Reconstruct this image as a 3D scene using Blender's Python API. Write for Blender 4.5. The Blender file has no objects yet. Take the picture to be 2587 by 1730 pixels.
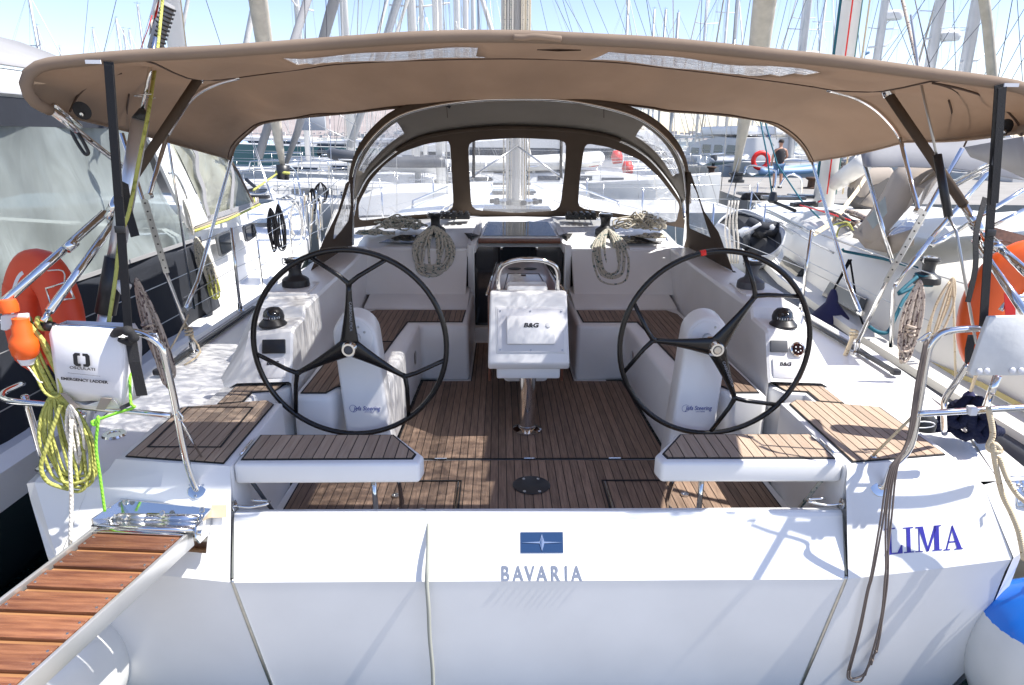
import bpy, bmesh, math, random
from mathutils import Vector, Matrix, noise
V = Vector
R = math.radians
sc = bpy.context.scene
COL = sc.collection
# ------------------------------------------------------------------ camera
H = 2.75; TH = R(16.7); YAW = R(-1.06); ROLL = R(0.35); FOC = 1724.6
Fw = V((0, math.cos(TH), -math.sin(TH))); Rt = V((1, 0, 0)); Up = V((0, math.sin(TH), math.cos(TH)))
mz = Matrix.Rotation(YAW, 3, 'Z'); Fw = mz @ Fw; Rt = mz @ Rt; Up = mz @ Up
Rt, Up = math.cos(ROLL)*Rt + math.sin(ROLL)*Up, -math.sin(ROLL)*Rt + math.cos(ROLL)*Up
cd = bpy.data.cameras.new('camera'); cam = bpy.data.objects.new('camera', cd); COL.objects.link(cam)
cd.sensor_width = 36; cd.lens = FOC/2587*36; cd.clip_end = 20000; cd.clip_start = 0.05
m4 = Matrix((Rt, Up, -Fw)).transposed().to_4x4(); m4.translation = V((0, 0, H)); cam.matrix_world = m4
sc.camera = cam
# ------------------------------------------------------------------ sky, sun, exposure
SUN = V((0.66, -0.085, 1.0)).normalized()
w = bpy.data.worlds.new('World'); sc.world = w; w.use_nodes = True
nt = w.node_tree; nt.nodes.clear()
bg = nt.nodes.new('ShaderNodeBackground'); wo = nt.nodes.new('ShaderNodeOutputWorld')
sky = nt.nodes.new('ShaderNodeTexSky'); sky.sky_type = 'NISHITA'; sky.sun_disc = False
sky.sun_elevation = math.asin(SUN.z); sky.sun_rotation = math.atan2(SUN.x, SUN.y)
sky.air_density = 1.0; sky.dust_density = 0.25; sky.ozone_density = 2.0; sky.altitude = 10
bg.inputs['Strength'].default_value = 0.125
tint = nt.nodes.new('ShaderNodeMixRGB'); tint.blend_type = 'MULTIPLY'; tint.inputs[0].default_value = 1; tint.inputs[2].default_value = (1.03, 0.935, 1.0, 1)
nt.links.new(sky.outputs[0], tint.inputs[1]); nt.links.new(tint.outputs[0], bg.inputs[0]); nt.links.new(bg.outputs[0], wo.inputs[0])
sl = bpy.data.lights.new('sun', 'SUN'); sl.energy = 5.0; sl.angle = R(0.53); sl.color = (1.0, 0.955, 0.89)
so = bpy.data.objects.new('sun', sl); COL.objects.link(so); so.location = (5, 5, 30)
so.rotation_euler = SUN.to_track_quat('Z', 'Y').to_euler()
sc.view_settings.view_transform = 'Standard'; sc.view_settings.look = 'None'
sc.view_settings.exposure = 0.92; sc.view_settings.gamma = 1; sc.view_settings.use_curve_mapping = False
sc.cycles.max_bounces = 10; sc.cycles.transparent_max_bounces = 24
# ------------------------------------------------------------------ pixel helpers (a pixel of the photo put on a real plane)
ORG = {'a': (0, 0), 'b': (850, 0), 'c': (1687, 0), 'd': (0, 550), 'e': (850, 550), 'f': (1687, 550), 'g': (0, 1130), 'h': (850, 1130), 'i': (1687, 1130)}
def src(k, x, y):
    if k == 'o': return x*1.1032, y*1.1032
    if k == 's': return x, y
    o = ORG[k]; return o[0]+x/2.6056, o[1]+y/2.6056
def P(k, x, y, X=None, Y=None, Z=None):
    sx, sy = src(k, x, y)
    d = Fw + (sx-1293.5)/FOC*Rt + (865-sy)/FOC*Up
    t = Y/d.y if Y is not None else ((Z-H)/d.z if Z is not None else X/d.x)
    return V((0, 0, H)) + d*t
# ------------------------------------------------------------------ materials
M = {}
def mat(name, col, rough=0.5, metal=0.0, noise_amt=0.0, nscale=8.0, stretch=(1, 1, 1), bump=0.0, bscale=60.0, rand=0.0,
        coat=0.0, transl=0.0, spec=0.5, alpha=1.0, col2=None, coord='Object', sss=0.0):
    m = bpy.data.materials.new(name); m.use_nodes = True; n = m.node_tree; L = n.links
    b = n.nodes['Principled BSDF']; out = n.nodes['Material Output']
    b.inputs['Base Color'].default_value = (*col, 1); b.inputs['Roughness'].default_value = rough
    b.inputs['Metallic'].default_value = metal; b.inputs['Coat Weight'].default_value = coat
    b.inputs['Coat Roughness'].default_value = 0.06; b.inputs['Specular IOR Level'].default_value = spec
    b.inputs['Alpha'].default_value = alpha
    tc = n.nodes.new('ShaderNodeTexCoord'); mp = n.nodes.new('ShaderNodeMapping'); mp.inputs['Scale'].default_value = stretch
    L.new(tc.outputs[coord], mp.inputs[0])
    csock = None
    if noise_amt > 0:
        no = n.nodes.new('ShaderNodeTexNoise'); no.inputs['Scale'].default_value = nscale; no.inputs['Detail'].default_value = 6
        L.new(mp.outputs[0], no.inputs['Vector'])
        rp = n.nodes.new('ShaderNodeMapRange'); rp.inputs[1].default_value = 0.3; rp.inputs[2].default_value = 0.7
        L.new(no.outputs[0], rp.inputs[0])
        mx = n.nodes.new('ShaderNodeMixRGB')
        c2 = col2 if col2 else tuple(c*(1-noise_amt) for c in col)
        mx.inputs[1].default_value = (*col, 1); mx.inputs[2].default_value = (*c2, 1)
        L.new(rp.outputs[0], mx.inputs[0]); csock = mx.outputs[0]
    if rand > 0:
        oi = n.nodes.new('ShaderNodeObjectInfo'); mr = n.nodes.new('ShaderNodeMapRange')
        mr.inputs[3].default_value = 1-rand; mr.inputs[4].default_value = 1+rand
        L.new(oi.outputs['Random'], mr.inputs[0])
        mu = n.nodes.new('ShaderNodeMixRGB'); mu.blend_type = 'MULTIPLY'; mu.inputs[0].default_value = 1
        if csock: L.new(csock, mu.inputs[1])
        else: mu.inputs[1].default_value = (*col, 1)
        L.new(mr.outputs[0], mu.inputs[2]); csock = mu.outputs[0]
    if csock: L.new(csock, b.inputs['Base Color'])
    if bump > 0:
        n2 = n.nodes.new('ShaderNodeTexNoise'); n2.inputs['Scale'].default_value = bscale; n2.inputs['Detail'].default_value = 4
        L.new(mp.outputs[0], n2.inputs['Vector'])
        bp = n.nodes.new('ShaderNodeBump'); bp.inputs['Strength'].default_value = bump; bp.inputs['Distance'].default_value = 0.02
        L.new(n2.outputs[0], bp.inputs['Height']); L.new(bp.outputs[0], b.inputs['Normal'])
    if transl > 0:
        tr = n.nodes.new('ShaderNodeBsdfTranslucent'); ms = n.nodes.new('ShaderNodeMixShader'); ms.inputs[0].default_value = transl
        if csock: L.new(csock, tr.inputs[0])
        else: tr.inputs[0].default_value = (*col, 1)
        if bump > 0: L.new(bp.outputs[0], tr.inputs['Normal'])
        L.new(b.outputs[0], ms.inputs[1]); L.new(tr.outputs[0], ms.inputs[2]); L.new(ms.outputs[0], out.inputs[0])
    M[name] = m; return m
def rope_mat(name, base, fleck, amount=0.45, fs=1.0):
    """twisted strands and flecks laid along the rope's own length (UV: metres along, turns around)"""
    m = bpy.data.materials.new(name); m.use_nodes = True; n = m.node_tree; L = n.links; b = n.nodes['Principled BSDF']
    b.inputs['Roughness'].default_value = 0.85; b.inputs['Specular IOR Level'].default_value = 0.2
    uv = n.nodes.new('ShaderNodeUVMap'); mp = n.nodes.new('ShaderNodeMapping'); mp.inputs['Scale'].default_value = (70*fs, 3, 1)
    L.new(uv.outputs[0], mp.inputs[0])
    wv = n.nodes.new('ShaderNodeTexWave'); wv.wave_type = 'BANDS'; wv.bands_direction = 'DIAGONAL'; wv.inputs['Scale'].default_value = 0.5
    L.new(mp.outputs[0], wv.inputs[0])
    no = n.nodes.new('ShaderNodeTexNoise'); no.inputs['Scale'].default_value = 0.6; L.new(mp.outputs[0], no.inputs['Vector'])
    rp = n.nodes.new('ShaderNodeMapRange'); rp.inputs[1].default_value = 1-amount-0.03; rp.inputs[2].default_value = 1-amount+0.03; L.new(no.outputs[0], rp.inputs[0])
    mx = n.nodes.new('ShaderNodeMixRGB'); mx.inputs[1].default_value = (*base, 1); mx.inputs[2].default_value = (*fleck, 1); L.new(rp.outputs[0], mx.inputs[0])
    L.new(mx.outputs[0], b.inputs['Base Color'])
    bp = n.nodes.new('ShaderNodeBump'); bp.inputs['Strength'].default_value = 0.6; bp.inputs['Distance'].default_value = 0.002
    L.new(wv.outputs[0], bp.inputs['Height']); L.new(bp.outputs[0], b.inputs['Normal'])
    M[name] = m; return m
def vinyl_mat(name, tint, opac, haze_col, bump=0.25, bscale=5, gl=0.12, stretch=(1,1,1), rough=0.04, fres=1.0):
    """clear plastic sheet: mostly transparent, a little milky, with a wrinkled gloss"""
    m = bpy.data.materials.new(name); m.use_nodes = True; n = m.node_tree; L = n.links; n.nodes.clear()
    out = n.nodes.new('ShaderNodeOutputMaterial'); tr = n.nodes.new('ShaderNodeBsdfTransparent'); tr.inputs[0].default_value = (*tint, 1)
    df = n.nodes.new('ShaderNodeBsdfDiffuse'); df.inputs[0].default_value = (*haze_col, 1)
    tl = n.nodes.new('ShaderNodeBsdfTranslucent'); tl.inputs[0].default_value = (*haze_col, 1)
    g = n.nodes.new('ShaderNodeBsdfGlossy'); g.inputs['Roughness'].default_value = rough
    tc = n.nodes.new('ShaderNodeTexCoord'); mp = n.nodes.new('ShaderNodeMapping'); mp.inputs['Scale'].default_value = stretch
    L.new(tc.outputs['Object'], mp.inputs[0])
    no = n.nodes.new('ShaderNodeTexNoise'); no.inputs['Scale'].default_value = bscale; no.inputs['Detail'].default_value = 3; no.inputs['Distortion'].default_value = 1.2
    L.new(mp.outputs[0], no.inputs['Vector'])
    bp = n.nodes.new('ShaderNodeBump'); bp.inputs['Strength'].default_value = bump; bp.inputs['Distance'].default_value = 0.1
    L.new(no.outputs[0], bp.inputs['Height'])
    for q in (g, df, tl): L.new(bp.outputs[0], q.inputs['Normal'])
    ad = n.nodes.new('ShaderNodeMixShader'); ad.inputs[0].default_value = 0.5; L.new(df.outputs[0], ad.inputs[1]); L.new(tl.outputs[0], ad.inputs[2])
    n2 = n.nodes.new('ShaderNodeTexNoise'); n2.inputs['Scale'].default_value = bscale*0.7; n2.inputs['Detail'].default_value = 5; L.new(mp.outputs[0], n2.inputs['Vector'])
    mr = n.nodes.new('ShaderNodeMapRange'); mr.inputs[1].default_value = 0.35; mr.inputs[2].default_value = 0.7
    mr.inputs[3].default_value = opac*0.6; mr.inputs[4].default_value = min(1, opac*1.4); L.new(n2.outputs[0], mr.inputs[0])
    m1 = n.nodes.new('ShaderNodeMixShader'); L.new(mr.outputs[0], m1.inputs[0]); L.new(tr.outputs[0], m1.inputs[1]); L.new(ad.outputs[0], m1.inputs[2])
    fr = n.nodes.new('ShaderNodeFresnel'); fr.inputs[0].default_value = 1.45; L.new(bp.outputs[0], fr.inputs['Normal'])
    am = n.nodes.new('ShaderNodeMath'); am.operation = 'ADD'; am.inputs[1].default_value = gl*0.3; fm = n.nodes.new('ShaderNodeMath'); fm.operation = 'MULTIPLY'; fm.inputs[1].default_value = fres; L.new(fr.outputs[0], fm.inputs[0]); L.new(fm.outputs[0], am.inputs[0])
    m2 = n.nodes.new('ShaderNodeMixShader'); L.new(am.outputs[0], m2.inputs[0]); L.new(m1.outputs[0], m2.inputs[1]); L.new(g.outputs[0], m2.inputs[2])
    L.new(m2.outputs[0], out.inputs[0]); M[name] = m; return m

mat('gelcoat', (0.86, 0.86, 0.85), 0.28, noise_amt=0.09, nscale=2.3, bump=0.02, bscale=3, spec=0.45)
mat('gelcoat_grip', (0.72, 0.72, 0.71), 0.6, noise_amt=0.1, nscale=4, bump=0.15, bscale=400)
mat('cream_gel', (0.74, 0.72, 0.66), 0.32, noise_amt=0.08, nscale=2)
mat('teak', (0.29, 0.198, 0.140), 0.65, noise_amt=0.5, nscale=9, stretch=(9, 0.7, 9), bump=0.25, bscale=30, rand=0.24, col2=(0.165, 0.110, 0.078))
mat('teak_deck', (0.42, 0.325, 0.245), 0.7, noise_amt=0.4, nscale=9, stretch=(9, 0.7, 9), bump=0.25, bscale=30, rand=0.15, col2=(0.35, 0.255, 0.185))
mat('varnished_wood', (0.27, 0.115, 0.055), 0.38, noise_amt=0.6, nscale=5, stretch=(.8, 14, 14), bump=0.35, bscale=16, rand=0.42, coat=0.1, col2=(0.11, 0.035, 0.018))
mat('mahogany', (0.20, 0.08, 0.05), 0.3, noise_amt=0.4, nscale=6, stretch=(8, 1, 8), coat=0.3)
mat('caulk', (0.012, 0.012, 0.013), 0.7)
mat('steel', (0.72, 0.72, 0.71), 0.09, 1.0)
mat('steel_brushed', (0.62, 0.62, 0.60), 0.28, 1.0, noise_amt=0.2, nscale=40)
mat('alloy', (0.70, 0.71, 0.73), 0.35, 0.85)
mat('mast_paint', (0.68, 0.69, 0.70), 0.4, 0.3, noise_amt=0.1, nscale=2)
mat('mast_white', (0.78, 0.77, 0.74), 0.4)
mat('mast_grey', (0.42, 0.44, 0.47), 0.45, 0.3)
mat('black_gloss', (0.008, 0.008, 0.009), 0.25, coat=0.15, spec=0.4)
mat('black_plastic', (0.02, 0.021, 0.024), 0.42)
mat('grey_plastic', (0.075, 0.08, 0.09), 0.45)
mat('black_strap', (0.016, 0.016, 0.018), 0.75, bump=0.3, bscale=300)
mat('dark_glass', (0.015, 0.018, 0.022), 0.06, spec=0.8)
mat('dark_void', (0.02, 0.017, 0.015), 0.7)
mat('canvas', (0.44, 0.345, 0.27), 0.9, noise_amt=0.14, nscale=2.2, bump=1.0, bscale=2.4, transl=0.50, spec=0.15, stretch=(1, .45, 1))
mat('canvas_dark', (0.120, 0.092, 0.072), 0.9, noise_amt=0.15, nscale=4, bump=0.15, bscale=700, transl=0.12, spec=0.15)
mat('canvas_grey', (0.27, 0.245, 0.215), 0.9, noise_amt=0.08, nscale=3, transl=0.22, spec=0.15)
mat('canvas_thread', (0.085, 0.058, 0.045), 0.9)
mat('beige_canvas', (0.46, 0.40, 0.34), 0.9, noise_amt=0.12, nscale=3, transl=0.2, spec=0.15)
mat('grey_canvas', (0.40, 0.40, 0.41), 0.9, noise_amt=0.12, nscale=3, transl=0.2, spec=0.15)
mat('sail_cloth', (0.62, 0.57, 0.48), 0.85, noise_amt=0.25, nscale=5, bump=0.3, bscale=8, transl=0.15)
mat('sail_white', (0.74, 0.72, 0.68), 0.85, noise_amt=0.2, nscale=5, bump=0.3, bscale=8)
mat('navy_canvas', (0.018, 0.022, 0.032), 0.85, noise_amt=0.3, nscale=3, bump=0.15, bscale=12)
mat('pvc_white', (0.76, 0.76, 0.78), 0.38, noise_amt=0.05, nscale=6, bump=0.12, bscale=9)
mat('board_white', (0.70, 0.71, 0.71), 0.5, noise_amt=0.16, nscale=9, bump=0.1, bscale=18)
mat('orange', (0.80, 0.075, 0.022), 0.5, noise_amt=0.15, nscale=5)
mat('orange_bright', (0.82, 0.115, 0.012), 0.4, noise_amt=0.1, nscale=5)
mat('reflective', (0.72, 0.72, 0.74), 0.4)
mat('red', (0.75, 0.02, 0.015), 0.5)
mat('logo_blue', (0.018, 0.05, 0.13), 0.35)
mat('logo_silver', (0.75, 0.78, 0.82), 0.2, 0.9)
mat('letter_chrome', (0.40, 0.41, 0.43), 0.3, 0.7)
mat('cord_grey', (0.33, 0.34, 0.30), 0.7)
mat('letter_blue', (0.035, 0.03, 0.30), 0.4)
mat('print_black', (0.015, 0.015, 0.018), 0.6)
mat('print_blue', (0.03, 0.05, 0.30), 0.6)
mat('print_grey', (0.32, 0.33, 0.36), 0.6)
mat('fender_white', (0.76, 0.76, 0.73), 0.33, noise_amt=0.08, nscale=4, coat=0.2)
mat('fender_blue', (0.008, 0.19, 0.72), 0.3, coat=0.3)
mat('fender_navy', (0.012, 0.014, 0.07), 0.75)
mat('rubber', (0.022, 0.023, 0.026), 0.6, noise_amt=0.3, nscale=12)
mat('hull_grey', (0.52, 0.52, 0.50), 0.4, noise_amt=0.1, nscale=2)
mat('hull_teal', (0.10, 0.22, 0.21), 0.3)
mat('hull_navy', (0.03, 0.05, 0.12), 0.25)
mat('gold_stripe', (0.36, 0.30, 0.12), 0.5)
mat('skin', (0.46, 0.24, 0.155), 0.55)
mat('shirt_black', (0.035, 0.032, 0.034), 0.85)
mat('denim', (0.10, 0.19, 0.33), 0.85, noise_amt=0.3, nscale=30)
mat('hair', (0.03, 0.022, 0.018), 0.8)
mat('wicker', (0.12, 0.11, 0.10), 0.8)
mat('rust', (0.10, 0.055, 0.035), 0.85, noise_amt=0.4, nscale=20)
mat('dinghy_grey', (0.42, 0.44, 0.47), 0.55)
mat('dinghy_blue', (0.28, 0.42, 0.62), 0.5)
mat('teal_rope', (0.01, 0.10, 0.14), 0.8)
mat('wire', (0.50, 0.50, 0.49), 0.3, 0.9)
mat('wire_dark', (0.10, 0.10, 0.11), 0.5, 0.5)
mat('brown_rope', (0.17, 0.135, 0.115), 0.8)
mat('smoked', (0.10, 0.105, 0.11), 0.15)
mat('deck_far', (0.50, 0.50, 0.49), 0.5, noise_amt=.3, nscale=1.5)
mat('hull_far', (0.60, 0.60, 0.59), 0.4, noise_amt=.15, nscale=.6)
mat('hull_dark', (0.025, 0.04, 0.045), 0.4)
mat('lit_wood', (0.36, 0.18, 0.08), 0.4, noise_amt=0.3, nscale=4, stretch=(1, 8, 8))  # paler wood: light on the tread fronts is put into the colour
mat('beam_alloy', (0.66, 0.66, 0.65), 0.32, .75, noise_amt=.15, nscale=6)
rope_mat('rope_grey', (0.56, 0.53, 0.45), (0.10, 0.16, 0.15), 0.42)
rope_mat('rope_light', (0.60, 0.55, 0.45), (0.10, 0.12, 0.14), 0.40)
rope_mat('rope_white', (0.72, 0.68, 0.60), (0.45, 0.40, 0.33), 0.35)
rope_mat('rope_cream', (0.66, 0.55, 0.38), (0.30, 0.22, 0.13), 0.35, 2)
rope_mat('rope_yellow', (0.46, 0.46, 0.13), (0.28, 0.29, 0.07), 0.4)
rope_mat('rope_lime', (0.26, 0.66, 0.06), (0.2, 0.6, 0.03), 0.3)
rope_mat('rope_navy', (0.010, 0.013, 0.035), (0.25, 0.27, 0.33), 0.30, 1.2)
rope_mat('rope_black', (0.015, 0.015, 0.017), (0.05, 0.05, 0.05), 0.3)
rope_mat('rope_fleck', (0.50, 0.42, 0.35), (0.10, 0.07, 0.07), 0.42)
vinyl_mat('vinyl', (0.96, 0.97, 0.98), 0.18, (0.85, 0.86, 0.88), bump=0.14, bscale=4, stretch=(1, 1, 0.4), fres=.55)
vinyl_mat('vinyl_tent', (0.45, 0.52, 0.54), 0.62, (0.50, 0.56, 0.55), bump=0.9, bscale=2.2, stretch=(1, 0.9, 0.35), rough=.3, fres=.25, gl=.1)
vinyl_mat('vinyl_cream', (0.7, 0.7, 0.6), 0.7, (0.66, 0.66, 0.50), bump=0.35, bscale=2.5, rough=.3, fres=.3)
vinyl_mat('vinyl_roof', (0.95, 0.95, 0.97), 0.45, (0.92, 0.92, 0.95), bump=.8, bscale=9, gl=0.2, stretch=(0.5, 1.6, 1), rough=.12, fres=.7)

# ------------------------------------------------------------------ object helpers
def thing(name, label, cat, loc=(0, 0, 0), group=None):
    o = bpy.data.objects.new(name, None); o.empty_display_size = 0.1; COL.objects.link(o); o.location = loc
    o['label'] = label; o['category'] = cat
    if group: o['group'] = group
    return o
def tag(o, label, cat, group=None):
    o['label'] = label; o['category'] = cat
    if group: o['group'] = group
    return o
def kind(o, k): o['kind'] = k; return o
def wloc(o):
    v = V((0, 0, 0))
    while o is not None: v = v + o.location; o = o.parent
    return v
def link(name, me, mt, parent=None, smooth=True, local=False):
    """mesh data is in world coordinates unless local=True"""
    if mt is not None and len(me.materials) == 0: me.materials.append(M[mt] if isinstance(mt, str) else mt)
    if smooth:
        for p in me.polygons: p.use_smooth = True
    o = bpy.data.objects.new(name, me); COL.objects.link(o)
    if parent is not None:
        o.parent = parent
        if not local: o.location = -wloc(parent)
    return o
def mesh(name, vs, fs, mt, parent=None, smooth=False, bevel=0, seg=2, local=False, thick=0, auto=None):
    bm = bmesh.new(); bv = [bm.verts.new(v) for v in vs]
    for f in fs:
        try: bm.faces.new([bv[i] for i in f])
        except ValueError: pass
    bmesh.ops.recalc_face_normals(bm, faces=bm.faces)
    if thick:
        bmesh.ops.solidify(bm, geom=bm.faces[:], thickness=thick)
        bmesh.ops.recalc_face_normals(bm, faces=bm.faces)
    if bevel:
        es = [e for e in bm.edges if len(e.link_faces) == 2 and e.calc_face_angle(0) > 0.35]
        bmesh.ops.bevel(bm, geom=es, offset=bevel, segments=seg, profile=0.5, affect='EDGES', clamp_overlap=True)
    me = bpy.data.meshes.new(name); bm.to_mesh(me); bm.free()
    if bevel and not smooth:
        smooth = True; auto = auto or 0.6
    o = link(name, me, mt, parent, smooth, local)
    if auto: sharp(me, auto)
    return o
def sharp(me, ang):
    try: me.set_sharp_from_angle(angle=ang)
    except Exception: pass
def box(name, c, s, mt, parent=None, bevel=0.0, rot=None, local=False, seg=2):
    vs = [V((x*s[0]/2, y*s[1]/2, z*s[2]/2)) for x in (-1, 1) for y in (-1, 1) for z in (-1, 1)]
    if rot is not None: vs = [rot @ v for v in vs]
    vs = [v+V(c) for v in vs]
    fs = [(0, 1, 3, 2), (4, 6, 7, 5), (0, 4, 5, 1), (2, 3, 7, 6), (0, 2, 6, 4), (1, 5, 7, 3)]
    return mesh(name, vs, fs, mt, parent, bevel=bevel, local=local, seg=seg)
def prism(name, top, off, mt, parent=None, bevel=0.0, local=False, seg=2):
    """a polygon given by its outline and a second outline displaced by off (a vector or one per point)"""
    n = len(top); top = [V(p) for p in top]
    offs = [V(off)]*n if not isinstance(off, list) else [V(q) for q in off]
    vs = top + [a+b for a, b in zip(top, offs)]
    fs = [tuple(range(n)), tuple(range(n, 2*n))[::-1]] + [(i, (i+1) % n, n+(i+1) % n, n+i) for i in range(n)]
    return mesh(name, vs, fs, mt, parent, bevel=bevel, local=local, seg=seg)
def loft(name, rows, mt, parent=None, close=False, smooth=True, thick=0, local=False, caps=False, auto=None):
    n = len(rows[0]); vs = [V(p) for r in rows for p in r]; fs = []
    for i in range(len(rows)-1):
        for j in range(n if close else n-1):
            k = (j+1) % n; fs.append((i*n+j, i*n+k, (i+1)*n+k, (i+1)*n+j))
    if caps: fs += [tuple(range(n)), tuple(range((len(rows)-1)*n, len(rows)*n))[::-1]]
    return mesh(name, vs, fs, mt, parent, smooth=smooth, thick=thick, local=local, auto=auto)
def spline(pts, n=6, closed=False):
    pts = [V(p) for p in pts]
    if len(pts) < 3 and not closed: return pts
    out = []; N = len(pts); rng = range(N if closed else N-1)
    for i in rng:
        g = lambda k: pts[k % N] if closed else pts[max(0, min(N-1, k))]
        p0, p1, p2, p3 = g(i-1), g(i), g(i+1), g(i+2)
        for j in range(n):
            t = j/n
            out.append(0.5*((2*p1)+(-p0+p2)*t+(2*p0-5*p1+4*p2-p3)*t*t+(-p0+3*p1-3*p2+p3)*t*t*t))
    if not closed: out.append(pts[-1])
    return out
def tube_bm(bm, pts, r, seg=8, closed=False, flat=None, uvl=None):
    """r: number or list; flat=(w, t, normal) makes a strap instead of a round tube"""
    pts = [V(p) for p in pts]; N = len(pts); rs = r if isinstance(r, (list, tuple)) else [r]*N
    rows = []; prev = None; L = 0; Ls = []
    for i in range(N):
        a = pts[(i-1) % N] if (closed or i > 0) else pts[i]; b = pts[(i+1) % N] if (closed or i < N-1) else pts[i]
        t = (b-a)
        if t.length < 1e-9: t = V((0, 0, 1))
        t.normalize()
        if prev is None:
            u = t.orthogonal().normalized()
            if flat: u = (V(flat[2]) - V(flat[2]).dot(t)*t).normalized()
        else:
            u = prev - prev.dot(t)*t
            if flat: u = V(flat[2]) - V(flat[2]).dot(t)*t
            if u.length < 1e-6: u = t.orthogonal()
            u.normalize()
        prev = u; v = t.cross(u)
        if i > 0: L += (pts[i]-pts[i-1]).length
        Ls.append(L)
        if flat:
            w_, t_ = flat[0]/2, flat[1]/2
            ring = [v*w_+u*t_, -v*w_+u*t_, -v*w_-u*t_, v*w_-u*t_]
        else:
            ring = [u*math.cos(2*math.pi*k/seg)*rs[i]+v*math.sin(2*math.pi*k/seg)*rs[i] for k in range(seg)]
        rows.append([bm.verts.new(pts[i]+q) for q in ring])
    uvl = bm.loops.layers.uv.verify(); n = len(rows[0])
    for i in range(N if closed else N-1):
        j = (i+1) % N
        for k in range(n):
            k2 = (k+1) % n
            f = bm.faces.new((rows[i][k], rows[i][k2], rows[j][k2], rows[j][k]))
            f.smooth = not flat
            la, lb = Ls[i], (Ls[j] if j > i else L+0.01)
            for lp, uvv in zip(f.loops, ((la, k/n), (la, (k+1)/n), (lb, (k+1)/n), (lb, k/n))): lp[uvl].uv = uvv
    if not closed:
        f = bm.faces.new(rows[0][::-1]); f2 = bm.faces.new(rows[-1])
def tube(name, pts, r, mt, parent=None, seg=10, n=0, closed=False, local=False, flat=None):
    if n: pts = spline(pts, n, closed)
    bm = bmesh.new(); tube_bm(bm, pts, r, seg, closed, flat)
    bmesh.ops.recalc_face_normals(bm, faces=bm.faces)
    me = bpy.data.meshes.new(name); bm.to_mesh(me); bm.free()
    o = link(name, me, mt, parent, smooth=not flat, local=local); return o
def tubes(name, lists, r, mt, parent=None, seg=6, local=False):
    bm = bmesh.new()
    for q in lists: tube_bm(bm, q, r, seg)
    me = bpy.data.meshes.new(name); bm.to_mesh(me); bm.free()
    return link(name, me, mt, parent, True, local)
def lathe(name, prof, c, mt, parent=None, axis=(0, 0, 1), seg=24, local=False, auto=None):
    ax = V(axis).normalized(); u = ax.orthogonal().normalized(); v = ax.cross(u); rows = []
    for (r, h) in prof: rows.append([V(c)+ax*h+(u*math.cos(2*math.pi*k/seg)+v*math.sin(2*math.pi*k/seg))*max(r, 1e-4) for k in range(seg)])
    return loft(name, rows, mt, parent, close=True, local=local, caps=True, auto=auto or 0.7)
def joinm(name, objs, parent=None):
    """merge several freshly made meshes into one part"""
    bm = bmesh.new(); mats = []
    for o in objs:
        mi = []
        for m_ in o.data.materials:
            if m_ not in mats: mats.append(m_)
            mi.append(mats.index(m_))
        b2 = len(bm.faces); bm.from_mesh(o.data)
        bm.faces.ensure_lookup_table()
        for f in bm.faces[b2:]: f.material_index = mi[f.material_index] if mi else 0
    me = bpy.data.meshes.new(name); bm.to_mesh(me); bm.free()
    for m_ in mats: me.materials.append(m_)
    for o in objs: d = o.data; bpy.data.objects.remove(o); bpy.data.meshes.remove(d)
    o = bpy.data.objects.new(name, me); COL.objects.link(o)
    if parent is not None: o.parent = parent; o.location = -wloc(parent)
    return o
def text(name, s, size, origin, xd, yd, mt, parent, ext=0.0008, align='CENTER', sx=1.0, shear=0.0, bold=0.0):
    c = bpy.data.curves.new('t', 'FONT'); c.body = s; c.size = size; c.extrude = ext; c.align_x = align; c.resolution_u = 3
    c.shear = shear; c.offset = bold
    t = bpy.data.objects.new('t', c); COL.objects.link(t)
    dg = bpy.context.evaluated_depsgraph_get(); me = bpy.data.meshes.new_from_object(t.evaluated_get(dg)); bpy.data.objects.remove(t)
    xd = V(xd).normalized(); yd = V(yd).normalized(); zd = xd.cross(yd).normalized(); yd = zd.cross(xd)
    m = Matrix((xd*sx, yd, zd)).transposed().to_4x4(); m.translation = V(origin)
    me.transform(m); me.materials.clear()
    return link(name, me, mt, parent, smooth=False)
def inset(poly, d):
    """mitred inset of a simple polygon in the xy plane"""
    n = len(poly); A = sum(poly[i][0]*poly[(i+1) % n][1]-poly[(i+1) % n][0]*poly[i][1] for i in range(n)); s = 1 if A > 0 else -1
    out = []
    for i in range(n):
        p0, p1, p2 = V(poly[i-1][:2]), V(poly[i][:2]), V(poly[(i+1) % n][:2])
        a = (p1-p0).normalized(); b = (p2-p1).normalized(); na = V((-a.y, a.x))*s; nb = V((-b.y, b.x))*s
        q = (na+nb); q = q/max(0.3, q.length_squared)*2
        out.append((p1.x+q.x*d, p1.y+q.y*d))
    return out
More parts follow.
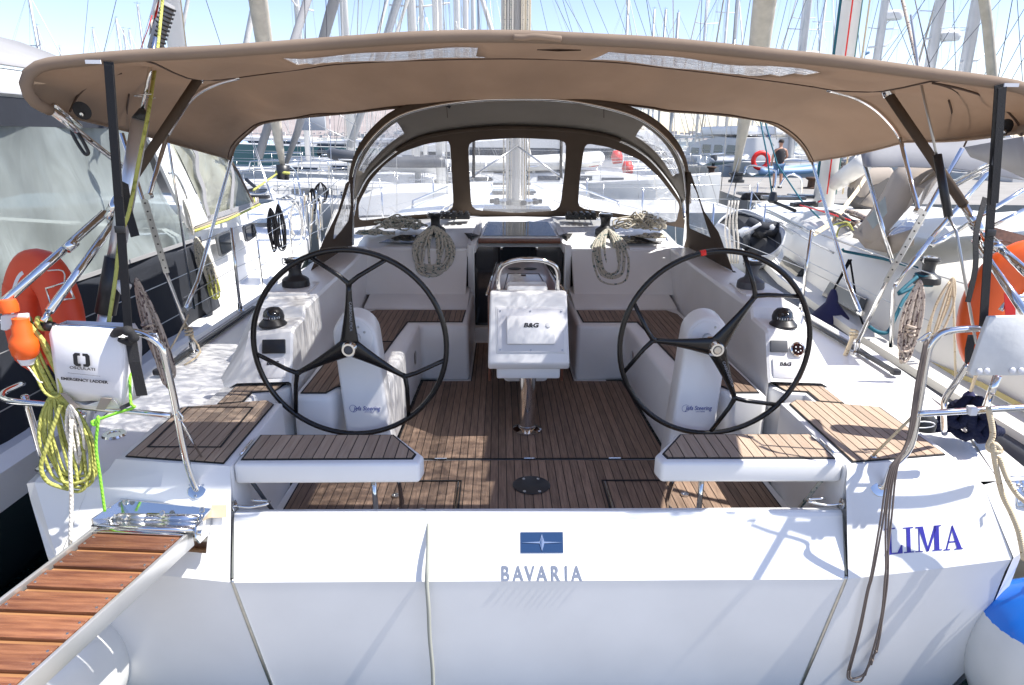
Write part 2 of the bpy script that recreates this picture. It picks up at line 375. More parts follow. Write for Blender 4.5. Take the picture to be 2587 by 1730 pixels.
def planks(parent, poly, z, ang, width, gap, mt, base='caulk', h=0.006, inset_d=0.010, x0=None, nm='plank', basename='caulking', zfun=None):
    """teak strips laid on black caulking: every strip its own object; ang 0 = strips run along Y"""
    zf = zfun or (lambda x, y: z)
    prism(basename, [V((x, y, zf(x, y))) for x, y in poly], (0, 0, 0.004), base, parent)
    ip = inset(poly, inset_d); ca, sa = math.cos(ang), math.sin(ang)
    xs = [x*ca+y*sa for x, y in ip]; lo, hi = min(xs), max(xs)
    k = lo if x0 is None else x0-math.ceil((x0-lo)/width)*width
    cnt = 0
    while k < hi-0.004:
        bm = bmesh.new(); bm.faces.new([bm.verts.new((x, y, 0)) for x, y in ip])
        a, b = k+gap/2, k+width-gap/2
        nrm = V((ca, sa, 0))
        for co, inner in ((a, True), (b, False)):
            bmesh.ops.bisect_plane(bm, geom=bm.verts[:]+bm.edges[:]+bm.faces[:], plane_co=nrm*co, plane_no=nrm, clear_inner=inner, clear_outer=not inner)
        fa = sum(f.calc_area() for f in bm.faces) if bm.faces else 0
        if fa > 2e-4:
            r = bmesh.ops.extrude_face_region(bm, geom=bm.faces[:])
            top = [g for g in r['geom'] if isinstance(g, bmesh.types.BMVert)]
            for v in bm.verts: v.co.z = zf(v.co.x, v.co.y)+0.003
            for v in top: v.co.z += h-0.002
            bmesh.ops.recalc_face_normals(bm, faces=bm.faces)
            me = bpy.data.meshes.new(nm); bm.to_mesh(me); link(nm, me, mt, parent, smooth=False); cnt += 1
        bm.free(); k += width
    return cnt
def copy_tree(o, parent=None, off=None):
    c = o.copy(); COL.objects.link(c); c.parent = parent
    if off is not None and parent is None: c.location = V(c.location)+V(off)
    for ch in o.children: copy_tree(ch, c)
    return c
XC = 0.175
# ================================================================== the white sailing yacht
yacht = thing('sailing_yacht', 'white yacht with LIMA on its transom, twin black wheels and brown bimini', 'sailboat', (XC, 2.5, 0))
def S(side, s): return XC + side*s
# ---- hull shell: transom quarters and sides
for sd in (-1, 1):
    X = lambda s: S(sd, s)
    rows = [
        [(X(1.312), 2.63, 1.415), (X(1.6), 2.665, 1.415), (X(1.83), 2.70, 1.415)],
        [(X(1.310), 2.61, 1.385), (X(1.6), 2.64, 1.385), (X(1.85), 2.675, 1.38)],
        [(X(1.305), 2.595, 1.335), (X(1.6), 2.595, 1.335), (X(1.90), 2.595, 1.335)],
        [(X(1.292), 2.4445, 0.985), (X(1.6), 2.457, 1.015), (X(2.00), 2.477, 1.06)],
        [(X(1.285), 2.442, 0.978), (X(1.6), 2.454, 1.008), (X(1.995), 2.472, 1.05)],
        [(X(1.277), 2.444, 0.92), (X(1.6), 2.456, 0.95), (X(1.985), 2.478, 0.99)],
        [(X(1.182), 2.470, 0.40), (X(1.5), 2.475, 0.40), (X(1.95), 2.52, 0.42)],
        [(X(1.06), 2.498, -0.25), (X(1.3), 2.51, -0.25), (X(1.64), 2.6, -0.25)]]
    loft('transom_quarter', rows, 'gelcoat', yacht, auto=0.35)
    secs = []
    for (Y, st, zt, sm, sw) in ((2.60, 2.20, 1.335, 2.19, 1.86), (3.2, 2.22, 1.375, 2.215, 2.0), (4.2, 2.24, 1.42, 2.235, 2.05), (6, 2.21, 1.44, 2.20, 2.02), (8, 2.06, 1.47, 2.04, 1.85),
                                (10.5, 1.70, 1.52, 1.66, 1.4), (13, 1.15, 1.58, 1.08, .85), (15, .56, 1.64, .48, .3), (16.3, .04, 1.70, .03, .02)):
        secs.append([(X(st-0.06), Y, zt+0.03), (X(st-0.015), Y, zt+0.035), (X(st), Y, zt), (X(st), Y, zt-0.12), (X(sm), Y+(0.0 if Y > 2.7 else .0), zt-0.45), (X((sm+sw)/2), Y, 0.35), (X(sw), Y, -0.25)])
    secs[0] = [(X(1.98), 2.615, 1.345), (X(2.14), 2.625, 1.345), (X(2.185), 2.64, 1.33), (X(2.20), 2.66, 1.24), (X(2.06), 2.50, 1.07), (X(2.04), 2.56, .42), (X(1.70), 2.62, -0.25)]
    loft('hull_side', secs, 'gelcoat', yacht, auto=0.5)
    mesh('transom_corner', [V(q) for q in [(X(1.90), 2.595, 1.335), (X(1.98), 2.615, 1.345), (X(2.14), 2.625, 1.345), (X(2.185), 2.64, 1.33), (X(2.20), 2.66, 1.24), (X(2.06), 2.50, 1.07), (X(2.00), 2.47, 1.06), (X(1.995), 2.468, 1.05), (X(1.95), 2.52, .42), (X(2.04), 2.56, .42)]],
         [(0, 1, 2, 3, 4, 5, 6), (6, 5, 9, 8, 7)], 'gelcoat', yacht)
    # side deck
    dk = [(1.60, 2.60, 1.33), (1.60, 3.3, 1.36), (1.64, 3.6, 1.41), (1.70, 4.2, 1.44), (1.75, 6.2, 1.46), (1.6, 8, 1.49), (1.25, 10.5, 1.54), (.8, 13, 1.6), (.0, 16.0, 1.7)]
    de = [(2.14, 2.622, 1.345), (2.17, 3.2, 1.39), (2.185, 3.6, 1.43), (2.19, 4.2, 1.445), (2.165, 6, 1.465), (2.01, 8, 1.495), (1.65, 10.5, 1.545), (1.1, 13, 1.605), (.02, 16.25, 1.71)]
    loft('side_deck', [[(X(a[0]), a[1], a[2]), (X((a[0]+b[0])/2), (a[1]+b[1])/2, (a[2]+b[2])/2+.005), (X(b[0]), b[1], b[2])] for a, b in zip(dk, de)], 'gelcoat', yacht)
    # low toe rail and genoa track on the deck edge
    tube('toe_rail', [(X(2.20), Y, z) for Y, z in ((3.6, 1.45), (4.5, 1.475), (6, 1.49), (8, 1.52))], 0.012, 'alloy', yacht) if False else None
    tr = prism('sheet_track', [(X(2.10), 3.72, 1.452), (X(2.13), 3.72, 1.452), (X(2.10), 5.2, 1.466), (X(2.07), 5.2, 1.466)], (0, 0, .02), 'black_plastic', yacht)
    box('track_end', (X(2.115), 3.70, 1.465), (.05, .05, .035), 'black_plastic', yacht, bevel=.01)
    # quarter block that carries the teak, with its wall to the cockpit
    qp = [(1.31, 2.625), (1.83, 2.70), (1.85, 3.30), (1.72, 3.34), (1.72, 3.70), (1.34, 3.70), (1.34, 3.60), (1.39, 3.49), (1.50, 3.48), (1.50, 3.385), (1.31, 3.35)]
    prism('quarter_block', [(X(s), y, 1.414) for s, y in qp], [V((X(s)-X(s)+(sd*.03 if s > 1.5 else 0), (-.015 if y < 2.8 else 0), -.52)) for s, y in qp], 'gelcoat', yacht, bevel=.012)
    pass
    tp = [(1.795, 2.715), (1.345, 2.645), (1.345, 3.315), (1.40, 3.37), (1.80, 3.27)]
    tp2 = [(1.515, 3.35), (1.515, 3.49), (1.40, 3.51), (1.375, 3.63), (1.64, 3.57), (1.64, 3.32)]
    if sd < 0: tp = tp[::-1]; tp2 = tp2[::-1]
    planks_parent = mesh('quarter_teak', [(X(s), y, 1.4165) for s, y in tp], [tuple(range(len(tp)))], 'caulk', yacht)
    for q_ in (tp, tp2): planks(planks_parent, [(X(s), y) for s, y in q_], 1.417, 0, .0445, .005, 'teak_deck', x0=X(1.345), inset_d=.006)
    # hatch outline let into the teak
    if sd < 0:
        hp = [P('d', 975, 1510, Z=1.424), P('d', 1450, 1512, Z=1.424), P('d', 1665, 1250, Z=1.424), P('d', 1240, 1248, Z=1.424)]
        tube('hatch_groove', [q+V((0, 0, .003)) for q in hp], 0, 'caulk', planks_parent, closed=True, flat=(.010, .003, (0, 0, 1)))
    # coaming with the instrument pod at its aft end
    cs = [(3.575, [(1.33, .95), (1.33, 1.44), (1.345, 1.45), (1.63, 1.44), (1.70, 1.40)]),
          (3.60, [(1.33, .95), (1.33, 1.47), (1.345, 1.485), (1.63, 1.465), (1.72, 1.41)]),
          (3.695, [(1.33, .95), (1.33, 1.69), (1.345, 1.705), (1.585, 1.67), (1.76, 1.42)]),
          (3.72, [(1.33, .95), (1.33, 1.705), (1.345, 1.72), (1.59, 1.69), (1.77, 1.43)]),
          (3.93, [(1.33, .95), (1.33, 1.715), (1.345, 1.73), (1.62, 1.70), (1.80, 1.44)]),
          (3.965, [(1.33, .95), (1.33, 1.765), (1.345, 1.785), (1.63, 1.77), (1.81, 1.44)]),
          (5.3, [(1.30, .95), (1.33, 1.785), (1.345, 1.80), (1.66, 1.795), (1.80, 1.45)]),
          (6.15, [(1.30, .95), (1.36, 1.79), (1.375, 1.805), (1.66, 1.81), (1.80, 1.455)])]
    rows = [[(X(s), Y, z) for s, z in q] for Y, q in cs]
    loft('coaming', rows, 'gelcoat', yacht, auto=0.4)
    # raised pad under the winch
    prism('winch_pad', [(X(1.40), 4.25, 1.80), (X(1.66), 4.25, 1.80), (X(1.67), 4.62, 1.80), (X(1.41), 4.62, 1.80)], (0, 0, -.03), 'gelcoat', yacht, bevel=.008)
    # bench
    bp_ = [(.82, 3.70), (1.05, 3.70), (1.10, 3.50), (1.31, 3.50), (1.31, 6.15), (.41, 6.15), (.41, 5.00), (.78, 5.00)]
    prism('bench_base', [(X(s), y, 1.395) for s, y in bp_], (0, 0, -.46), 'gelcoat', yacht, bevel=.035, seg=3)
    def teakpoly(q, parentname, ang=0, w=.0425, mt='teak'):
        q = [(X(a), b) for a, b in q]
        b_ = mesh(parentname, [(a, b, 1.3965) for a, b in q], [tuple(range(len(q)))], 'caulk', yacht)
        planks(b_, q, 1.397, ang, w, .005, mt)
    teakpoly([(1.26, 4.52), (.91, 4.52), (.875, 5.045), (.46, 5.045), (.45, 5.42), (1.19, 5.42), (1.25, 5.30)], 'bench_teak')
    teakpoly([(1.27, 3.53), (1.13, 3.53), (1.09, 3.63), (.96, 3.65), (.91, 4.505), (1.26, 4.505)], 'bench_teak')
    # backrest step of bulkhead behind the seat, and bulkhead
    prism('seat_back_step', [(X(.44), 5.46, 1.397), (X(1.30), 5.46, 1.397), (X(1.32), 6.15, 1.397), (X(.44), 6.15, 1.397)], [V((0, .30, .05)), V((0, .30, .05)), V((0, 0, .05)), V((0, 0, .05))], 'gelcoat', yacht, bevel=.01)
    prism('bulkhead', [(X(.47), 5.80, 1.44), (X(1.36), 5.80, 1.44), (X(1.40), 6.13, 1.80), (X(.47), 6.13, 1.80)], (0, .08, 0), 'gelcoat', yacht, bevel=.01)
    prism('bulkhead_cap', [(X(.46), 6.11, 1.795), (X(1.42), 6.11, 1.785), (X(1.42), 6.16, 1.785), (X(.46), 6.16, 1.795)], (0, 0, -.06), 'gelcoat', yacht, bevel=.008)
# ---- bathing platform closing the transom
pr = [(2.66, .95, 1.29), (2.645, 1.195, 1.303), (2.63, 1.208, 1.303), (2.60, 1.214, 1.303), (2.588, 1.208, 1.303), (2.578, 1.195, 1.302), (2.575, 1.185, 1.302), (2.447, .985, 1.278), (2.442, .978, 1.276), (2.443, .970, 1.274), (2.446, .92, 1.266), (2.472, .40, 1.17), (2.50, -.25, 1.05)]
plat = loft('bathing_platform', [[(XC+k*s, y, z) for k in (-1, -.99, -.5, 0, .5, .99, 1)] for y, z, s in pr], 'gelcoat', yacht, auto=0.3)
prism('platform_gap', [(XC-1.315, 2.64, 1.20), (XC+1.315, 2.64, 1.20), (XC+1.295, 2.50, .98), (XC+1.10, 2.93, .03), (XC-1.10, 2.93, .03), (XC-1.295, 2.50, .98)], (0, .05, 0), 'caulk', yacht) if False else None
for sd in (-1, 1):
    tube('platform_seal', [(S(sd, 1.284), 2.449, .985), (S(sd, 1.272), 2.447, .92), (S(sd, 1.176), 2.470, .40), (S(sd, 1.06), 2.50, -.2)], .008, 'steel_brushed', plat, n=3)
    tube('platform_seal', [(S(sd, 1.3075), 2.64, 1.21), (S(sd, 1.3075), 2.592, 1.19), (S(sd, 1.287), 2.455, .99)], .005, 'cord_grey', plat)
# hook and eye at each end of the platform top
    hk = []
    lathe('latch_plate', [(0.0, 0), (.024, 0), (.024, .006), (.012, .012), (0, .012)], (S(sd, 1.307), 2.60, 1.245), 'steel', plat, axis=(-sd, 0, 0))
    tube('latch_hook', [(S(sd, 1.30), 2.60, 1.245), (S(sd, 1.24), 2.60, 1.237), (S(sd, 1.17), 2.603, 1.250), (S(sd, 1.165), 2.615, 1.250), (S(sd, 1.17), 2.627, 1.250), (S(sd, 1.24), 2.625, 1.256)], .006, 'steel', plat, n=3)
# maker's plate and raised letters
def on_face(k, x, y):   # sloping upper face of the platform
    d = Fw + (src(k, x, y)[0]-1293.5)/FOC*Rt + (865-src(k, x, y)[1])/FOC*Up
    p0 = V((0, 2.575, 1.185)); nn = V((0, -.2, .128)).normalized(); nn = V((0, -(1.185-.985), (2.575-2.447))).normalized()
    t = (p0-V((0, 0, H))).dot(nn)/d.dot(nn); return V((0, 0, H))+d*t
fx = V((1, 0, 0)); fy = V((0, .128, .2)).normalized(); fn = V((0, -.2, .128)).normalized()
A_, B_ = on_face('h', 1213, 695), on_face('h', 1490, 557)
pc = (A_+B_)/2; pw = B_.x-A_.x; ph = abs((B_-A_).dot(fy))
def onp(u, v, d=0): return pc+fx*u+fy*v+fn*d
pl = prism('maker_plate', [onp(-pw/2, -ph/2), onp(pw/2, -ph/2), onp(pw/2, ph/2), onp(-pw/2, ph/2)], fn*.003, 'logo_blue', plat)
def flat(name, pts, mt, par, d=.0045, t=.001): return prism(name, [onp(u, v, d) for u, v in pts], fn*t, mt, par)
flat('emblem_star', [(-pw*.49, 0), (-pw*.055, pw*.02), (-.0, ph*.41), (.004, ph*.2), (.0, -ph*.2), (0, -ph*.41), (-pw*.055, -pw*.02)], 'logo_silver', pl)
flat('emblem_star', [(pw*.49, 0), (pw*.055, pw*.02), (0.0005, ph*.41), (0.0005, -ph*.41), (pw*.055, -pw*.02)], 'logo_silver', pl)
flat('emblem_star', [(-pw*.042, 0), (-.002, ph*.27), (-.002, -ph*.27)], 'logo_blue', pl, d=.006)
lh = abs((on_face('h', 1300, 775)-on_face('h', 1300, 880)).dot(fy))
for cx_, ch in zip((1112, 1197, 1274, 1354, 1441, 1514, 1583), 'BAVARIA'):
    text('chrome_letter', ch, lh*1.39, on_face('h', cx_, 880)+fn*.002, fx, fy, 'letter_chrome', plat, ext=.002, sx=0.74, bold=.0012)
# ---- boat name on the right quarter, serif capitals drawn as flat vinyl
def rq(k, x, y):
    sx, sy = src(k, x, y); d = Fw+(sx-1293.5)/FOC*Rt+(865-sy)/FOC*Up
    p0 = V((XC+1.6, 2.595, 1.335)); a = V((XC+1.9, 2.595, 1.335))-p0; b = V((XC+1.6, 2.457, 1.015))-p0; nn = a.cross(b).normalized()
    if nn.y > 0: nn = -nn
    t = (p0-V((0, 0, H))).dot(nn)/d.dot(nn); return V((0, 0, H))+d*t, nn
def vin(name, pts, par, mt='letter_blue'):
    q = [rq('i', x, y) for x, y in pts]
    return prism(name, [a+b*.0012 for a, b in q], q[0][1]*.0008, mt, par)
def gl(x0, y0, x1, y1, strokes):
    """letter made of quads given in a unit box, put into a sheared pixel box (baseline x0,y0 -> x1,y1)"""
    pass
nm = []
def LB(bx0, by0, bx1, by1, h, polys):
    for pl_ in polys:
        pts = []
        for u, v in pl_:
            pts.append((bx0+(bx1-bx0)*u+(-v*h*0.03), by0+(by1-by0)*u-v*h))
        nm.append(vin('name_letter', pts, None))
se = .05
LB(1427, 708, 1545, 697, 172, [[(.0, 0), (1, 0), (1, .33), (.94, .33), (.72, se), (.12, se), (0, .035)], [(.18, se), (.40, se), (.40, 1-se), (.18, 1-se)], [(.0, .96), (.62, .96), (.62, 1), (0, 1)]])
LB(1553, 696, 1620, 690, 168, [[(0, 0), (1, 0), (1, .04), (0, .04)], [(.31, .04), (.69, .04), (.69, .96), (.31, .96)], [(0, .96), (1, .96), (1, 1), (0, 1)]])
LB(1630, 690, 1805, 676, 166, [[(0, 0), (.28, 0), (.28, .04), (0, .04)], [(.13, .04), (.17, .04), (.17, .95), (.13, .95)], [(.02, 1), (.02, .96), (.14, .93), (.42, 0), (.50, 0), (.30, 1)],
                               [(.42, 0), (.50, 0), (.80, .86), (.80, 1), (.74, 1)], [(.72, .04), (.90, .04), (.90, .96), (.72, .96)], [(.64, 0), (1, 0), (1, .04), (.64, .04)], [(.72, .96), (.99, .96), (.99, 1), (.72, 1)]])
LB(1815, 678, 1942, 668, 162, [[(0, 0), (.34, 0), (.34, .04), (0, .04)], [(.12, .04), (.19, .04), (.50, .88), (.47, 1)], [(.50, 1), (.42, .92), (.70, .04), (.94, .04)], [(.56, 0), (1, 0), (1, .04), (.56, .04)], [(.24, .30), (.66, .30), (.66, .35), (.25, .35)]])
joinm('name_lettering', nm, yacht)
# ---- cockpit sole
sole = prism('cockpit_sole', [(S(-1, 1.32), 2.74, .94), (S(1, 1.32), 2.74, .94), (S(1, 1.30), 3.52, .94), (S(1, .84), 3.52, .94), (S(1, .5), 6.2, .94), (S(-1, .5), 6.2, .94), (S(-1, .84), 3.52, .94), (S(-1, 1.30), 3.52, .94)], (0, 0, -.04), 'gelcoat', yacht)
ys = 3.63
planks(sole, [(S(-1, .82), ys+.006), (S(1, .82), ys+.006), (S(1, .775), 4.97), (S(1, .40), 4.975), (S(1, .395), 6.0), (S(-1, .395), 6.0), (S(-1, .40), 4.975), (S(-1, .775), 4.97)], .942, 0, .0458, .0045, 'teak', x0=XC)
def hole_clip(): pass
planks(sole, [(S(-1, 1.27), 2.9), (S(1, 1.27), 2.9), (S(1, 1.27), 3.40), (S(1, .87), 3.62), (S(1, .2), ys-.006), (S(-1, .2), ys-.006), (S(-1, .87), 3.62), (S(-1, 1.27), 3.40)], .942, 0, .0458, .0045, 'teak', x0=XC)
# hatch frames let into the sole, drain, pull rings, hinges
for sd in (-1, 1):
    c0 = V((S(sd, .385), 3.36, .9535))
    tube('hatch_groove', [c0+V((sd*.85, 0, 0)), c0, c0+V((0, -.34, 0))], 0, 'caulk', sole, flat=(.012, .003, (0, 0, 1)))
    tube('hatch_edge', [c0+V((sd*.014, -.012, .001)), c0+V((sd*.014, -.34, .001))], 0, 'steel', sole, flat=(.008, .003, (0, 0, 1)))
    lathe('pull_ring', [(0, .001), (.012, .002), (.013, .006), (.020, .007), (.021, 0)], (S(sd, .80) if sd > 0 else S(sd, .72), 3.20, .952), 'steel' if sd > 0 else 'steel_brushed', sole)
for x in (-.52, .0, .50): box('sole_hinge', (XC+x, ys, .9525), (.07, .012, .004), 'steel', sole)
lathe('drain_cover', [(0, .004), (.092, .004), (.098, .002), (.102, 0)], P('o', 1217, 1110, Z=.953), 'black_plastic', sole, seg=40)
for a in (60, 120, 240, 300): lathe('screw', [(0, .003), (.008, .002), (.009, 0)], P('o', 1217, 1110, Z=.957)+V((.080*math.cos(R(a)), .080*math.sin(R(a)), 0)), 'steel_brushed', sole, seg=10)
# ---- flip down helm seats
for sd in (-1, 1):
    X = lambda s: S(sd, s)
    q = [(1.305, 2.64), (.52, 2.645), (.505, 2.72), (.66, 2.945), (1.305, 2.945)]
    seat = prism('helm_seat', [(X(a), b, 1.418) for a, b in q], (0, .0, -.095), 'gelcoat', yacht, bevel=.016, seg=3)
    q2 = [(1.285, 2.675), (.55, 2.68), (.54, 2.725), (.67, 2.93), (1.285, 2.93)]
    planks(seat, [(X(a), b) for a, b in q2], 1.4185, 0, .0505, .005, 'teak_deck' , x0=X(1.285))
    tube('seat_stay', [(X(.75), 2.80, 1.33), (X(.73), 2.74, 1.06)], .0125, 'steel', seat)
    tube('seat_stay', [(X(.66), 2.86, 1.33), (X(.66), 3.02, 1.02), (X(.70), 3.02, .955)], .0125, 'steel', seat, n=3)
    tube('seat_hinge', [(X(1.30), 2.72, 1.425), (X(1.30), 2.86, 1.425)], .006, 'steel', seat)
    tube('seat_strut', [(X(1.285), 2.72, 1.33), (X(1.20), 2.86, .99)], .009, 'grey_plastic' if sd < 0 else 'rope_grey', seat)
# ---- steering pedestals and wheels
def pedestal(sd):
    c = V((S(sd, .965), 3.575, 1.70)); b = V((S(sd, .87), 3.43, .95))
    up = (c-b).normalized(); rt = V((1, 0, 0)); out = []
    for k in range(13):
        a = math.pi*k/12; out.append(c+rt*(.118*math.cos(a))+up*(.118*math.sin(a)))
    out.append(b+rt*-.125); out.append(b+rt*.125)
    p = prism('steering_pedestal', out, (0, .16, .02), 'gelcoat', yacht, bevel=.02, seg=3)
    nn = rt.cross(up).normalized(); nn = nn if nn.y < 0 else -nn
    lathe('pedestal_disc', [(0, .008), (.09, .008), (.098, .002), (.10, -.01)], c+nn*.004, 'gelcoat', p, axis=nn, seg=32)
    for a in (30, 65): lathe('screw', [(0, .003), (.007, .002), (.008, 0)], c+nn*.011+rt*.07*math.cos(R(a))+up*.07*math.sin(R(a)), 'steel_brushed', p, axis=nn, seg=10)
    o = b+(c-b)*.48+nn*.002+rt*.01
    text('maker_print', 'Jefa Steering', .034, o, rt, up, 'print_blue', p, shear=.25, sx=.85)
    text('maker_print', 'S Y S T E M S', .009, o-up*.012+rt*.012, rt, up, 'print_blue', p)
    tube('print_ring', [o+rt*(-.073+.020*math.cos(t*.5))+up*(.010+.020*math.sin(t*.5)) for t in range(13)], .0009, 'print_blue', p, seg=4)
    return p
def wheel(sd, rot, mark=None):
    hub = P('o', 800 if sd < 0 else 1640, 798.5, Y=3.40); c = V((hub.x, 3.43, 1.705)); Rr = .502
    rim = tube('steering_wheel', [c+V((Rr*math.cos(t*math.pi/36), 0, Rr*math.sin(t*math.pi/36))) for t in range(72)], .0145, 'black_gloss', yacht, seg=12, closed=True)
    for a0 in rot:
        a0 = R(a0); d = V((math.cos(a0), 0, math.sin(a0))); fk = c+d*(.655*Rr)
        hubp = c+V((0, -.022, 0))
        bm = bmesh.new(); n = 8; pts = []; ws = []
        for i in range(n+1):
            t = i/n; pts.append(hubp*(1-t)+fk*t+V((0, .022*t, 0)) if False else hubp.lerp(fk, t)); ws.append(.040*(1-t)**1.6+.0135)
        rows = []
        side = V((-d.z, 0, d.x))
        for p_, w_ in zip(pts, ws):
            rows.append([p_+side*(w_*math.cos(k*math.pi/5))+V((0, .013*math.sin(k*math.pi/5), 0)) for k in range(10)])
        loft('wheel_spoke', rows, 'black_gloss', rim, close=True, caps=True)
        for s_ in (-1, 1):
            a1 = a0+s_*R(23); e = c+V((math.cos(a1), 0, math.sin(a1)))*Rr
            mid = fk.lerp(e, .25)+d*.006
            tube('wheel_spoke', [fk-d*.02, fk+d*.004+side*s_*.006, mid, e], [.014, .0135, .012, .0115], 'black_gloss', rim, seg=10)
    d = V((math.cos(R(rot[0] if sd < 0 else rot[2])), 0, math.sin(R(rot[0] if sd < 0 else rot[2]))))
    lathe('wheel_hub', [(0, .020), (.022, .020), (.024, .026), (.034, .026), (.040, .016), (.042, .0), (.048, -.006), (.05, -.03)], hub+V((0, .0, 0)), 'steel', rim, axis=(0, -1, 0), seg=32)
    lathe('hub_knob', [(0, .032), (.019, .031), (.021, .027), (.022, .02)], hub, 'grey_plastic' if sd < 0 else 'steel_brushed', rim, axis=(0, -1, 0), seg=24)
    tube('wheel_axle', [c+V((0, -.01, 0)), c+V((0, .19, 0))], .03, 'steel', rim)
    tp = c+d*.165+V((0, -.037, 0))
    text('wheel_print', 'CARBONAUTICA', .020, tp+V((.007, 0, 0)) if sd < 0 else tp, d if sd > 0 else -d, V((0, 0, 1)).cross(V((0,1,0))) if False else (V((d.z, 0, -d.x)) if sd < 0 else V((-d.z, 0, d.x))), 'print_grey', rim, ext=.0004)
    if mark is not None:
        ar = [c+V((Rr*math.cos(R(mark+t)), 0, Rr*math.sin(R(mark+t)))) for t in (-1.6, -.8, 0, .8, 1.6)]
        tube('rim_mark', ar, .0155, 'red', rim, seg=12)
pedestal(-1); pedestal(1)
wheel(-1, (88, 208, 328)); wheel(1, (55, 175, 295), 102)
# ---- instruments on the pods
def pod(sd):
    X = lambda s: S(sd, s)
    # face plane of the pod
    p0 = V((X(1.345), 3.60, 1.485)); a = V((X(1.61), 3.60, 1.466))-p0; b = V((X(1.345), 3.695, 1.705))-p0
    nn = a.cross(b).normalized(); nn = nn if nn.y < 0 else -nn
    ux = V((1, 0, 0)); uy = nn.cross(ux); uy = uy if uy.z > 0 else -uy
    def hit(k, x, y):
        sx, sy = src(k, x, y); d = Fw+(sx-1293.5)/FOC*Rt+(865-sy)/FOC*Up
        t = (p0-V((0, 0, H))).dot(nn)/d.dot(nn); return V((0, 0, H))+d*t
    def panel(name, quad, th, mt, bev=.004):
        return prism(name, [hit(*q)+nn*-.002 for q in quad], nn*th, mt, yacht, bevel=bev)
    if sd < 0:
        panel('instrument_display', [('d', 1730, 803), ('d', 1880, 800), ('d', 1882, 892), ('d', 1727, 895)], .014, 'black_plastic')
        q = panel('instrument_cover', [('d', 1725, 925), ('d', 1875, 922), ('d', 1875, 1055), ('d', 1708, 1057)], .010, 'pvc_white')
        text('cover_print', 'B&G', .028, hit('d', 1797, 968)+nn*.0085, ux, uy, 'print_black', q, shear=.2, bold=.0012, sx=1.25)
        cp = hit('d', 1855, 690); cen = V((X(1.475), 3.80, 1.712))
    else:
        panel('instrument_display', [('f', 672, 807), ('f', 783, 808), ('f', 788, 886), ('f', 672, 884)], .014, 'grey_plastic')
        q = panel('instrument_cover', [('f', 686, 927), ('f', 862, 935), ('f', 960, 1068), ('f', 692, 1055)], .010, 'pvc_white')
        text('cover_print', 'B&G', .028, hit('f', 770, 974)+nn*.0085, ux, uy, 'print_black', q, shear=.2, bold=.0012, sx=1.25)
        g = lathe('throttle_panel', [(0, .010), (.032, .010), (.036, .016), (.042, .012), (.044, 0)], hit('f', 852, 866), 'steel', yacht, axis=nn, seg=32)
        lathe('panel_face', [(0, .0115), (.031, .0115)], hit('f', 852, 866), 'dark_glass', g, axis=nn, seg=24)
        for dx, dy in ((-.012, .012), (.012, .012), (-.014, -.008), (.014, -.008), (0, -.016)):
            lathe('panel_button', [(0, .014), (.004, .014), (.0045, .011)], hit('f', 852, 866)+ux*dx+uy*dy, 'reflective', g, axis=nn, seg=8)
        cen = V((X(1.47), 3.80, 1.712))
    c_ = lathe('compass', [(.078, 0), (.078, .012), (.070, .020), (.058, .034), (.052, .040)], cen, 'black_plastic', yacht, seg=36)
    lathe('compass_dome', [(.052, .038), (.050, .056), (.043, .074), (.030, .087), (.015, .093), (0, .095)], cen, 'dark_glass', c_, seg=28)
    for k in range(-4, 5):
        a_ = R(-90+k*16); box('compass_mark', cen+V((.0515*math.cos(a_), .0515*math.sin(a_), .052)), (.003, .003, .008 if k % 2 else .011), 'reflective', c_)
    lathe('compass_hood', [(.058, .03), (.060, .05), (.052, .078), (.035, .097), (.0, .104)], cen+V((0, .022, 0)), 'black_plastic', c_, seg=24)
pod(-1); pod(1)
# ---- winches
def winch(name, c, sc_, parent, mt='black_plastic', hi='black_plastic'):
    c = V(c); f = sc_
    w_ = lathe(name, [(r*f, h*f) for r, h in ((0, 0), (.088, 0), (.090, .01), (.086, .045), (.072, .058), (.048, .070), (.040, .088), (.042, .125), (.050, .148), (.052, .155))], c, mt, parent, seg=32)
    lathe('winch_jaw', [(r*f, h*f) for r, h in ((.050, .152), (.062, .156), (.063, .162), (.052, .165), (.052, .170), (.062, .173), (.062, .180), (.045, .184), (.02, .184), (.018, .178), (0, .178))], c, hi, w_, seg=32)
    lathe('winch_cap', [(r*f, h*f) for r, h in ((.045, .184), (.045, .188), (.022, .189), (.020, .183))], c, 'steel', w_, seg=24)
    tube('winch_feeder', [c+V((x*f, y*f, z*f)) for x, y, z in ((-.045, -.02, .186), (-.065, -.03, .186), (-.066, -.03, .150), (-.050, -.025, .148))], .004*f, 'steel', w_, n=3)
    return w_
winch('winch', P('d', 1935, 458, Z=1.80)+V((0, .05, 0)), 1.0, yacht)
winch('winch', P('f', 560, 470, Z=1.80)+V((0, .05, 0)), 1.0, yacht, 'grey_plastic')
winch('winch', (P('e', 655, 150, Y=6.42).x, 6.42, 1.885), 1.05, yacht)
winch('winch', (P('e', 1765, 150, Y=6.42).x, 6.42, 1.885), 1.05, yacht)
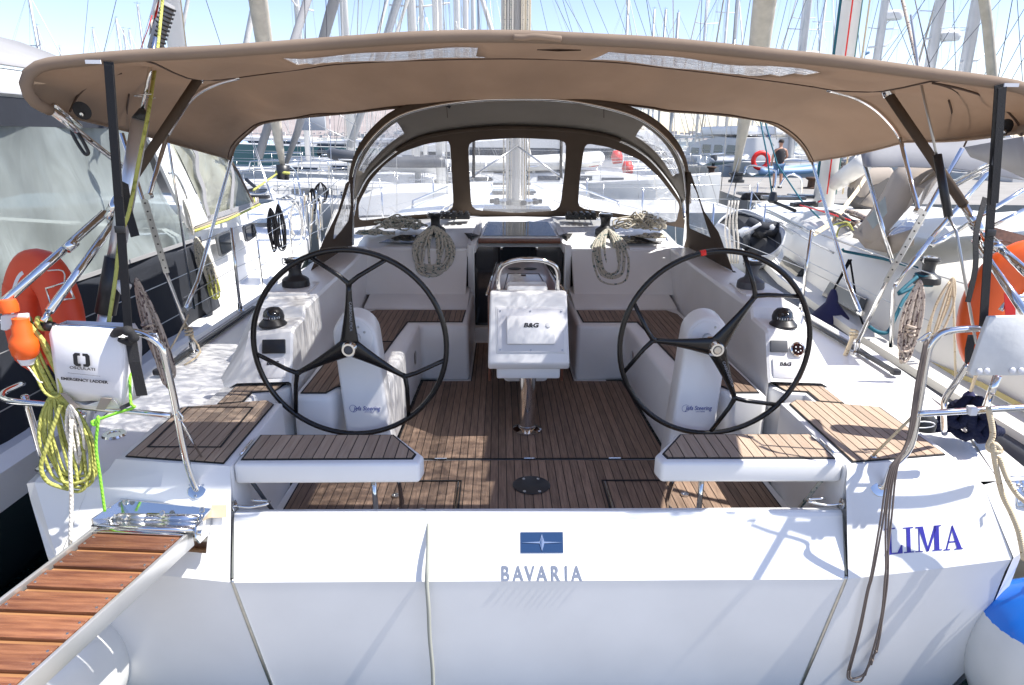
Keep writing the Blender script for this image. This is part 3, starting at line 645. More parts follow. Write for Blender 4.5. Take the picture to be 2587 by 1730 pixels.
# ================================================================== table, companionway, coachroof
tb = prism('cockpit_table', [(XC-.235, 4.32, 1.775), (XC+.235, 4.32, 1.775), (XC+.175, 5.55, 1.775), (XC-.175, 5.55, 1.775)], (0, 0, -.03), 'mahogany', yacht, bevel=.008)
for sd in (-1, 1):
    prism('table_leaf', [(XC+sd*.235, 4.36, 1.765), (XC+sd*.178, 5.53, 1.765), (XC+sd*.178, 5.53, 1.17), (XC+sd*.235, 4.36, 1.17)], (sd*.02, 0, 0), 'mahogany', tb, bevel=.005)
    tube('leaf_rail', [(XC+sd*.262, 4.34, 1.77), (XC+sd*.205, 5.54, 1.77)], .006, 'steel', tb, seg=6)
for q in ([(-.15, 4.45), (.15, 4.45), (.115, 5.05), (-.115, 5.05)],):
    tube('lid_groove', [(XC+a, b, 1.7768) for a, b in q], 0, 'caulk', tb, closed=True, flat=(.006, .002, (0, 0, 1)))
for sd in (-1, 1): lathe('cup_hole', [(0, .0015), (.05, .0015), (.052, .0)], (XC+sd*.062, 5.24, 1.776), 'caulk', tb)
box('lid_catch', (XC+.0, 4.98, 1.778), (.035, .02, .005), 'black_plastic', tb)
mesh('table_trunk', [V(q) for q in []], [], 'gelcoat', tb) if False else None
box('table_trunk', (XC, 4.75, 1.46), (.30, .80, .60), 'gelcoat_grip', tb, bevel=.03)
pod_p = [(3.93, 1.40), (3.905, 1.445), (4.08, 1.825), (4.11, 1.85), (4.36, 1.80), (4.36, 1.40)]
pd = loft('instrument_pod', [[(XC+s*(.235+(.012 if z < 1.5 else 0)) , y, z) for y, z in pod_p] for s in (-1, 1)], 'gelcoat', tb, close=True, smooth=False, caps=True)
bmx = bmesh.new(); bmx.from_mesh(pd.data); bmesh.ops.bevel(bmx, geom=[e for e in bmx.edges if e.calc_face_angle(0) > .3], offset=.014, segments=3, profile=.5, affect='EDGES'); bmx.to_mesh(pd.data); bmx.free()
for p_ in pd.data.polygons: p_.use_smooth = True
sharp(pd.data, .6)
box('pod_base', (XC, 4.13, 1.365), (.39, .34, .075), 'gelcoat', tb, bevel=.012)
box('pod_back', (XC, 4.33, 1.825), (.26, .14, .05), 'gelcoat', tb, bevel=.02)
f0 = V((XC, 3.905, 1.445)); fv = V((0, .175, .38)).normalized(); fu = V((1, 0, 0)); fq = V((0, -.38, .175)).normalized()
def podpt(k, x, y, dd=0):
    sx, sy = src(k, x, y); d = Fw+(sx-1293.5)/FOC*Rt+(865-sy)/FOC*Up
    t = (f0+fq*dd-V((0, 0, H))).dot(fq)/d.dot(fq); return V((0, 0, H))+d*t
fr = prism('pod_frame', [podpt('e', x, y, -.002) for x, y in ((1050, 582), (1500, 582), (1512, 893), (1052, 893))], fq*.006, 'gelcoat', tb, bevel=.003)
fr2 = prism('pod_frame_inner', [podpt('e', x, y, .0) for x, y in ((1060, 596), (1490, 598), (1500, 885), (1062, 885))], fq*.008, 'pvc_white', tb, bevel=.003)
cv = prism('plotter_cover', [podpt('e', x, y, .006) for x, y in ((1120, 650), (1435, 650), (1438, 835), (1122, 835))], fq*.028, 'gelcoat', tb, bevel=.006)
text('cover_print', 'B&G', .036, podpt('e', 1280, 720, .0345), fu, fv, 'print_black', cv, shear=.2, bold=.0015, sx=1.3)
lathe('cover_knob', [(0, .006), (.014, .005), (.017, 0)], podpt('e', 1395, 706, .034), 'gelcoat', cv, axis=fq)
for x, y in ((1078, 613), (1276, 615), (1478, 617), (1078, 868), (1280, 870), (1487, 870)): lathe('screw', [(0, .003), (.005, .003), (.006, 0)], podpt('e', x, y, .008), 'steel_brushed', tb, axis=fq, seg=10)
tube('grab_rail', [(XC-.185, 4.19, 1.84), (XC-.187, 4.16, 1.93), (XC-.16, 4.13, 2.0), (XC-.09, 4.11, 2.035), (XC, 4.10, 2.045), (XC+.09, 4.11, 2.035), (XC+.16, 4.13, 2.0), (XC+.187, 4.16, 1.93), (XC+.185, 4.19, 1.84)], .0145, 'steel', tb, n=5, seg=12)
lathe('table_post', [(.052, 0), (.052, .40)], (XC, 4.04, .96), 'steel', tb, seg=28)
lathe('post_flange', [(.092, 0), (.092, .010), (.07, .018), (.056, .022), (.056, .035), (.052, .036)], (XC, 4.04, .953), 'steel', tb, seg=32)
lathe('table_post', [(.04, 0), (.04, .42)], (XC-.06, 5.1, .955), 'steel_brushed', tb, seg=20)
lathe('post_flange', [(.075, 0), (.075, .012), (.05, .018)], (XC-.06, 5.1, .953), 'steel_brushed', tb, seg=24)
# bench wall lamps
for sd in (-1, 1): lathe('courtesy_lamp', [(0, .012), (.045, .010), (.055, 0)], (S(sd, .792), 4.72, 1.22), 'steel_brushed', yacht, axis=(-sd, 0, 0), seg=24)
# companionway
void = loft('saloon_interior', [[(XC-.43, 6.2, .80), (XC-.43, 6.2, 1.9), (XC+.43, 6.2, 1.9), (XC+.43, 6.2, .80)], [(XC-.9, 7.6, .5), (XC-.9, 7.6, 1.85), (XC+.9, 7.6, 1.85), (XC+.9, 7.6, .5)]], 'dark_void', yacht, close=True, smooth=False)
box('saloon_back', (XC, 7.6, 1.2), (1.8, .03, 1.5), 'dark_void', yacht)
box('companionway_sill', (XC, 6.15, 1.0), (.86, .12, .13), 'gelcoat', yacht, bevel=.012)
box('washboard', (XC, 6.19, 1.42), (.80, .012, .76), 'smoked', yacht)
for o_ in (bpy.data.objects['washboard'],): o_.data.materials.clear(); o_.data.materials.append(M['dark_glass'])
for sd in (-1, 1):
    box('companionway_jamb', (XC+sd*.435, 6.13, 1.43), (.06, .10, .80), 'gelcoat', yacht, bevel=.008)
    box('jamb_track', (XC+sd*.412, 6.075, 1.43), (.014, .012, .78), 'alloy', yacht)
    box('board_lock', (XC+sd*.16, 6.178, 1.79), (.022, .01, .035), 'steel', yacht, bevel=.003)
    prism('hatch_runner', [(XC+sd*.39, 6.10, 1.84), (XC+sd*.47, 6.08, 1.80), (XC+sd*.47, 6.16, 1.845), (XC+sd*.375, 6.75, 1.99), (XC+sd*.34, 6.75, 2.0), (XC+sd*.36, 6.20, 1.90)], (0, 0, -.08), 'gelcoat', yacht, bevel=.008)
box('hatch_lip', (XC, 6.14, 1.862), (.74, .03, .045), 'mahogany', yacht, bevel=.004)
hs = prism('sliding_hatch', [(XC-.36, 6.155, 1.893), (XC+.36, 6.155, 1.893), (XC+.31, 6.66, 1.975), (XC-.31, 6.66, 1.975)], (0, 0, -.03), 'gelcoat', yacht, bevel=.008)
prism('hatch_pane', [(XC-.335, 6.18, 1.8985), (XC+.335, 6.18, 1.8985), (XC+.29, 6.63, 1.9725), (XC-.29, 6.63, 1.9725)], (0, 0, .004), 'dark_glass', hs)
rows = []
for Y, zc, half, drop in ((6.155, 1.805, 1.42, .012), (6.30, 1.86, 1.47, .03), (6.45, 1.90, 1.50, .05), (6.9, 1.975, 1.50, .08), (7.4, 2.02, 1.46, .09), (8.5, 2.06, 1.30, .10), (10, 2.06, 1.02, .10), (11.6, 1.98, .68, .09), (12.6, 1.75, .45, .06)):
    r_ = []
    for t in (-1.14, -1.0, -.93, -.75, -.5, -.25, 0, .25, .5, .75, .93, 1.0, 1.14):
        a = abs(t); z = zc-drop*a*a if a <= .93 else (zc-drop-.05 if a <= 1.0 else 1.44+.01*(Y-6))
        r_.append((XC+t*half, Y, z))
    rows.append(r_)
loft('coachroof', rows, 'gelcoat', yacht, auto=.6)
fd = [[(XC-s, Y, z) for s in (k, k*.5, 0, -k*.5, -k)] for Y, k, z in ((11.5, 1.0, 1.62), (13, .9, 1.66), (14.5, .55, 1.70), (16.1, .05, 1.76))]
loft('foredeck', fd, 'gelcoat', yacht)
# dark deck windows beside the winches
for sd in (-1, 1):
    prism('deck_window', [(S(sd, 1.27), 6.185, 1.832), (S(sd, .85), 6.185, 1.832), (S(sd, .85), 6.36, 1.880), (S(sd, 1.10), 6.36, 1.875)], (0, 0, .006), 'dark_glass', yacht)
    # rope clutches ahead of the winches
    cb = box('rope_clutch', (S(sd, .62), 6.78, 2.01), (.30, .10, .055), 'black_plastic', yacht, bevel=.006)
    for k in range(5):
        box('clutch_lever', (S(sd, .62-.12+.06*k), 6.75, 2.045), (.035, .13, .03), 'black_plastic', cb, bevel=.006)
    for k in range(4):
        tube('led_line', [(S(sd, .60+.06*k), 6.72, 2.0), (S(sd, .58+.06*k), 7.3, 2.045), (S(sd, .45+.05*k), 8.0, 2.06)], .006, 'rope_light', yacht, seg=6)
# mast, sail, boom, vang, rods seen through the screen
ms = loft('mast', [[(XC+.115*math.cos(R(a)), 7.62+.16*math.sin(R(a)), z) for a in range(0, 360, 24)] for z in (2.05, 20.5)], 'mast_paint', yacht, close=True, caps=True)
prism('mast_sail_slot', [(XC+.035, 7.445, 2.9), (XC+.135, 7.50, 2.9), (XC+.135, 7.50, 20), (XC+.035, 7.445, 20)], (0, .02, 0), 'sail_cloth', ms)
tube('furled_sail', [(XC-.115, 7.50, 3.3), (XC-.12, 7.48, 6), (XC-.12, 7.48, 12), (XC-.11, 7.5, 19)], .05, 'sail_white', ms, seg=8)
tube('boom', [(XC, 7.45, 3.05), (XC, 3.7, 3.32)], .075, 'mast_white', yacht, seg=16) if False else None
lathe('mast_collar', [(.20, 0), (.20, .04), (.16, .06)], (XC, 7.62, 2.05), 'steel_brushed', ms)
for k, (dx, r_) in enumerate(((-.20, .010), (-.15, .008), (.15, .009), (.19, .008), (.08, .007), (-.08, .008), (-.11, .01), (.12, .008))):
    tube('halyard', [(XC+dx*.7, 7.42, 2.12), (XC+dx*.65, 7.42, 3.5), (XC+dx*.6, 7.45, 18)], r_*.8, ('rope_light', 'rope_white', 'rope_grey', 'rope_cream')[k % 4], ms, seg=6)
for k in range(10):
    a = R(36*k); lathe('halyard_block', [(0, 0), (.03, .0), (.032, .02), (.03, .045), (0, .05)], (XC+.26*math.cos(a), 7.60+.2*math.sin(a), 2.06), 'black_plastic', yacht, seg=10)
for sd in (-1, 1):
    tube('screen_rod', [P('b', 1190, 960, Y=7.35), P('b', 880 if sd < 0 else 1490, 1175, Y=7.1)], .010, 'steel_brushed', yacht)
    tube('shroud', [(S(sd, 1.95), 8.2, 1.5), (S(sd, 1.25), 8.0, 9.0), (XC, 7.7, 19)], .006, 'wire', yacht, seg=5)
    tube('shroud', [(S(sd, 1.88), 8.5, 1.5), (XC, 7.7, 9.0)], .005, 'wire', yacht, seg=5)
    tube('deck_grab_rail', [(S(sd, 1.15), 7.7, 2.0), (S(sd, 1.14), 7.72, 2.07), (S(sd, .9), 9.6, 2.10), (S(sd, .9), 9.62, 2.0)], .012, 'steel', yacht)
prism('deck_hatch', [(XC-.35, 7.08, 2.02), (XC+.35, 7.08, 2.02), (XC+.33, 7.22, 2.04), (XC-.33, 7.22, 2.04)], (0, 0, .03), 'smoked', yacht)
for Y in (8.8, 10.4): prism('deck_hatch', [(XC-.28, Y, 2.075), (XC+.28, Y, 2.075), (XC+.27, Y+.5, 2.07), (XC-.27, Y+.5, 2.07)], (0, 0, .03), 'smoked', yacht)

# ================================================================== sprayhood
def holed(name, outer, holes, mt, parent, thick=.004):
    bm = bmesh.new(); ed = []
    for lp in [outer]+holes:
        vs = [bm.verts.new(V(p)) for p in lp]
        ed += [bm.edges.new((vs[i], vs[(i+1) % len(vs)])) for i in range(len(vs))]
    bmesh.ops.triangle_fill(bm, use_beauty=True, use_dissolve=False, edges=ed)
    bmesh.ops.recalc_face_normals(bm, faces=bm.faces)
    if thick: bmesh.ops.solidify(bm, geom=bm.faces[:], thickness=thick)
    me = bpy.data.meshes.new(name); bm.to_mesh(me); bm.free(); return link(name, me, mt, parent, smooth=False)
def resample(pts, n):
    pts = [V(p) for p in pts]; L = [0]
    for a, b in zip(pts, pts[1:]): L.append(L[-1]+(b-a).length)
    out = []; j = 0
    for i in range(n):
        t = L[-1]*i/(n-1)
        while j < len(L)-2 and L[j+1] < t: j += 1
        f = (t-L[j])/max(1e-9, L[j+1]-L[j]); out.append(pts[j].lerp(pts[j+1], min(1, f)))
    return out
def rounded(pts, k=3, f=.22):
    """cut corners of a small outline so windows have round corners"""
    out = []; n = len(pts)
    for i in range(n):
        a, b, c = pts[i-1], pts[i], pts[(i+1) % n]
        for j in range(k+1):
            t = j/k; p0 = b.lerp(a, f); p1 = b.lerp(c, f)
            out.append((1-t)**2*p0+2*t*(1-t)*b+t*t*p1)
    return out
# plane of the screen: from the front bow down to the roof ahead of the winches
bx = [(105, 1500), (120, 1320), (190, 1170), (280, 1070), (420, 960), (600, 885), (900, 840), (1200, 828), (1600, 852), (1850, 905), (2050, 1020), (2200, 1195), (2285, 1330), (2290, 1500)]
SA = V((XC, 6.45, 2.86)); SB = V((XC, 7.02, 2.0)); sn = V((0, -(SB.z-SA.z)*-1, (SB.y-SA.y))); sn = V((0, (SB.z-SA.z), -(SB.y-SA.y))).normalized()
def scr(x, y, off=0, k='b'):
    sx, sy = src(k, x, y); d = Fw+(sx-1293.5)/FOC*Rt+(865-sy)/FOC*Up
    t = (SA+sn*off-V((0, 0, H))).dot(sn)/d.dot(sn); return V((0, 0, H))+d*t
base = [(1900, 1432), (1530, 1422), (1200, 1425), (850, 1420), (600, 1440)]
outer = spline([scr(*q) for q in bx], 4)+[scr(*q) for q in base]
holes = [rounded([scr(*q) for q in h_]) for h_ in (
    [(148, 1455), (145, 1340), (225, 1185), (320, 1080), (430, 1000), (590, 945), (735, 925), (750, 960), (772, 1365), (700, 1400), (420, 1420)],
    [(868, 925), (1190, 905), (1512, 920), (1505, 1100), (1470, 1385), (1180, 1400), (890, 1380), (875, 1150)],
    [(1635, 940), (1800, 968), (2000, 1050), (2130, 1170), (2262, 1345), (2235, 1472), (1900, 1410), (1590, 1370), (1600, 1180)])]
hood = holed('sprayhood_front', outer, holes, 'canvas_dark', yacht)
for h_ in holes: mesh('clear_window', [q+sn*-.001 for q in h_], [tuple(range(len(h_)))], 'vinyl', hood)
for x in (820, 1525): tube('zip_seam', [scr(x, 860, -.006), scr(x+8*(1 if x < 1000 else -1), 1400, -.006)], 0, 'canvas_thread', hood, flat=(.03, .004, (0, -1, 0)))
for x in (905, 1480): tube('window_strap', [scr(x, 855, -.012), scr(x-2, 1170, -.02)], 0, 'black_strap', hood, flat=(.028, .004, (0, -1, 0)))
# roof band between the two bows
ax_ = [(112, 1330), (120, 1150), (165, 1005), (255, 875), (400, 755), (600, 690), (900, 645), (1200, 635), (1500, 645), (1800, 700), (2000, 770), (2150, 880), (2245, 1010), (2285, 1150), (2300, 1340)]
HY = lambda y: 5.85+max(0, (y-1000))/330*.30
A1 = resample(spline([P('b', x, y, Y=HY(y)) for x, y in ax_], 5), 61)
B1 = resample(spline([scr(*q) for q in bx[1:-1]], 5), 61)
mid = [a.lerp(b, .5)+V((0, 0, .03)) for a, b in zip(A1, B1)]
gridr = [A1, [a.lerp(b, .25)+V((0, 0, .022)) for a, b in zip(A1, B1)], mid, [a.lerp(b, .75)+V((0, 0, .022)) for a, b in zip(A1, B1)], B1]
def gridmesh(name, rows, keep, mt, parent, thick=0.004):
    vs = [p for r in rows for p in r]; n = len(rows[0]); fs = []
    for i in range(len(rows)-1):
        for j in range(n-1):
            if keep(i, j): fs.append((i*n+j, i*n+j+1, (i+1)*n+j+1, (i+1)*n+j))
    used = sorted({i for f in fs for i in f}); mp_ = {u: k for k, u in enumerate(used)}
    return mesh(name, [vs[u] for u in used], [tuple(mp_[i] for i in f) for f in fs], mt, parent, smooth=True, thick=thick)
isw = lambda i, j: (5 <= j <= 13 or 46 <= j <= 54) and 1 <= i <= 2
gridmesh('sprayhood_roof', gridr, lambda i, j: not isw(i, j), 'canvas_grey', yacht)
gridmesh('clear_window', gridr, lambda i, j: isw(i, j) and j < 30, 'vinyl', hood, 0)
gridmesh('clear_window', gridr, lambda i, j: isw(i, j) and j > 30, 'vinyl', hood, 0)
# brown outer edge of the hood and steel bows
tube('sprayhood_hem', [p+V((0, -.012, .012)) for p in A1], 0, 'canvas_dark', hood, flat=(.10, .006, (0, .3, 1))) if False else None
outA = [p+((p-V((XC, p.y, 2.1))).normalized())*.035 for p in A1]
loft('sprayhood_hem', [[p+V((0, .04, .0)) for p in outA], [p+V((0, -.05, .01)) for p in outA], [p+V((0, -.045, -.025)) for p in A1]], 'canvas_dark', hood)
ftL, ftR = V((S(-1, 1.525), 6.28, 1.80)), V((S(1, 1.535), 6.30, 1.80))
tube('hood_bow', [ftL]+[p+V((0, -.055, -.022)) for p in A1]+[ftR], .0125, 'steel', hood, seg=10)
tube('hood_bow', [ftL+V((.01, .02, .25))]+[p+V((0, -.02, -.02)) for p in B1[1:13]], .0125, 'steel', hood, seg=10)
tube('hood_bow', [p+V((0, -.02, -.02)) for p in B1[44:60]]+[ftR+V((-.01, .02, .25))], .0125, 'steel', hood, seg=10)
tube('bow_sleeve', [p+V((0, -.02, -.015)) for p in B1[12:45]], .018, 'canvas_dark', hood, seg=8)
for x in (725, 1760):
    q = P('b', x, 690, Y=5.86); tube('hood_clip', [q+V((-.06, 0, .01)), q, q+V((.03, 0, -.02))], .012, 'black_plastic', hood)
    tube('hood_tie', [q, q+V((.005, 0, -.10))], .003, 'canvas_thread', hood, seg=5)
# side wings with their windows
for sd in (-1, 1):
    k = 'b'
    if sd < 0:
        pts = [('b', 120, 1150, 6.0), ('b', 108, 1330, 6.2), ('b', 100, 1563, 6.28), ('e', 100, 190, 6.28), ('d', 2045, 348, 5.05), ('d', 2120, 170, 5.25), ('b', 10, 1390, 5.6), ('b', 60, 1210, 5.85)]
        win = [('b', 20, 1400, 5.65), ('b', 60, 1280, 5.85), ('b', 92, 1180, 5.98), ('b', 96, 1350, 6.12), ('b', 78, 1455, 6.1), ('b', 30, 1520, 5.9), ('d', 2190, 150, 5.5), ('d', 2200, 60, 5.5)]
    else:
        pts = [('b', 2290, 1130, 6.0), ('b', 2302, 1330, 6.2), ('b', 2308, 1563, 6.28), ('e', 2290, 190, 6.28), ('f', 430, 350, 5.05), ('f', 335, 95, 5.25), ('c', 240, 1390, 5.6), ('c', 150, 1130, 5.85)]
        win = [('c', 155, 1190, 5.9), ('c', 195, 1270, 5.8), ('c', 245, 1440, 5.55), ('c', 285, 1563, 5.4), ('f', 285, 130, 5.4), ('f', 180, 85, 5.7), ('c', 140, 1500, 5.95), ('c', 142, 1300, 5.98)]
    q = [P(a, b, c, Y=d) for a, b, c, d in pts]; wv = rounded([P(a, b, c, Y=d) for a, b, c, d in win], 3, .25)
    # flatten both onto one plane
    c0 = q[3]; nn = (q[4]-c0).cross(q[0]-c0).normalized()
    def fl(p):
        d = p-V((0, 0, H)); t = (c0-V((0, 0, H))).dot(nn)/d.dot(nn); return V((0, 0, H))+d*t
    wing = holed('sprayhood_wing', [fl(p) for p in q], [[fl(p) for p in wv]], 'canvas_dark', yacht)
    mesh('clear_window', [fl(p) for p in wv], [tuple(range(len(wv)))], 'vinyl', hood)
    tip = fl(q[4]); tube('wing_strap', [tip, tip+V((sd*.10, -.45, -.10))], 0, 'black_strap', hood, flat=(.02, .003, (0, 0, 1)))

# ================================================================== bimini
def arc(specs): return spline([P(k, x, y, Y=Y) for k, x, y, Y in specs], 5)
Ya = 2.45
aft = [('a', 310, 722, Ya+.14), ('a', 215, 672, Ya+.06), ('a', 165, 600, Ya+.02), ('a', 155, 520, Ya), ('a', 205, 455, Ya), ('a', 300, 418, Ya), ('a', 500, 395, Ya), ('a', 900, 362, Ya), ('a', 1500, 330, Ya), ('b', 0, 278, Ya), ('b', 600, 240, Ya), ('b', 1200, 236, Ya),
       ('b', 1800, 262, Ya), ('c', 0, 285, Ya), ('c', 600, 345, Ya), ('c', 1200, 410, Ya), ('c', 1700, 478, Ya), ('c', 2100, 530, Ya), ('c', 2345, 572, Ya)]
Aft = arc(aft)
Aft = [p for p in Aft]+[V((S(1, 1.76), Ya, 2.87)), V((S(1, 1.785), Ya+.02, 2.84)), V((S(1, 1.78), Ya+.06, 2.81)), V((S(1, 1.74), Ya+.14, 2.785))]
Ym = 4.40
midp = arc([('a', 885, 868, Ym), ('a', 980, 800, Ym), ('a', 1110, 720, Ym), ('a', 1280, 600, Ym), ('a', 1420, 535, Ym), ('a', 1580, 500, Ym), ('a', 2000, 445, Ym), ('b', 0, 415, Ym), ('b', 500, 390, Ym), ('b', 1200, 378, Ym),
            ('b', 1800, 400, Ym), ('c', 0, 440, Ym), ('c', 500, 500, Ym), ('c', 1050, 578, Ym), ('c', 1250, 635, Ym), ('c', 1400, 720, Ym), ('c', 1500, 830, Ym), ('c', 1560, 930, Ym)])
Yf = 5.95
fore = arc([('a', 1520, 1045, Yf), ('a', 1545, 960, Yf), ('a', 1640, 865, Yf), ('a', 1730, 805, Yf), ('a', 1950, 770, Yf), ('a', 2345, 733, Yf), ('b', 350, 708, Yf), ('b', 800, 670, Yf), ('b', 1200, 655, Yf), ('b', 1700, 665, Yf),
            ('b', 2050, 700, Yf), ('c', 0, 725, Yf), ('c', 300, 745, Yf), ('c', 600, 785, Yf), ('c', 720, 825, Yf), ('c', 830, 900, Yf), ('c', 900, 975, Yf), ('c', 945, 1062, Yf)])
NU = 97
R0, R1, R2 = resample(Aft, NU), resample(midp, NU), resample(fore, NU)
# straighten: match by position across, not by arc length, over the flat top
def bysym(rows):
    return rows
def blend(a, b, t, sag, side=0):
    o = []
    for i, (p, q) in enumerate(zip(a, b)):
        c = p.lerp(q, t); e = 4*t*(1-t); u = i/(NU-1); edge = min(u, 1-u)
        k = 1 if edge > .12 else edge/.12
        c = c+V((0, 0, -sag*e*(.4+.6*k)))
        if edge < .10: c = c+V(((1 if u < .5 else -1)*side*e*(1-edge/.10), 0, 0))
        # soft wrinkles running from the bows
        c.z += .006*e*math.sin(u*61+3*t)+.005*e*math.sin(u*37-2*t)
        sd_ = max(0, 1-abs(edge-.14)/.14)
        c.z += .022*sd_*e*math.sin(edge*55+t*5.5)+.012*sd_*e*math.sin(edge*90-t*9)
        o.append(c)
    return o
rowsb = [R0]+[blend(R0, R1, k/8, .018, .02) for k in range(1, 8)]+[R1]+[blend(R1, R2, k/9, .03, .03) for k in range(1, 9)]+[R2]
def inwin(i, j):
    if not (2 <= i <= 6): return False
    x = (rowsb[i][j].x+rowsb[i][j+1].x)/2-XC
    return (-1.06 <= x <= -.27) or (.27 <= x <= 1.12)
can = gridmesh('bimini_canopy', rowsb, lambda i, j: not inwin(i, j), 'canvas', yacht, .004)
for sd in (-1, 1):
    gridmesh('roof_window', rowsb, lambda i, j, sd=sd: inwin(i, j) and (rowsb[i][j].x-XC)*sd > 0, 'vinyl_roof', can, 0)
tube('canopy_edge_roll', [p+V((0, .012, .0)) for p in R0], .020, 'canvas', can, seg=10)
tube('canopy_seam', [p+V((0, 0, -.008)) for p in R1[10:-10]], 0, 'canvas_thread', can, flat=(.012, .005, (0, 0, 1)))
tube('canopy_seam', [rowsb[-1][i_].lerp(rowsb[-2][i_], .55+.12*math.sin(i_*.45))+V((0, -.004, -.010)) for i_ in range(NU)], .0065, 'canvas_thread', can, seg=6)
tube('canopy_hem', [p for p in R2], .016, 'canvas', can, seg=8)
for j0, j1 in ((0, 0), (NU-1, NU-1)):
    tube('canopy_hem', [r[j0]+V((0, 0, -.003)) for r in rowsb], .007, 'canvas', can, seg=6)
for sd, k in ((-1, 14), (1, NU-15)):
    tube('canopy_piping', [rowsb[i][k]+V((0, 0, -.006)) for i in range(0, 9)], .004, 'canvas_thread', can, seg=5)
# ruched sleeves and leather patches near the sides
for sd, patch in ((-1, ('a', 540, 728)), (1, ('c', 2215, 840))):
    c_ = P(*patch, Y=2.70); lathe('strap_patch', [(0, .004), (.028, .003), (.034, 0)], c_, 'black_strap', can, axis=(0, -1, -.35)); lathe('snap_stud', [(0, .006), (.007, .005), (.008, 0)], c_+V((.0, -.003, -.012)), 'steel', can, axis=(0, -1, -.3), seg=10)
for pts in ([('c', 1750, 545), ('c', 1900, 600), ('c', 1990, 720), ('c', 1995, 850), ('c', 1950, 965)], [('c', 1850, 660), ('c', 1875, 780), ('c', 1845, 930)], [('c', 1740, 545), ('c', 1950, 590), ('c', 2150, 665), ('c', 2290, 790), ('c', 2330, 890)],
            [('a', 460, 735), ('a', 520, 620), ('a', 650, 520), ('a', 800, 480)], [('a', 770, 545), ('a', 850, 500), ('a', 900, 480)], [('a', 850, 620), ('a', 835, 740), ('a', 850, 850)]):
    q_ = []
    for k_, x_, y_ in pts:
        d_ = P(k_, x_, y_, Y=1.0)-V((0, 0, H)); best = None
        for i_ in range(len(rowsb)-1):
            for j_ in list(range(0, 26))+list(range(NU-26, NU)):
                w_ = rowsb[i_][j_]-V((0, 0, H)); e_ = (w_.normalized()-d_.normalized()).length
                if best is None or e_ < best[0]: best = (e_, rowsb[i_][j_])
        q_.append(V((0, 0, H))+d_*((best[1]-V((0, 0, H))).length/d_.length)*.992)
    tube('canopy_piping', q_, .0045, 'canvas_thread', can, n=5, seg=5)
box('canopy_tag', P('c', 1070, 972, Y=5.8), (.022, .004, .022), 'reflective', can)
box('canopy_tag', P('a', 1495, 963, Y=5.8), (.018, .004, .02), 'reflective', can)
# vent slot and zip bump on the aft edge
tube('zip_pull', [P('b', 1165, 245, Y=2.435), P('b', 1240, 247, Y=2.43), P('b', 1310, 240, Y=2.425), P('b', 1440, 252, Y=2.43), P('b', 1475, 255, Y=2.435)], .010, 'canvas', can, n=4)
prism('vent_slot', [P('b', 1320, 330, Y=2.75), P('b', 1460, 326, Y=2.75), P('b', 1610, 332, Y=2.75), P('b', 1460, 338, Y=2.75)], (0, 0, .003), 'canvas_thread', can)
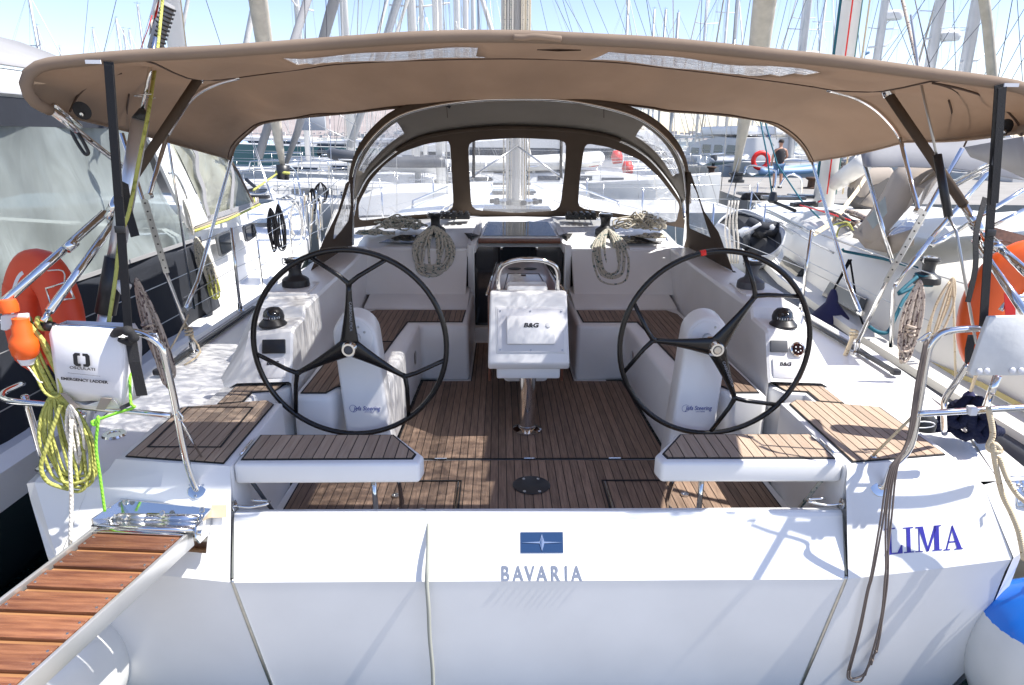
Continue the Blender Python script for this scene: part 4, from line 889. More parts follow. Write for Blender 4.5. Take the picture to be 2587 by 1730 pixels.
# frame
def bar(name, pts, r, mt='steel', n=0, seg=10): return tube(name, pts, r, mt, can, n=n, seg=seg)
for sd in (-1, 1):
    L = sd < 0
    # aft main pole: canvas covered above, bare below, to a bracket on two raked tubes
    t0 = P('a', 1345, 460, Y=3.4) if L else P('c', 1415, 565, Y=3.4); t1 = P('a', 790, 1300, Y=3.03) if L else P('c', 1950, 1350, Y=3.05); t2 = P('a', 745, 1375, Y=3.0) if L else P('c', 2050, 1520, Y=3.0)
    bar('pole_cover', [t0, t1], .021, 'canvas_dark'); bar('frame_pole', [t1, t2+(t2-t1).normalized()*.05], .017)
    bar('pole_clamp', [t2+(t1-t2).normalized()*.05, t2+(t2-t1).normalized()*.02], .025)
    bar('pole_knuckle', [t0+V((0, 0, .03)), t0+(t1-t0).normalized()*.06], .026, 'steel')
    lo1 = P('d', 15, 565, Y=2.48) if L else P('f', 2345, 350, Y=2.5); lo2 = P('d', 325, 615, Y=2.53) if L else P('f', 2345, 610, Y=2.53)
    bar('frame_pole', [t2+V((sd*.05, .02, -.02)), lo1+(lo1-t2)*(.0 if L else .35)], .0165); bar('frame_pole', [t2+V((-sd*.01, 0, -.04)), lo2+(lo2-t2)*(0 if L else .1)], .0165)
    bar('pole_clamp', [lo1.lerp(t2, .62), lo1.lerp(t2, .54)], .020)
    bar('pole_end', [lo2, lo2+(lo2-t2).normalized()*.05], .011)
    # mid bow tube with its canvas sleeve and leg to the joint
    arcp = [P('a', x, y, Y=4.37) for x, y in ((1575, 510), (1440, 545), (1330, 595), (1250, 660), (1180, 760), (1100, 890))] if L else [P('c', x, y, Y=4.37) for x, y in ((1050, 590), (1230, 640), (1370, 720), (1480, 830), (1530, 910))]
    bar('frame_bow', arcp, .0125, n=4)
    j1 = P('a', 980, 1290, Y=3.86) if L else P('c', 1650, 1390, Y=3.73)
    bar('frame_leg', [arcp[-1], j1], .0125); lathe('frame_joint', [(0, -.02), (.018, -.02), (.018, .02), (0, .02)], j1, 'steel', can, axis=(0, 1, 0), seg=12)
    # drilled flat bar down to the quarter, bare tube below
    topb = P('a', 800, 875, Y=3.9) if L else P('c', 1940, 975, Y=3.9); foot = V((S(sd, 2.10), 4.12, 1.52)); kn = P('d', 1090, 360, Y=4.0) if L else P('f', 1440, 420, Y=4.0)
    bar('frame_leg', [topb, kn, foot], .0125)
    d_ = (kn-topb).normalized(); fb = tube('drilled_bar', [topb.lerp(kn, .45)+V((-sd*.018, -.012, 0)), kn+V((-sd*.012, -.012, 0))], 0, 'steel_brushed', can, flat=(.034, .006, (0, -1, 0)))
    for k in range(9): lathe('bar_hole', [(0, .004), (.004, .004), (.005, 0)], topb.lerp(kn, .48+.06*k)+V((-sd*.016, -.016, 0)), 'caulk', fb, axis=(0, -1, 0), seg=8)
    lathe('deck_foot', [(0, 0), (.04, 0), (.04, .012), (.018, .02), (.018, .07), (0, .07)], V((S(sd, 2.10), 4.12, 1.445)), 'steel', can)
    # front leg
    ft = P('a', 1528, 1030, Y=5.95) if L else P('c', 948, 1060, Y=5.95); kk = P('d', 1300, 420, Y=4.4) if L else P('f', 1185, 420, Y=4.4); je = P('d', 1220, 600, Y=4.14) if L else P('f', 1270, 625, Y=4.14)
    bar('frame_leg', [ft, kk, je], .013); lathe('frame_joint', [(0, -.02), (.017, -.02), (.017, .02), (0, .02)], je, 'steel', can, axis=(0, 1, 0), seg=12)
    # aft diagonal brace, double tube
    if L:
        bar('frame_brace', [P('a', 318, 715, Y=2.62), P('a', 830, 1110, Y=3.6), P('a', 905, 1170, Y=3.7)], .0125)
        bar('frame_brace', [P('a', 326, 712, Y=2.64)+V((0, .03, .012)), P('a', 505, 850, Y=2.95)+V((0, .03, .012))], .009)
        q = P('a', 500, 845, Y=2.93); tube('black_hook', [q+V((0, -.02, .02)), q+V((.0, -.03, -.02)), q+V((.03, -.03, -.09)), q+V((.045, -.03, -.10)), q+V((.05, -.03, -.085)), q+V((.025, -.03, -.02))], .007, 'black_plastic', can, n=3)
    # black webbing strap from the canopy to the stern rail
    s0 = P('a', 715, 405, Y=2.44) if L else P('c', 2182, 556, Y=2.44); s1 = P('d', 848, 790, Y=2.53) if L else P('f', 2075, 738, Y=2.53)
    st = tube('webbing_strap', [s0, s0.lerp(s1, .33)+V((0, .0, 0)), s0.lerp(s1, .66), s1], 0, 'black_strap', can, flat=(.032, .004, (0, -1, .1)))
    tube('webbing_strap', [s0+V((.004, -.012, -.01)), s0.lerp(s1, .45)+V((.004, -.010, 0))], 0, 'black_strap', can, flat=(.028, .004, (0, -1, .1)))
    box('strap_label', s0.lerp(s1, .27)+V((0, -.008, 0)), (.022, .003, .05), 'grey_plastic', st)
    box('strap_buckle', s0.lerp(s1, .57)+V((0, -.008, 0)), (.036, .008, .025), 'black_plastic', st, bevel=.003)
    box('canopy_patch', s0+V((-.045 if L else .035, -.01, -.002)), (.05, .004, .012), 'reflective', can)
q = [P('d', 815, 0, Y=2.8), P('a', 830, 1300, Y=2.83), P('a', 880, 1480, Y=2.8), P('d', 890, 120, Y=2.78)]
tube('strap_tail', [P('a', 815, 1200, Y=2.72), P('a', 840, 1380, Y=2.82), P('a', 890, 1555, Y=2.80)], 0, 'black_strap', can, flat=(.036, .004, (0, -1, .1)))
tube('strap_tail', [P('d', 860, 780, Y=2.5), P('d', 885, 950, Y=2.48), P('d', 935, 1170, Y=2.48)], 0, 'black_strap', can, flat=(.040, .005, (.1, -1, .1)))
tube('strap_knot', [P('d', 745, 770, Y=2.50), P('d', 790, 745, Y=2.46), P('d', 850, 748, Y=2.45), P('d', 880, 790, Y=2.46), P('d', 850, 815, Y=2.48), P('d', 780, 800, Y=2.48)], [.012, .014, .016, .018, .015, .013, .017, .02, .021, .016, .013, .018, .020, .016, .012, .014, .018, .014, .012, .010, .008], 'black_strap', can, n=4)
q0, q1 = P('f', 2075, 60, Y=2.52), P('f', 1975, 520, Y=2.6)
tube('strap_tail', [P('c', 2090, 1300, Y=2.7), P('f', 2030, 100, Y=2.65), P('f', 2025, 330, Y=2.62), P('f', 1975, 555, Y=2.6)], 0, 'black_strap', can, flat=(.022, .003, (0, -1, .1)), n=4)
# backstays
tube('backstay', [P('c', 1600, 100, Y=3.5)+V((0, 0, .0)), P('c', 1665, 540, Y=3.05), P('c', 1770, 1020, Y=2.9)], .0055, 'wire', yacht, seg=6)
tube('backstay_cover', [P('c', 1775, 1020, Y=2.9), P('c', 1848, 1425, Y=2.8)], .017, 'black_plastic', yacht)
tube('backstay', [P('c', 1848, 1425, Y=2.8), P('f', 1900, 90, Y=2.72), P('f', 2030, 830, Y=2.68)], .006, 'wire', yacht, seg=6)
# ================================================================== stern rails (pushpits) and what hangs on them
def rail(name, pts, r=.0135, mt='steel', n=4, par=None): return tube(name, pts, r, mt, par or yacht, n=n, seg=12)
# --- left
Fl = V((S(-1, 1.45), 2.60, 1.325))
rl = rail('stern_rail', [P('d', -300, 705, Y=2.62), P('d', 0, 690, Y=2.55), P('d', 300, 715, Y=2.53), P('d', 700, 735, Y=2.53), P('d', 870, 748, Y=2.53), P('d', 985, 785, Y=2.53), P('d', 1060, 850, Y=2.53), P('d', 1095, 960, Y=2.53), P('d', 1150, 1210, Y=2.54), P('d', 1200, 1480, Y=2.55), P('g', 1240, 140, Y=2.575), P('g', 1285, 260, Y=2.585), Fl])
rail('stern_rail', [P('d', 1125, 1302, Y=2.54), P('d', 800, 1270, Y=2.53), P('d', 400, 1235, Y=2.53), P('d', 120, 1212, Y=2.53), P('d', 30, 1195, Y=2.55), P('d', 15, 1170, Y=2.58), P('d', 40, 1140, Y=2.64), P('d', 150, 1090, Y=2.80)], .012)
rail('rail_leg', [P('d', 160, 1170, Y=2.66), P('d', 220, 1370, Y=2.68), P('g', 300, 130, Y=2.70)], .014, n=2)
rail('rail_leg', [P('d', 545, 1290, Y=2.64), P('g', 500, 50, Y=2.72)], .014, n=0)
lathe('rail_foot', [(0, .008), (.018, .012), (.040, .008), (.044, 0)], Fl, 'steel', yacht, axis=(0, -.84, .54), seg=28)
for a in (30, 150, 270): lathe('screw', [(0, .004), (.006, .003), (.007, 0)], Fl+V((.031*math.cos(R(a)), .54*.031*math.sin(R(a))-.008, .84*.031*math.sin(R(a))+.006)), 'steel_brushed', yacht, axis=(0, -.84, .54), seg=8)
lathe('rail_foot', [(0, .008), (.018, .012), (.036, .008), (.040, 0)], P('g', 300, 135, Z=1.36), 'steel', yacht, seg=24)
rail('gate_eye', [P('d', 1170, 1270, Y=2.53), P('d', 1205, 1320, Y=2.53), P('d', 1180, 1335, Y=2.53), P('d', 1160, 1290, Y=2.53)], .004)
rail('rail_brace', [P('d', 1185, 1330, Y=2.54), P('g', 1325, 60, Z=1.43)], .005, n=0)
rail('rail_eye', [P('d', 965, 762, Y=2.53), P('d', 1030, 765, Y=2.53), P('d', 1040, 790, Y=2.53), P('d', 1040, 820, Y=2.53)], .004, n=0)
tube('rail_grip', [P('d', 280, 708, Y=2.53), P('d', 355, 718, Y=2.53)], .019, 'black_plastic', yacht)
lathe('deck_filler', [(0, .006), (.028, .006), (.030, .010), (.05, .010), (.056, 0)], P('d', 752, 1430, Z=1.372), 'steel', yacht, seg=36)
# transom fairlead plates
for sd in (-1, 1):
    c = V((S(sd, 1.93), 2.60, 1.27)) if sd < 0 else V((S(sd, 2.08), 2.62, 1.30))
    pl_ = prism('chain_plate', [c+V((x, -.54*0+ .54*z*-0, 0))+V((0, .54*z, .84*z)) for x, z in ((-.028, -.075), (.028, -.075), (.032, .06), (-.032, .06))], V((0, -.84, .54))*.012, 'steel_brushed', yacht, bevel=.004)
    for x in (-.014, .014):
        for z in (-.05, -.005, .03): lathe('plate_bolt', [(0, .006), (.008, .005), (.010, 0)], c+V((x, .54*z, .84*z))+V((0, -.84, .54))*.012, 'steel', pl_, axis=(0, -.84, .54), seg=12)
# --- right
Fr = V((S(1, 1.45), 2.60, 1.325))
rail('stern_rail', [P('f', 2065, 728, Y=2.53), P('f', 1900, 738, Y=2.53), P('f', 1800, 762, Y=2.53), P('f', 1735, 830, Y=2.53), P('f', 1705, 930, Y=2.53), P('f', 1660, 1200, Y=2.54), P('f', 1600, 1500, Y=2.55), P('i', 1480, 130, Y=2.575), P('i', 1430, 250, Y=2.585), Fr])
rail('stern_rail', [P('f', 1640, 1290, Y=2.53), P('f', 1900, 1275, Y=2.53), P('f', 2345, 1248, Y=2.53), P('f', 2600, 1230, Y=2.55)], .0135)
rail('rail_leg', [P('f', 1975, 965, Y=2.62), P('f', 1900, 1080, Y=2.64), P('f', 1835, 1175, Y=2.66), P('f', 1818, 1240, Y=2.68), P('f', 1822, 1420, Y=2.78)], .013)
rail('rail_leg', [P('f', 2170, 1040, Y=2.58), P('f', 2095, 1240, Y=2.60)], .015, n=0)
lathe('rail_foot', [(0, .008), (.018, .012), (.040, .008), (.044, 0)], Fr, 'steel', yacht, axis=(0, -.84, .54), seg=28)
rail('rail_brace', [P('f', 1620, 1300, Y=2.54), P('i', 1350, 55, Z=1.43)], .006, 'rope_cream', n=0)
lathe('brace_eye', [(0, .004), (.012, .004), (.014, 0)], P('i', 1355, 60, Z=1.425), 'steel', yacht, seg=14)
rail('gate_hook', [P('f', 1640, 812, Y=2.5), P('f', 1700, 768, Y=2.5), P('f', 1730, 758, Y=2.5), P('f', 1715, 790, Y=2.5), P('f', 1665, 815, Y=2.5)], .004)
lathe('stern_lamp', [(0, .05), (.03, .048), (.045, .03), (.05, 0), (.048, -.02), (0, -.03)], P('f', 1680, 1360, Y=2.62), 'black_plastic', yacht, seg=20)
tube('lamp_ring', [P('f', 1680, 1362, Y=2.57)+V((.05*math.cos(t/2), 0, .014*math.sin(t/2))) for t in range(13)], .003, 'reflective', yacht, seg=5)
box('rail_clip', P('f', 2000, 1268, Y=2.52), (.03, .035, .035), 'reflective', yacht, bevel=.004)
# stanchions and life lines
for sd in (-1, 1):
    for Y in (5.12, 7.3, 9.6, 12):
        s_ = 2.165 if Y < 6 else (2.09 if Y < 8 else (1.80 if Y < 10 else 1.32))
        st = tube('stanchion', [(S(sd, s_), Y, 1.46), (S(sd, s_), Y, 2.10)], .012, 'steel', yacht)
        lathe('stanchion_base', [(.03, 0), (.03, .01), (.017, .02), (.017, .07)], (S(sd, s_), Y, 1.46), 'steel', st, seg=16)
    for z in (2.09, 1.80):
        tube('life_line', [(S(sd, 2.15), 4.2, z-.02), (S(sd, 2.165), 5.12, z), (S(sd, 2.09), 7.3, z), (S(sd, 1.80), 9.6, z), (S(sd, 1.32), 12, z), (S(sd, .2), 15.8, z+.1)], .003, 'wire', yacht, seg=5)
# lashings at the feet of the bimini frame
for sd, k, (x, y) in ((-1, 'd', (1245, 760)), (1, 'f', (1225, 770))):
    c = P(k, x, y, Y=4.10)
    tube('lashing', [c+V((.022*math.cos(t*.9), .022*math.sin(t*.9), -.02+.003*t)) for t in range(20)], .006, 'rope_cream', yacht, n=2, seg=6)
    tube('lashing', [c, c+V((-sd*.1, -.1, -.09)), c+V((-sd*.04, -.2, -.14))] if sd < 0 else [c, c+V((-.035, -.02, -.09)), c+V((-.045, -.02, -.13))], .006 if sd < 0 else .014, 'rope_cream', yacht, n=3)
tube('lashing', [P('d', 1240, 640, Y=4.1), P('d', 1180, 760, Y=3.9), P('d', 1100, 900, Z=1.47)], .005, 'rope_cream', yacht, n=3)
# mast crane pole on the left quarter (a long silver tube with black collar)
pb, pt = P('g', 510, 130, Z=1.36), P('a', 925, 790, Y=2.95)
def along(t): return pb.lerp(pt, t)
fp = thing('outboard_davit', 'tall silver tube standing on the left quarter behind the ladder bag', 'davit', tuple(pb))
tube('davit_tube', [along(0), along(.58)], .027, 'alloy', fp, seg=18)
tube('davit_tube', [along(.58), along(1)], .033, 'alloy', fp, seg=18)
tube('davit_collar', [along(.46), along(.62)], .041, 'black_plastic', fp, seg=18)
tube('davit_cap', [along(1), along(1.03)], [.034, .012], 'black_plastic', fp, seg=18)
tube('davit_knob', [along(.55)+V((.03, -.01, 0)), along(.53)+V((.075, -.01, 0))], [.018, .03], 'reflective', fp, seg=14)
tube('top_rod', [along(1.03), along(1.22)], .008, 'steel', fp)
tube('top_ring', [along(1.06)+V((.04*math.cos(t*.52), .02*math.sin(t*.52), .004*t*.3)) for t in range(12)], .003, 'steel', fp, seg=5)
# danbuoy / flagstaff above the canopy
fs = thing('flagstaff', 'grey patterned staff sloping up above the left of the canopy', 'flagstaff', tuple(P('a', 1015, 345, Y=5.2)))
tube('staff', [P('a', 1020, 330, Y=5.2), P('a', 1055, 180, Y=5.2), P('a', 1115, 25, Y=5.2)], [.052, .048, .042], 'grey_canvas', fs, seg=10)
for k in range(11): tube('staff_band', [P('a', 1024, 325, Y=5.2).lerp(P('a', 1114, 28, Y=5.2), k/11), P('a', 1024, 325, Y=5.2).lerp(P('a', 1114, 28, Y=5.2), (k+.45)/11)], .0525, 'black_strap', fs, seg=10)
tube('staff_foot', [P('a', 1015, 345, Y=5.2), V((P('a', 1015, 345, Y=5.2).x+.02, 5.25, 1.45))], .010, 'steel', fs)
fl = thing('ensign', 'furled cream and red flag hanging above the left of the canopy', 'flag', tuple(P('a', 1010, 100, Y=5.4)))
cl = []
for i in range(9):
    t = i/8; cl.append([P('a', 1000+55*t*0+ (0 if j == 0 else 0)+j*12+6*math.sin(j*2+i), -60+300*t+ (12 if j % 2 else 0), Y=5.4+.03*math.sin(j*1.7)) + V((0, 0, 0)) for j in range(7)])
cl = [[P('a', 1005-35*t+ (10+9*j)*(1-.3*t)+4*math.sin(i+j*2), -60+(290+10*math.sin(j*1.9))*t, Y=5.4+.05*math.sin(j*1.6+i*.3)) for j in range(7)] for i, t in enumerate([k/8 for k in range(9)])]
loft('flag_cloth', cl, 'sail_white', fl, thick=.002)
tube('flag_stripe', [r[5]+V((0, -.012, 0)) for r in cl[2:6]], 0, 'red', fl, flat=(.02, .002, (0, -1, 0)))
tube('flag_cord', [P('a', 1000, 100, Y=5.25), P('a', 975, 190, Y=5.25), P('a', 915, 350, Y=5.25)], .003, 'red', fl, seg=5)
# yellow line running up the davit
yl = tube('yellow_line', [P('a', 1075, -60, Y=3.6), P('a', 1060, 100, Y=3.55), P('a', 1035, 340, Y=3.4), P('a', 1010, 520, Y=3.1), P('a', 975, 750, Y=2.86), P('a', 925, 1000, Y=2.82), P('a', 850, 1390, Y=2.76), P('a', 790, 1563, Y=2.74)]+[P('d', 760, 400, Y=2.7), P('d', 715, 690, Y=2.62)], .0075, 'rope_yellow', None, n=5, seg=8)
tag(yl, 'thin yellow line running up along the silver tube on the left quarter', 'rope')

# ---- orange horseshoe buoys
def horseshoe(name, label, c, w_, h_, rt_, up_, nn, mt, bands, thick=.085, r0=.115, open_deg=44):
    o = thing(name, label, 'lifebuoy', tuple(c))
    pts = []
    for k in range(41):
        a = R(-90+open_deg/2+(360-open_deg)*k/40)
        pts.append(V(c)+rt_*(w_*math.cos(a)*(1 if math.sin(a) > -.2 else 1))+up_*(h_*math.sin(a)))
    bm = bmesh.new(); rows = []
    N = len(pts)
    for i, p in enumerate(pts):
        t = (pts[min(N-1, i+1)]-pts[max(0, i-1)]).normalized(); b = t.cross(nn).normalized()
        e = min(i, N-1-i); f = min(1, .55+.15*e)
        rows.append([p+b*(r0*f*math.copysign(abs(math.cos(q))**.7, math.cos(q)))+nn*(thick*f*math.copysign(abs(math.sin(q))**.7, math.sin(q))) for q in [2*math.pi*j/14 for j in range(14)]])
    loft('buoy_body', rows, mt, o, close=True, caps=True)
    for i0, mtb in bands:
        rr = [[q+(q-pts[i])*.025 for q in rows[i]] for i in range(i0, i0+2)]
        loft('reflective_band', rr, mtb, o, close=True)
    return o, pts
rt_, up_ = V((.93, -.36, 0)), V((-.03, .16, .985)); nn = rt_.cross(up_).normalized()
cL = P('d', 350, 700, Y=2.86)
hb, hp = horseshoe('horseshoe_buoy', 'red-orange horseshoe buoy with white band hanging outside the left stern rail', cL+V((-.035, 0, .02)), .125, .215, rt_, up_, nn, 'orange', [(27, 'orange')], thick=.055, r0=.088)
tube('reflective_tape', [p+V((-.0, -.058, 0)) for p in hp[22:38]], 0, 'reflective', hb, flat=(.022, .003, (0, -1, .1)))
tube('white_cord', [hp[20]+V((.05, -.06, .0)), P('d', 415, 350, Y=2.76), P('d', 412, 480, Y=2.75), P('d', 370, 600, Y=2.74)], .003, 'rope_white', hb, n=4, seg=5)
fr_ = [P('d', x, y, Y=2.75) for x, y in ((305, 465), (440, 422), (488, 530), (408, 540), (330, 560))]
tube('wire_bracket', fr_, .005, 'steel', hb, closed=True, seg=6)
bl = thing('buoy_light', 'small orange lamp bottle clipped beside the left horseshoe buoy', 'buoy light', tuple(P('d', 160, 830, Y=2.50)))
c = P('d', 160, 830, Y=2.48)
lathe('lamp_body', [(0, -.055), (.03, -.055), (.044, -.04), (.050, -.005), (.046, .02), (.034, .04), (.034, .07), (.028, .08), (.028, .10)], c, 'orange_bright', bl, axis=(.05, 0, 1), seg=24)
lathe('lamp_glass', [(0, -.085), (.022, -.08), (.03, -.06), (.03, -.05)], c, 'reflective', bl, axis=(.05, 0, 1), seg=20)
lathe('lamp_cap', [(.032, .105), (.034, .13), (.028, .15), (0, .152)], c+V((-.03, 0, .02)), 'orange_bright', bl, axis=(.0, 0, 1), seg=20)
prism('lamp_bracket', [P('d', x, y, Y=2.49) for x, y in ((0, 645), (175, 630), (183, 690), (110, 700), (40, 745), (0, 740))], (0, .02, 0), 'reflective', bl, bevel=.005)
tube('lamp_cord', [c+V((.0, -.01, -.085)), P('d', 200, 1000, Y=2.46), P('d', 250, 1070, Y=2.46), P('d', 280, 1085, Y=2.46)], .003, 'rope_white', bl, n=4, seg=5)
rt2, up2 = V((.97, -.24, 0)), V((.08, .10, .99)); n2 = rt2.cross(up2).normalized()
cR = P('f', 2290, 650, Y=2.86)
hb2, hp2 = horseshoe('horseshoe_buoy', 'bright orange horseshoe buoy hanging behind the white board on the right rail', cR+V((.03, 0, .0)), .15, .24, rt2, up2, n2, 'orange_bright', [(6, 'black_strap')], thick=.06, r0=.10)
tube('buoy_strap', [P('f', 2005, 770, Y=2.72), P('f', 1985, 860, Y=2.72), P('f', 1985, 950, Y=2.73)], 0, 'black_strap', hb2, flat=(.035, .006, (0, -1, 0)))
tube('buoy_frame', [P('f', 2190, 610, Y=2.7), P('f', 2240, 550, Y=2.7), P('f', 2300, 520, Y=2.7), P('f', 2360, 520, Y=2.7)], .010, 'steel', hb2, n=3)
prism('buoy_label', [P('f', x, y, Y=2.68) for x, y in ((2215, 500), (2290, 470), (2290, 640), (2225, 640))], (0, .004, 0), 'red', hb2)
# ---- ladder bag
bag = thing('ladder_bag', 'white folded emergency ladder bag strapped over the left stern rail', 'bag', tuple(P('d', 600, 1230, Y=2.5)))
def bg(x, y, Y): return P('d', x, y, Y=Y)
Yb = 2.49
fr_rows = [[bg(360, 700, 2.56), bg(480, 703, 2.56), bg(620, 708, 2.56), bg(765, 720, 2.56)],
           [bg(345, 715, 2.50), bg(480, 718, 2.50), bg(620, 725, 2.50), bg(765, 740, 2.50)],
           [bg(322, 765, Yb), bg(470, 768, Yb), bg(640, 782, Yb), bg(810, 812, Yb)],
           [bg(335, 850, Yb-.012), bg(475, 855, Yb-.022), bg(645, 880, Yb-.022), bg(815, 905, Yb-.008)],
           [bg(352, 980, Yb-.016), bg(490, 990, Yb-.03), bg(660, 1010, Yb-.03), bg(812, 1035, Yb-.012)],
           [bg(372, 1100, Yb-.006), bg(500, 1125, Yb-.015), bg(660, 1165, Yb-.018), bg(808, 1180, Yb-.006)],
           [bg(380, 1150, Yb), bg(500, 1205, Yb), bg(650, 1205, Yb), bg(805, 1240, Yb)]]
fr_rows = [spline(r, 4) for r in fr_rows]
loft('bag_front', fr_rows, 'pvc_white', bag, thick=.004)
sd_rows = [[r[-1], r[-1]+V((.012, .06, .004)), r[-1]+V((.016, .10, 0))] for r in fr_rows[1:]]
loft('bag_side', sd_rows, 'pvc_white', bag, thick=.003)
loft('bag_side', [[r[0], r[0]+V((-.0, .09, 0))] for r in fr_rows[1:]], 'pvc_white', bag, thick=.003)
loft('bag_back', [[r[0]+V((0, .09, 0)), r[-1]+V((.016, .10, 0))] for r in fr_rows[1:]], 'pvc_white', bag, thick=.003)
prism('bag_flap', [bg(385, 1150, 2.50), bg(430, 1155, 2.50), bg(500, 1210, 2.49), bg(560, 1235, 2.49), bg(640, 1210, 2.49), bg(700, 1185, 2.48), bg(750, 1200, 2.48), bg(800, 1255, 2.49), bg(600, 1262, 2.5), bg(420, 1240, 2.5)], (0, .05, 0), 'sail_white', bag)
prism('bag_strap', [bg(395, 1155, 2.47), bg(430, 1155, 2.47), bg(520, 1245, 2.47), bg(490, 1262, 2.47)], (0, .004, 0), 'beige_canvas', bag)
prism('bag_strap', [bg(665, 1185, 2.46), bg(735, 1190, 2.46), bg(690, 1265, 2.47), bg(630, 1262, 2.47)], (0, .004, 0), 'beige_canvas', bag)
prism('bag_corner', [bg(785, 1245, 2.46), bg(850, 1215, 2.48), bg(855, 1240, 2.48), bg(795, 1268, 2.46)], (0, .01, 0), 'black_plastic', bag)
bu = (bg(660, 1010, Yb)-bg(490, 995, Yb)).normalized(); bw = (bg(540, 900, Yb)-bg(546, 970, Yb)).normalized()
Yp = 2.452
for s_ in (-1, 1):
    c = bg(536, 936, Yp); w0 = .030; h0 = .026
    prism('bag_logo', [c+bu*s_*a+bw*b for a, b in ((.005, h0), (w0*.75, h0), (w0, h0*.7), (w0, -h0*.7), (w0*.75, -h0), (.005, -h0), (.005, -h0*.62), (w0*.45, -h0*.62), (w0*.5, -h0*.5), (w0*.5, h0*.5), (w0*.45, h0*.62), (.005, h0*.62))], (0, .002, 0), 'print_black', bag)
text('bag_print', 'OSCULATI', .0155, bg(543, 1000, Yp), bu, bw, 'print_black', bag, sx=1.3)
text('bag_print', 'EMERGENCY LADDER', .0150, bg(556, 1078, Yp), bu, bw, 'print_black', bag, sx=1.18, bold=.0004)
tube('bag_rule', [bg(446, 1020, Yp), bg(660, 1043, Yp)], .0006, 'print_black', bag, seg=4)
# ---- white board on the right rail
bd = prism('seat_board', [P('f', x, y, Y=2.47) for x, y in ((2120, 652), (2440, 645), (2440, 1035), (2300, 1040), (2000, 1040), (1988, 1015), (2075, 770))], (0, .022, 0), 'board_white', None, bevel=.005)
tag(bd, 'white plastic board with two bolts fixed on the right stern rail', 'board')
for x, y in ((2050, 1010), (2325, 1005), (2100, 1008), (2268, 1005)): lathe('board_bolt', [(0, .008), (.010, .006), (.013, 0)], P('f', x, y, Y=2.468), 'reflective', bd, axis=(0, -1, 0), seg=12)

# ---- passerelle
pas = thing('passerelle', 'boarding plank of varnished wooden treads in a steel frame reaching to the lower left', 'gangway', tuple(P('g', 950, 560, Y=2.42)))
hL, hR = P('g', 612, 560, Y=2.36), P('g', 1200, 585, Y=2.36)
eR = P('g', 170, 1510, Y=1.72); 
dv = (eR-hR).normalized(); wv = hR-hL
def pp(u, v, h=0): return hL+wv*u+dv*v+V((0, 0, h))
nt_ = V((wv.cross(dv))).normalized(); nt_ = nt_ if nt_.z > 0 else -nt_
ticks = [572, 690, 815, 955, 1110, 1290, 1510]   # front edge rows measured down the right side
rx = [1185, 1065, 925, 775, 605, 405, 180]
vs_ = []
for x, y in zip(rx, ticks):
    d = Fw+(src('g', x, y)[0]-1293.5)/FOC*Rt+(865-src('g', x, y)[1])/FOC*Up
    # nearest parameter along the right side
    best = min(range(0, 1200), key=lambda k: ((hR+dv*(k*.001)-V((0, 0, H))).normalized()-d.normalized()).length); vs_.append(best*.001)
vs_ += [vs_[-1]+.145, vs_[-1]+.29, vs_[-1]+.435, vs_[-1]+.58]
for k in range(len(vs_)-1):
    a, b = vs_[k]+.004, vs_[k+1]-.020
    g_ = random.Random(k).uniform(-.002, .002)
    prism('tread', [pp(.02, a), pp(.985, a), pp(.985, b), pp(.02, b)], nt_*-.026, 'varnished_wood', pas, bevel=.003)
    for u_ in (.06, .94):
        for w_ in (.25, .75): lathe('tread_screw', [(0, .0015), (.0045, .001), (.005, 0)], pp(u_, a+(b-a)*w_), 'steel_brushed', pas, axis=nt_, seg=8)
    prism('lit_tread_ledge', [pp(.02, b-.004)-nt_*.016, pp(.985, b-.004)-nt_*.016, pp(.985, b+.022)-nt_*.016, pp(.02, b+.022)-nt_*.016], nt_*-.02, 'lit_wood', pas)  # lower strip between treads; its lit front is painted as paler wood
Lp = vs_[-1]
for u, nmx in ((-.012, 'side_beam'), (1.012, 'side_beam')):
    s_ = 1 if u > .5 else -1
    prism(nmx, [pp(u, -.03, .006), pp(u+s_*.045, -.03, .006), pp(u+s_*.045, Lp, .006), pp(u, Lp, .006)], nt_*-.075, 'beam_alloy', pas, bevel=.004)
    prism('side_ledge', [pp(u, 0, -.03), pp(u-s_*.05, 0, -.03), pp(u-s_*.05, Lp, -.03), pp(u, Lp, -.03)], nt_*-.006, 'steel_brushed', pas)
prism('end_bar', [pp(-.01, -.03, .004), pp(1.01, -.03, .004), pp(1.01, .0, .004), pp(-.01, .0, .004)], nt_*-.05, 'steel', pas, bevel=.003)
# hinge bracket on the transom
A1_, A2_ = P('g', 785, 345, Y=2.565), P('g', 1385, 402, Y=2.545)
B1_, B2_ = P('g', 608, 515, Y=2.40), P('g', 1285, 540, Y=2.37)
C1_, C2_ = P('g', 800, 465, Y=2.535), P('g', 1320, 480, Y=2.52)
prism('bracket_back', [A1_, A2_, A2_+V((0, -.09, -.155)), A1_+V((0, -.09, -.155))], (0, .012, 0), 'steel', pas)
prism('bracket_tray', [C1_, C2_, B2_, B1_], (0, 0, -.006), 'steel', pas)
prism('bracket_side', [A1_, C1_, B1_, B1_+V((0, 0, .03))], (.006, 0, 0), 'steel', pas)
prism('bracket_side', [A2_, P('g', 1378, 560, Y=2.52), P('g', 1305, 632, Y=2.36), P('g', 1280, 600, Y=2.34), P('g', 1280, 520, Y=2.36)], (.008, 0, 0), 'steel', pas, bevel=.002)
tube('hinge_pin', [C1_+V((-.0, -.01, .012)), C1_.lerp(C2_, .35)+V((0, -.01, .012))], .016, 'steel_brushed', pas)
tube('hinge_pin', [C1_.lerp(C2_, .35)+V((0, -.01, .012)), C2_+V((.0, -.01, .012))], .020, 'steel', pas)
tube('hinge_pin', [B1_+V((0, .0, -.004)), B2_+V((0, 0, -.004))], .010, 'steel', pas)
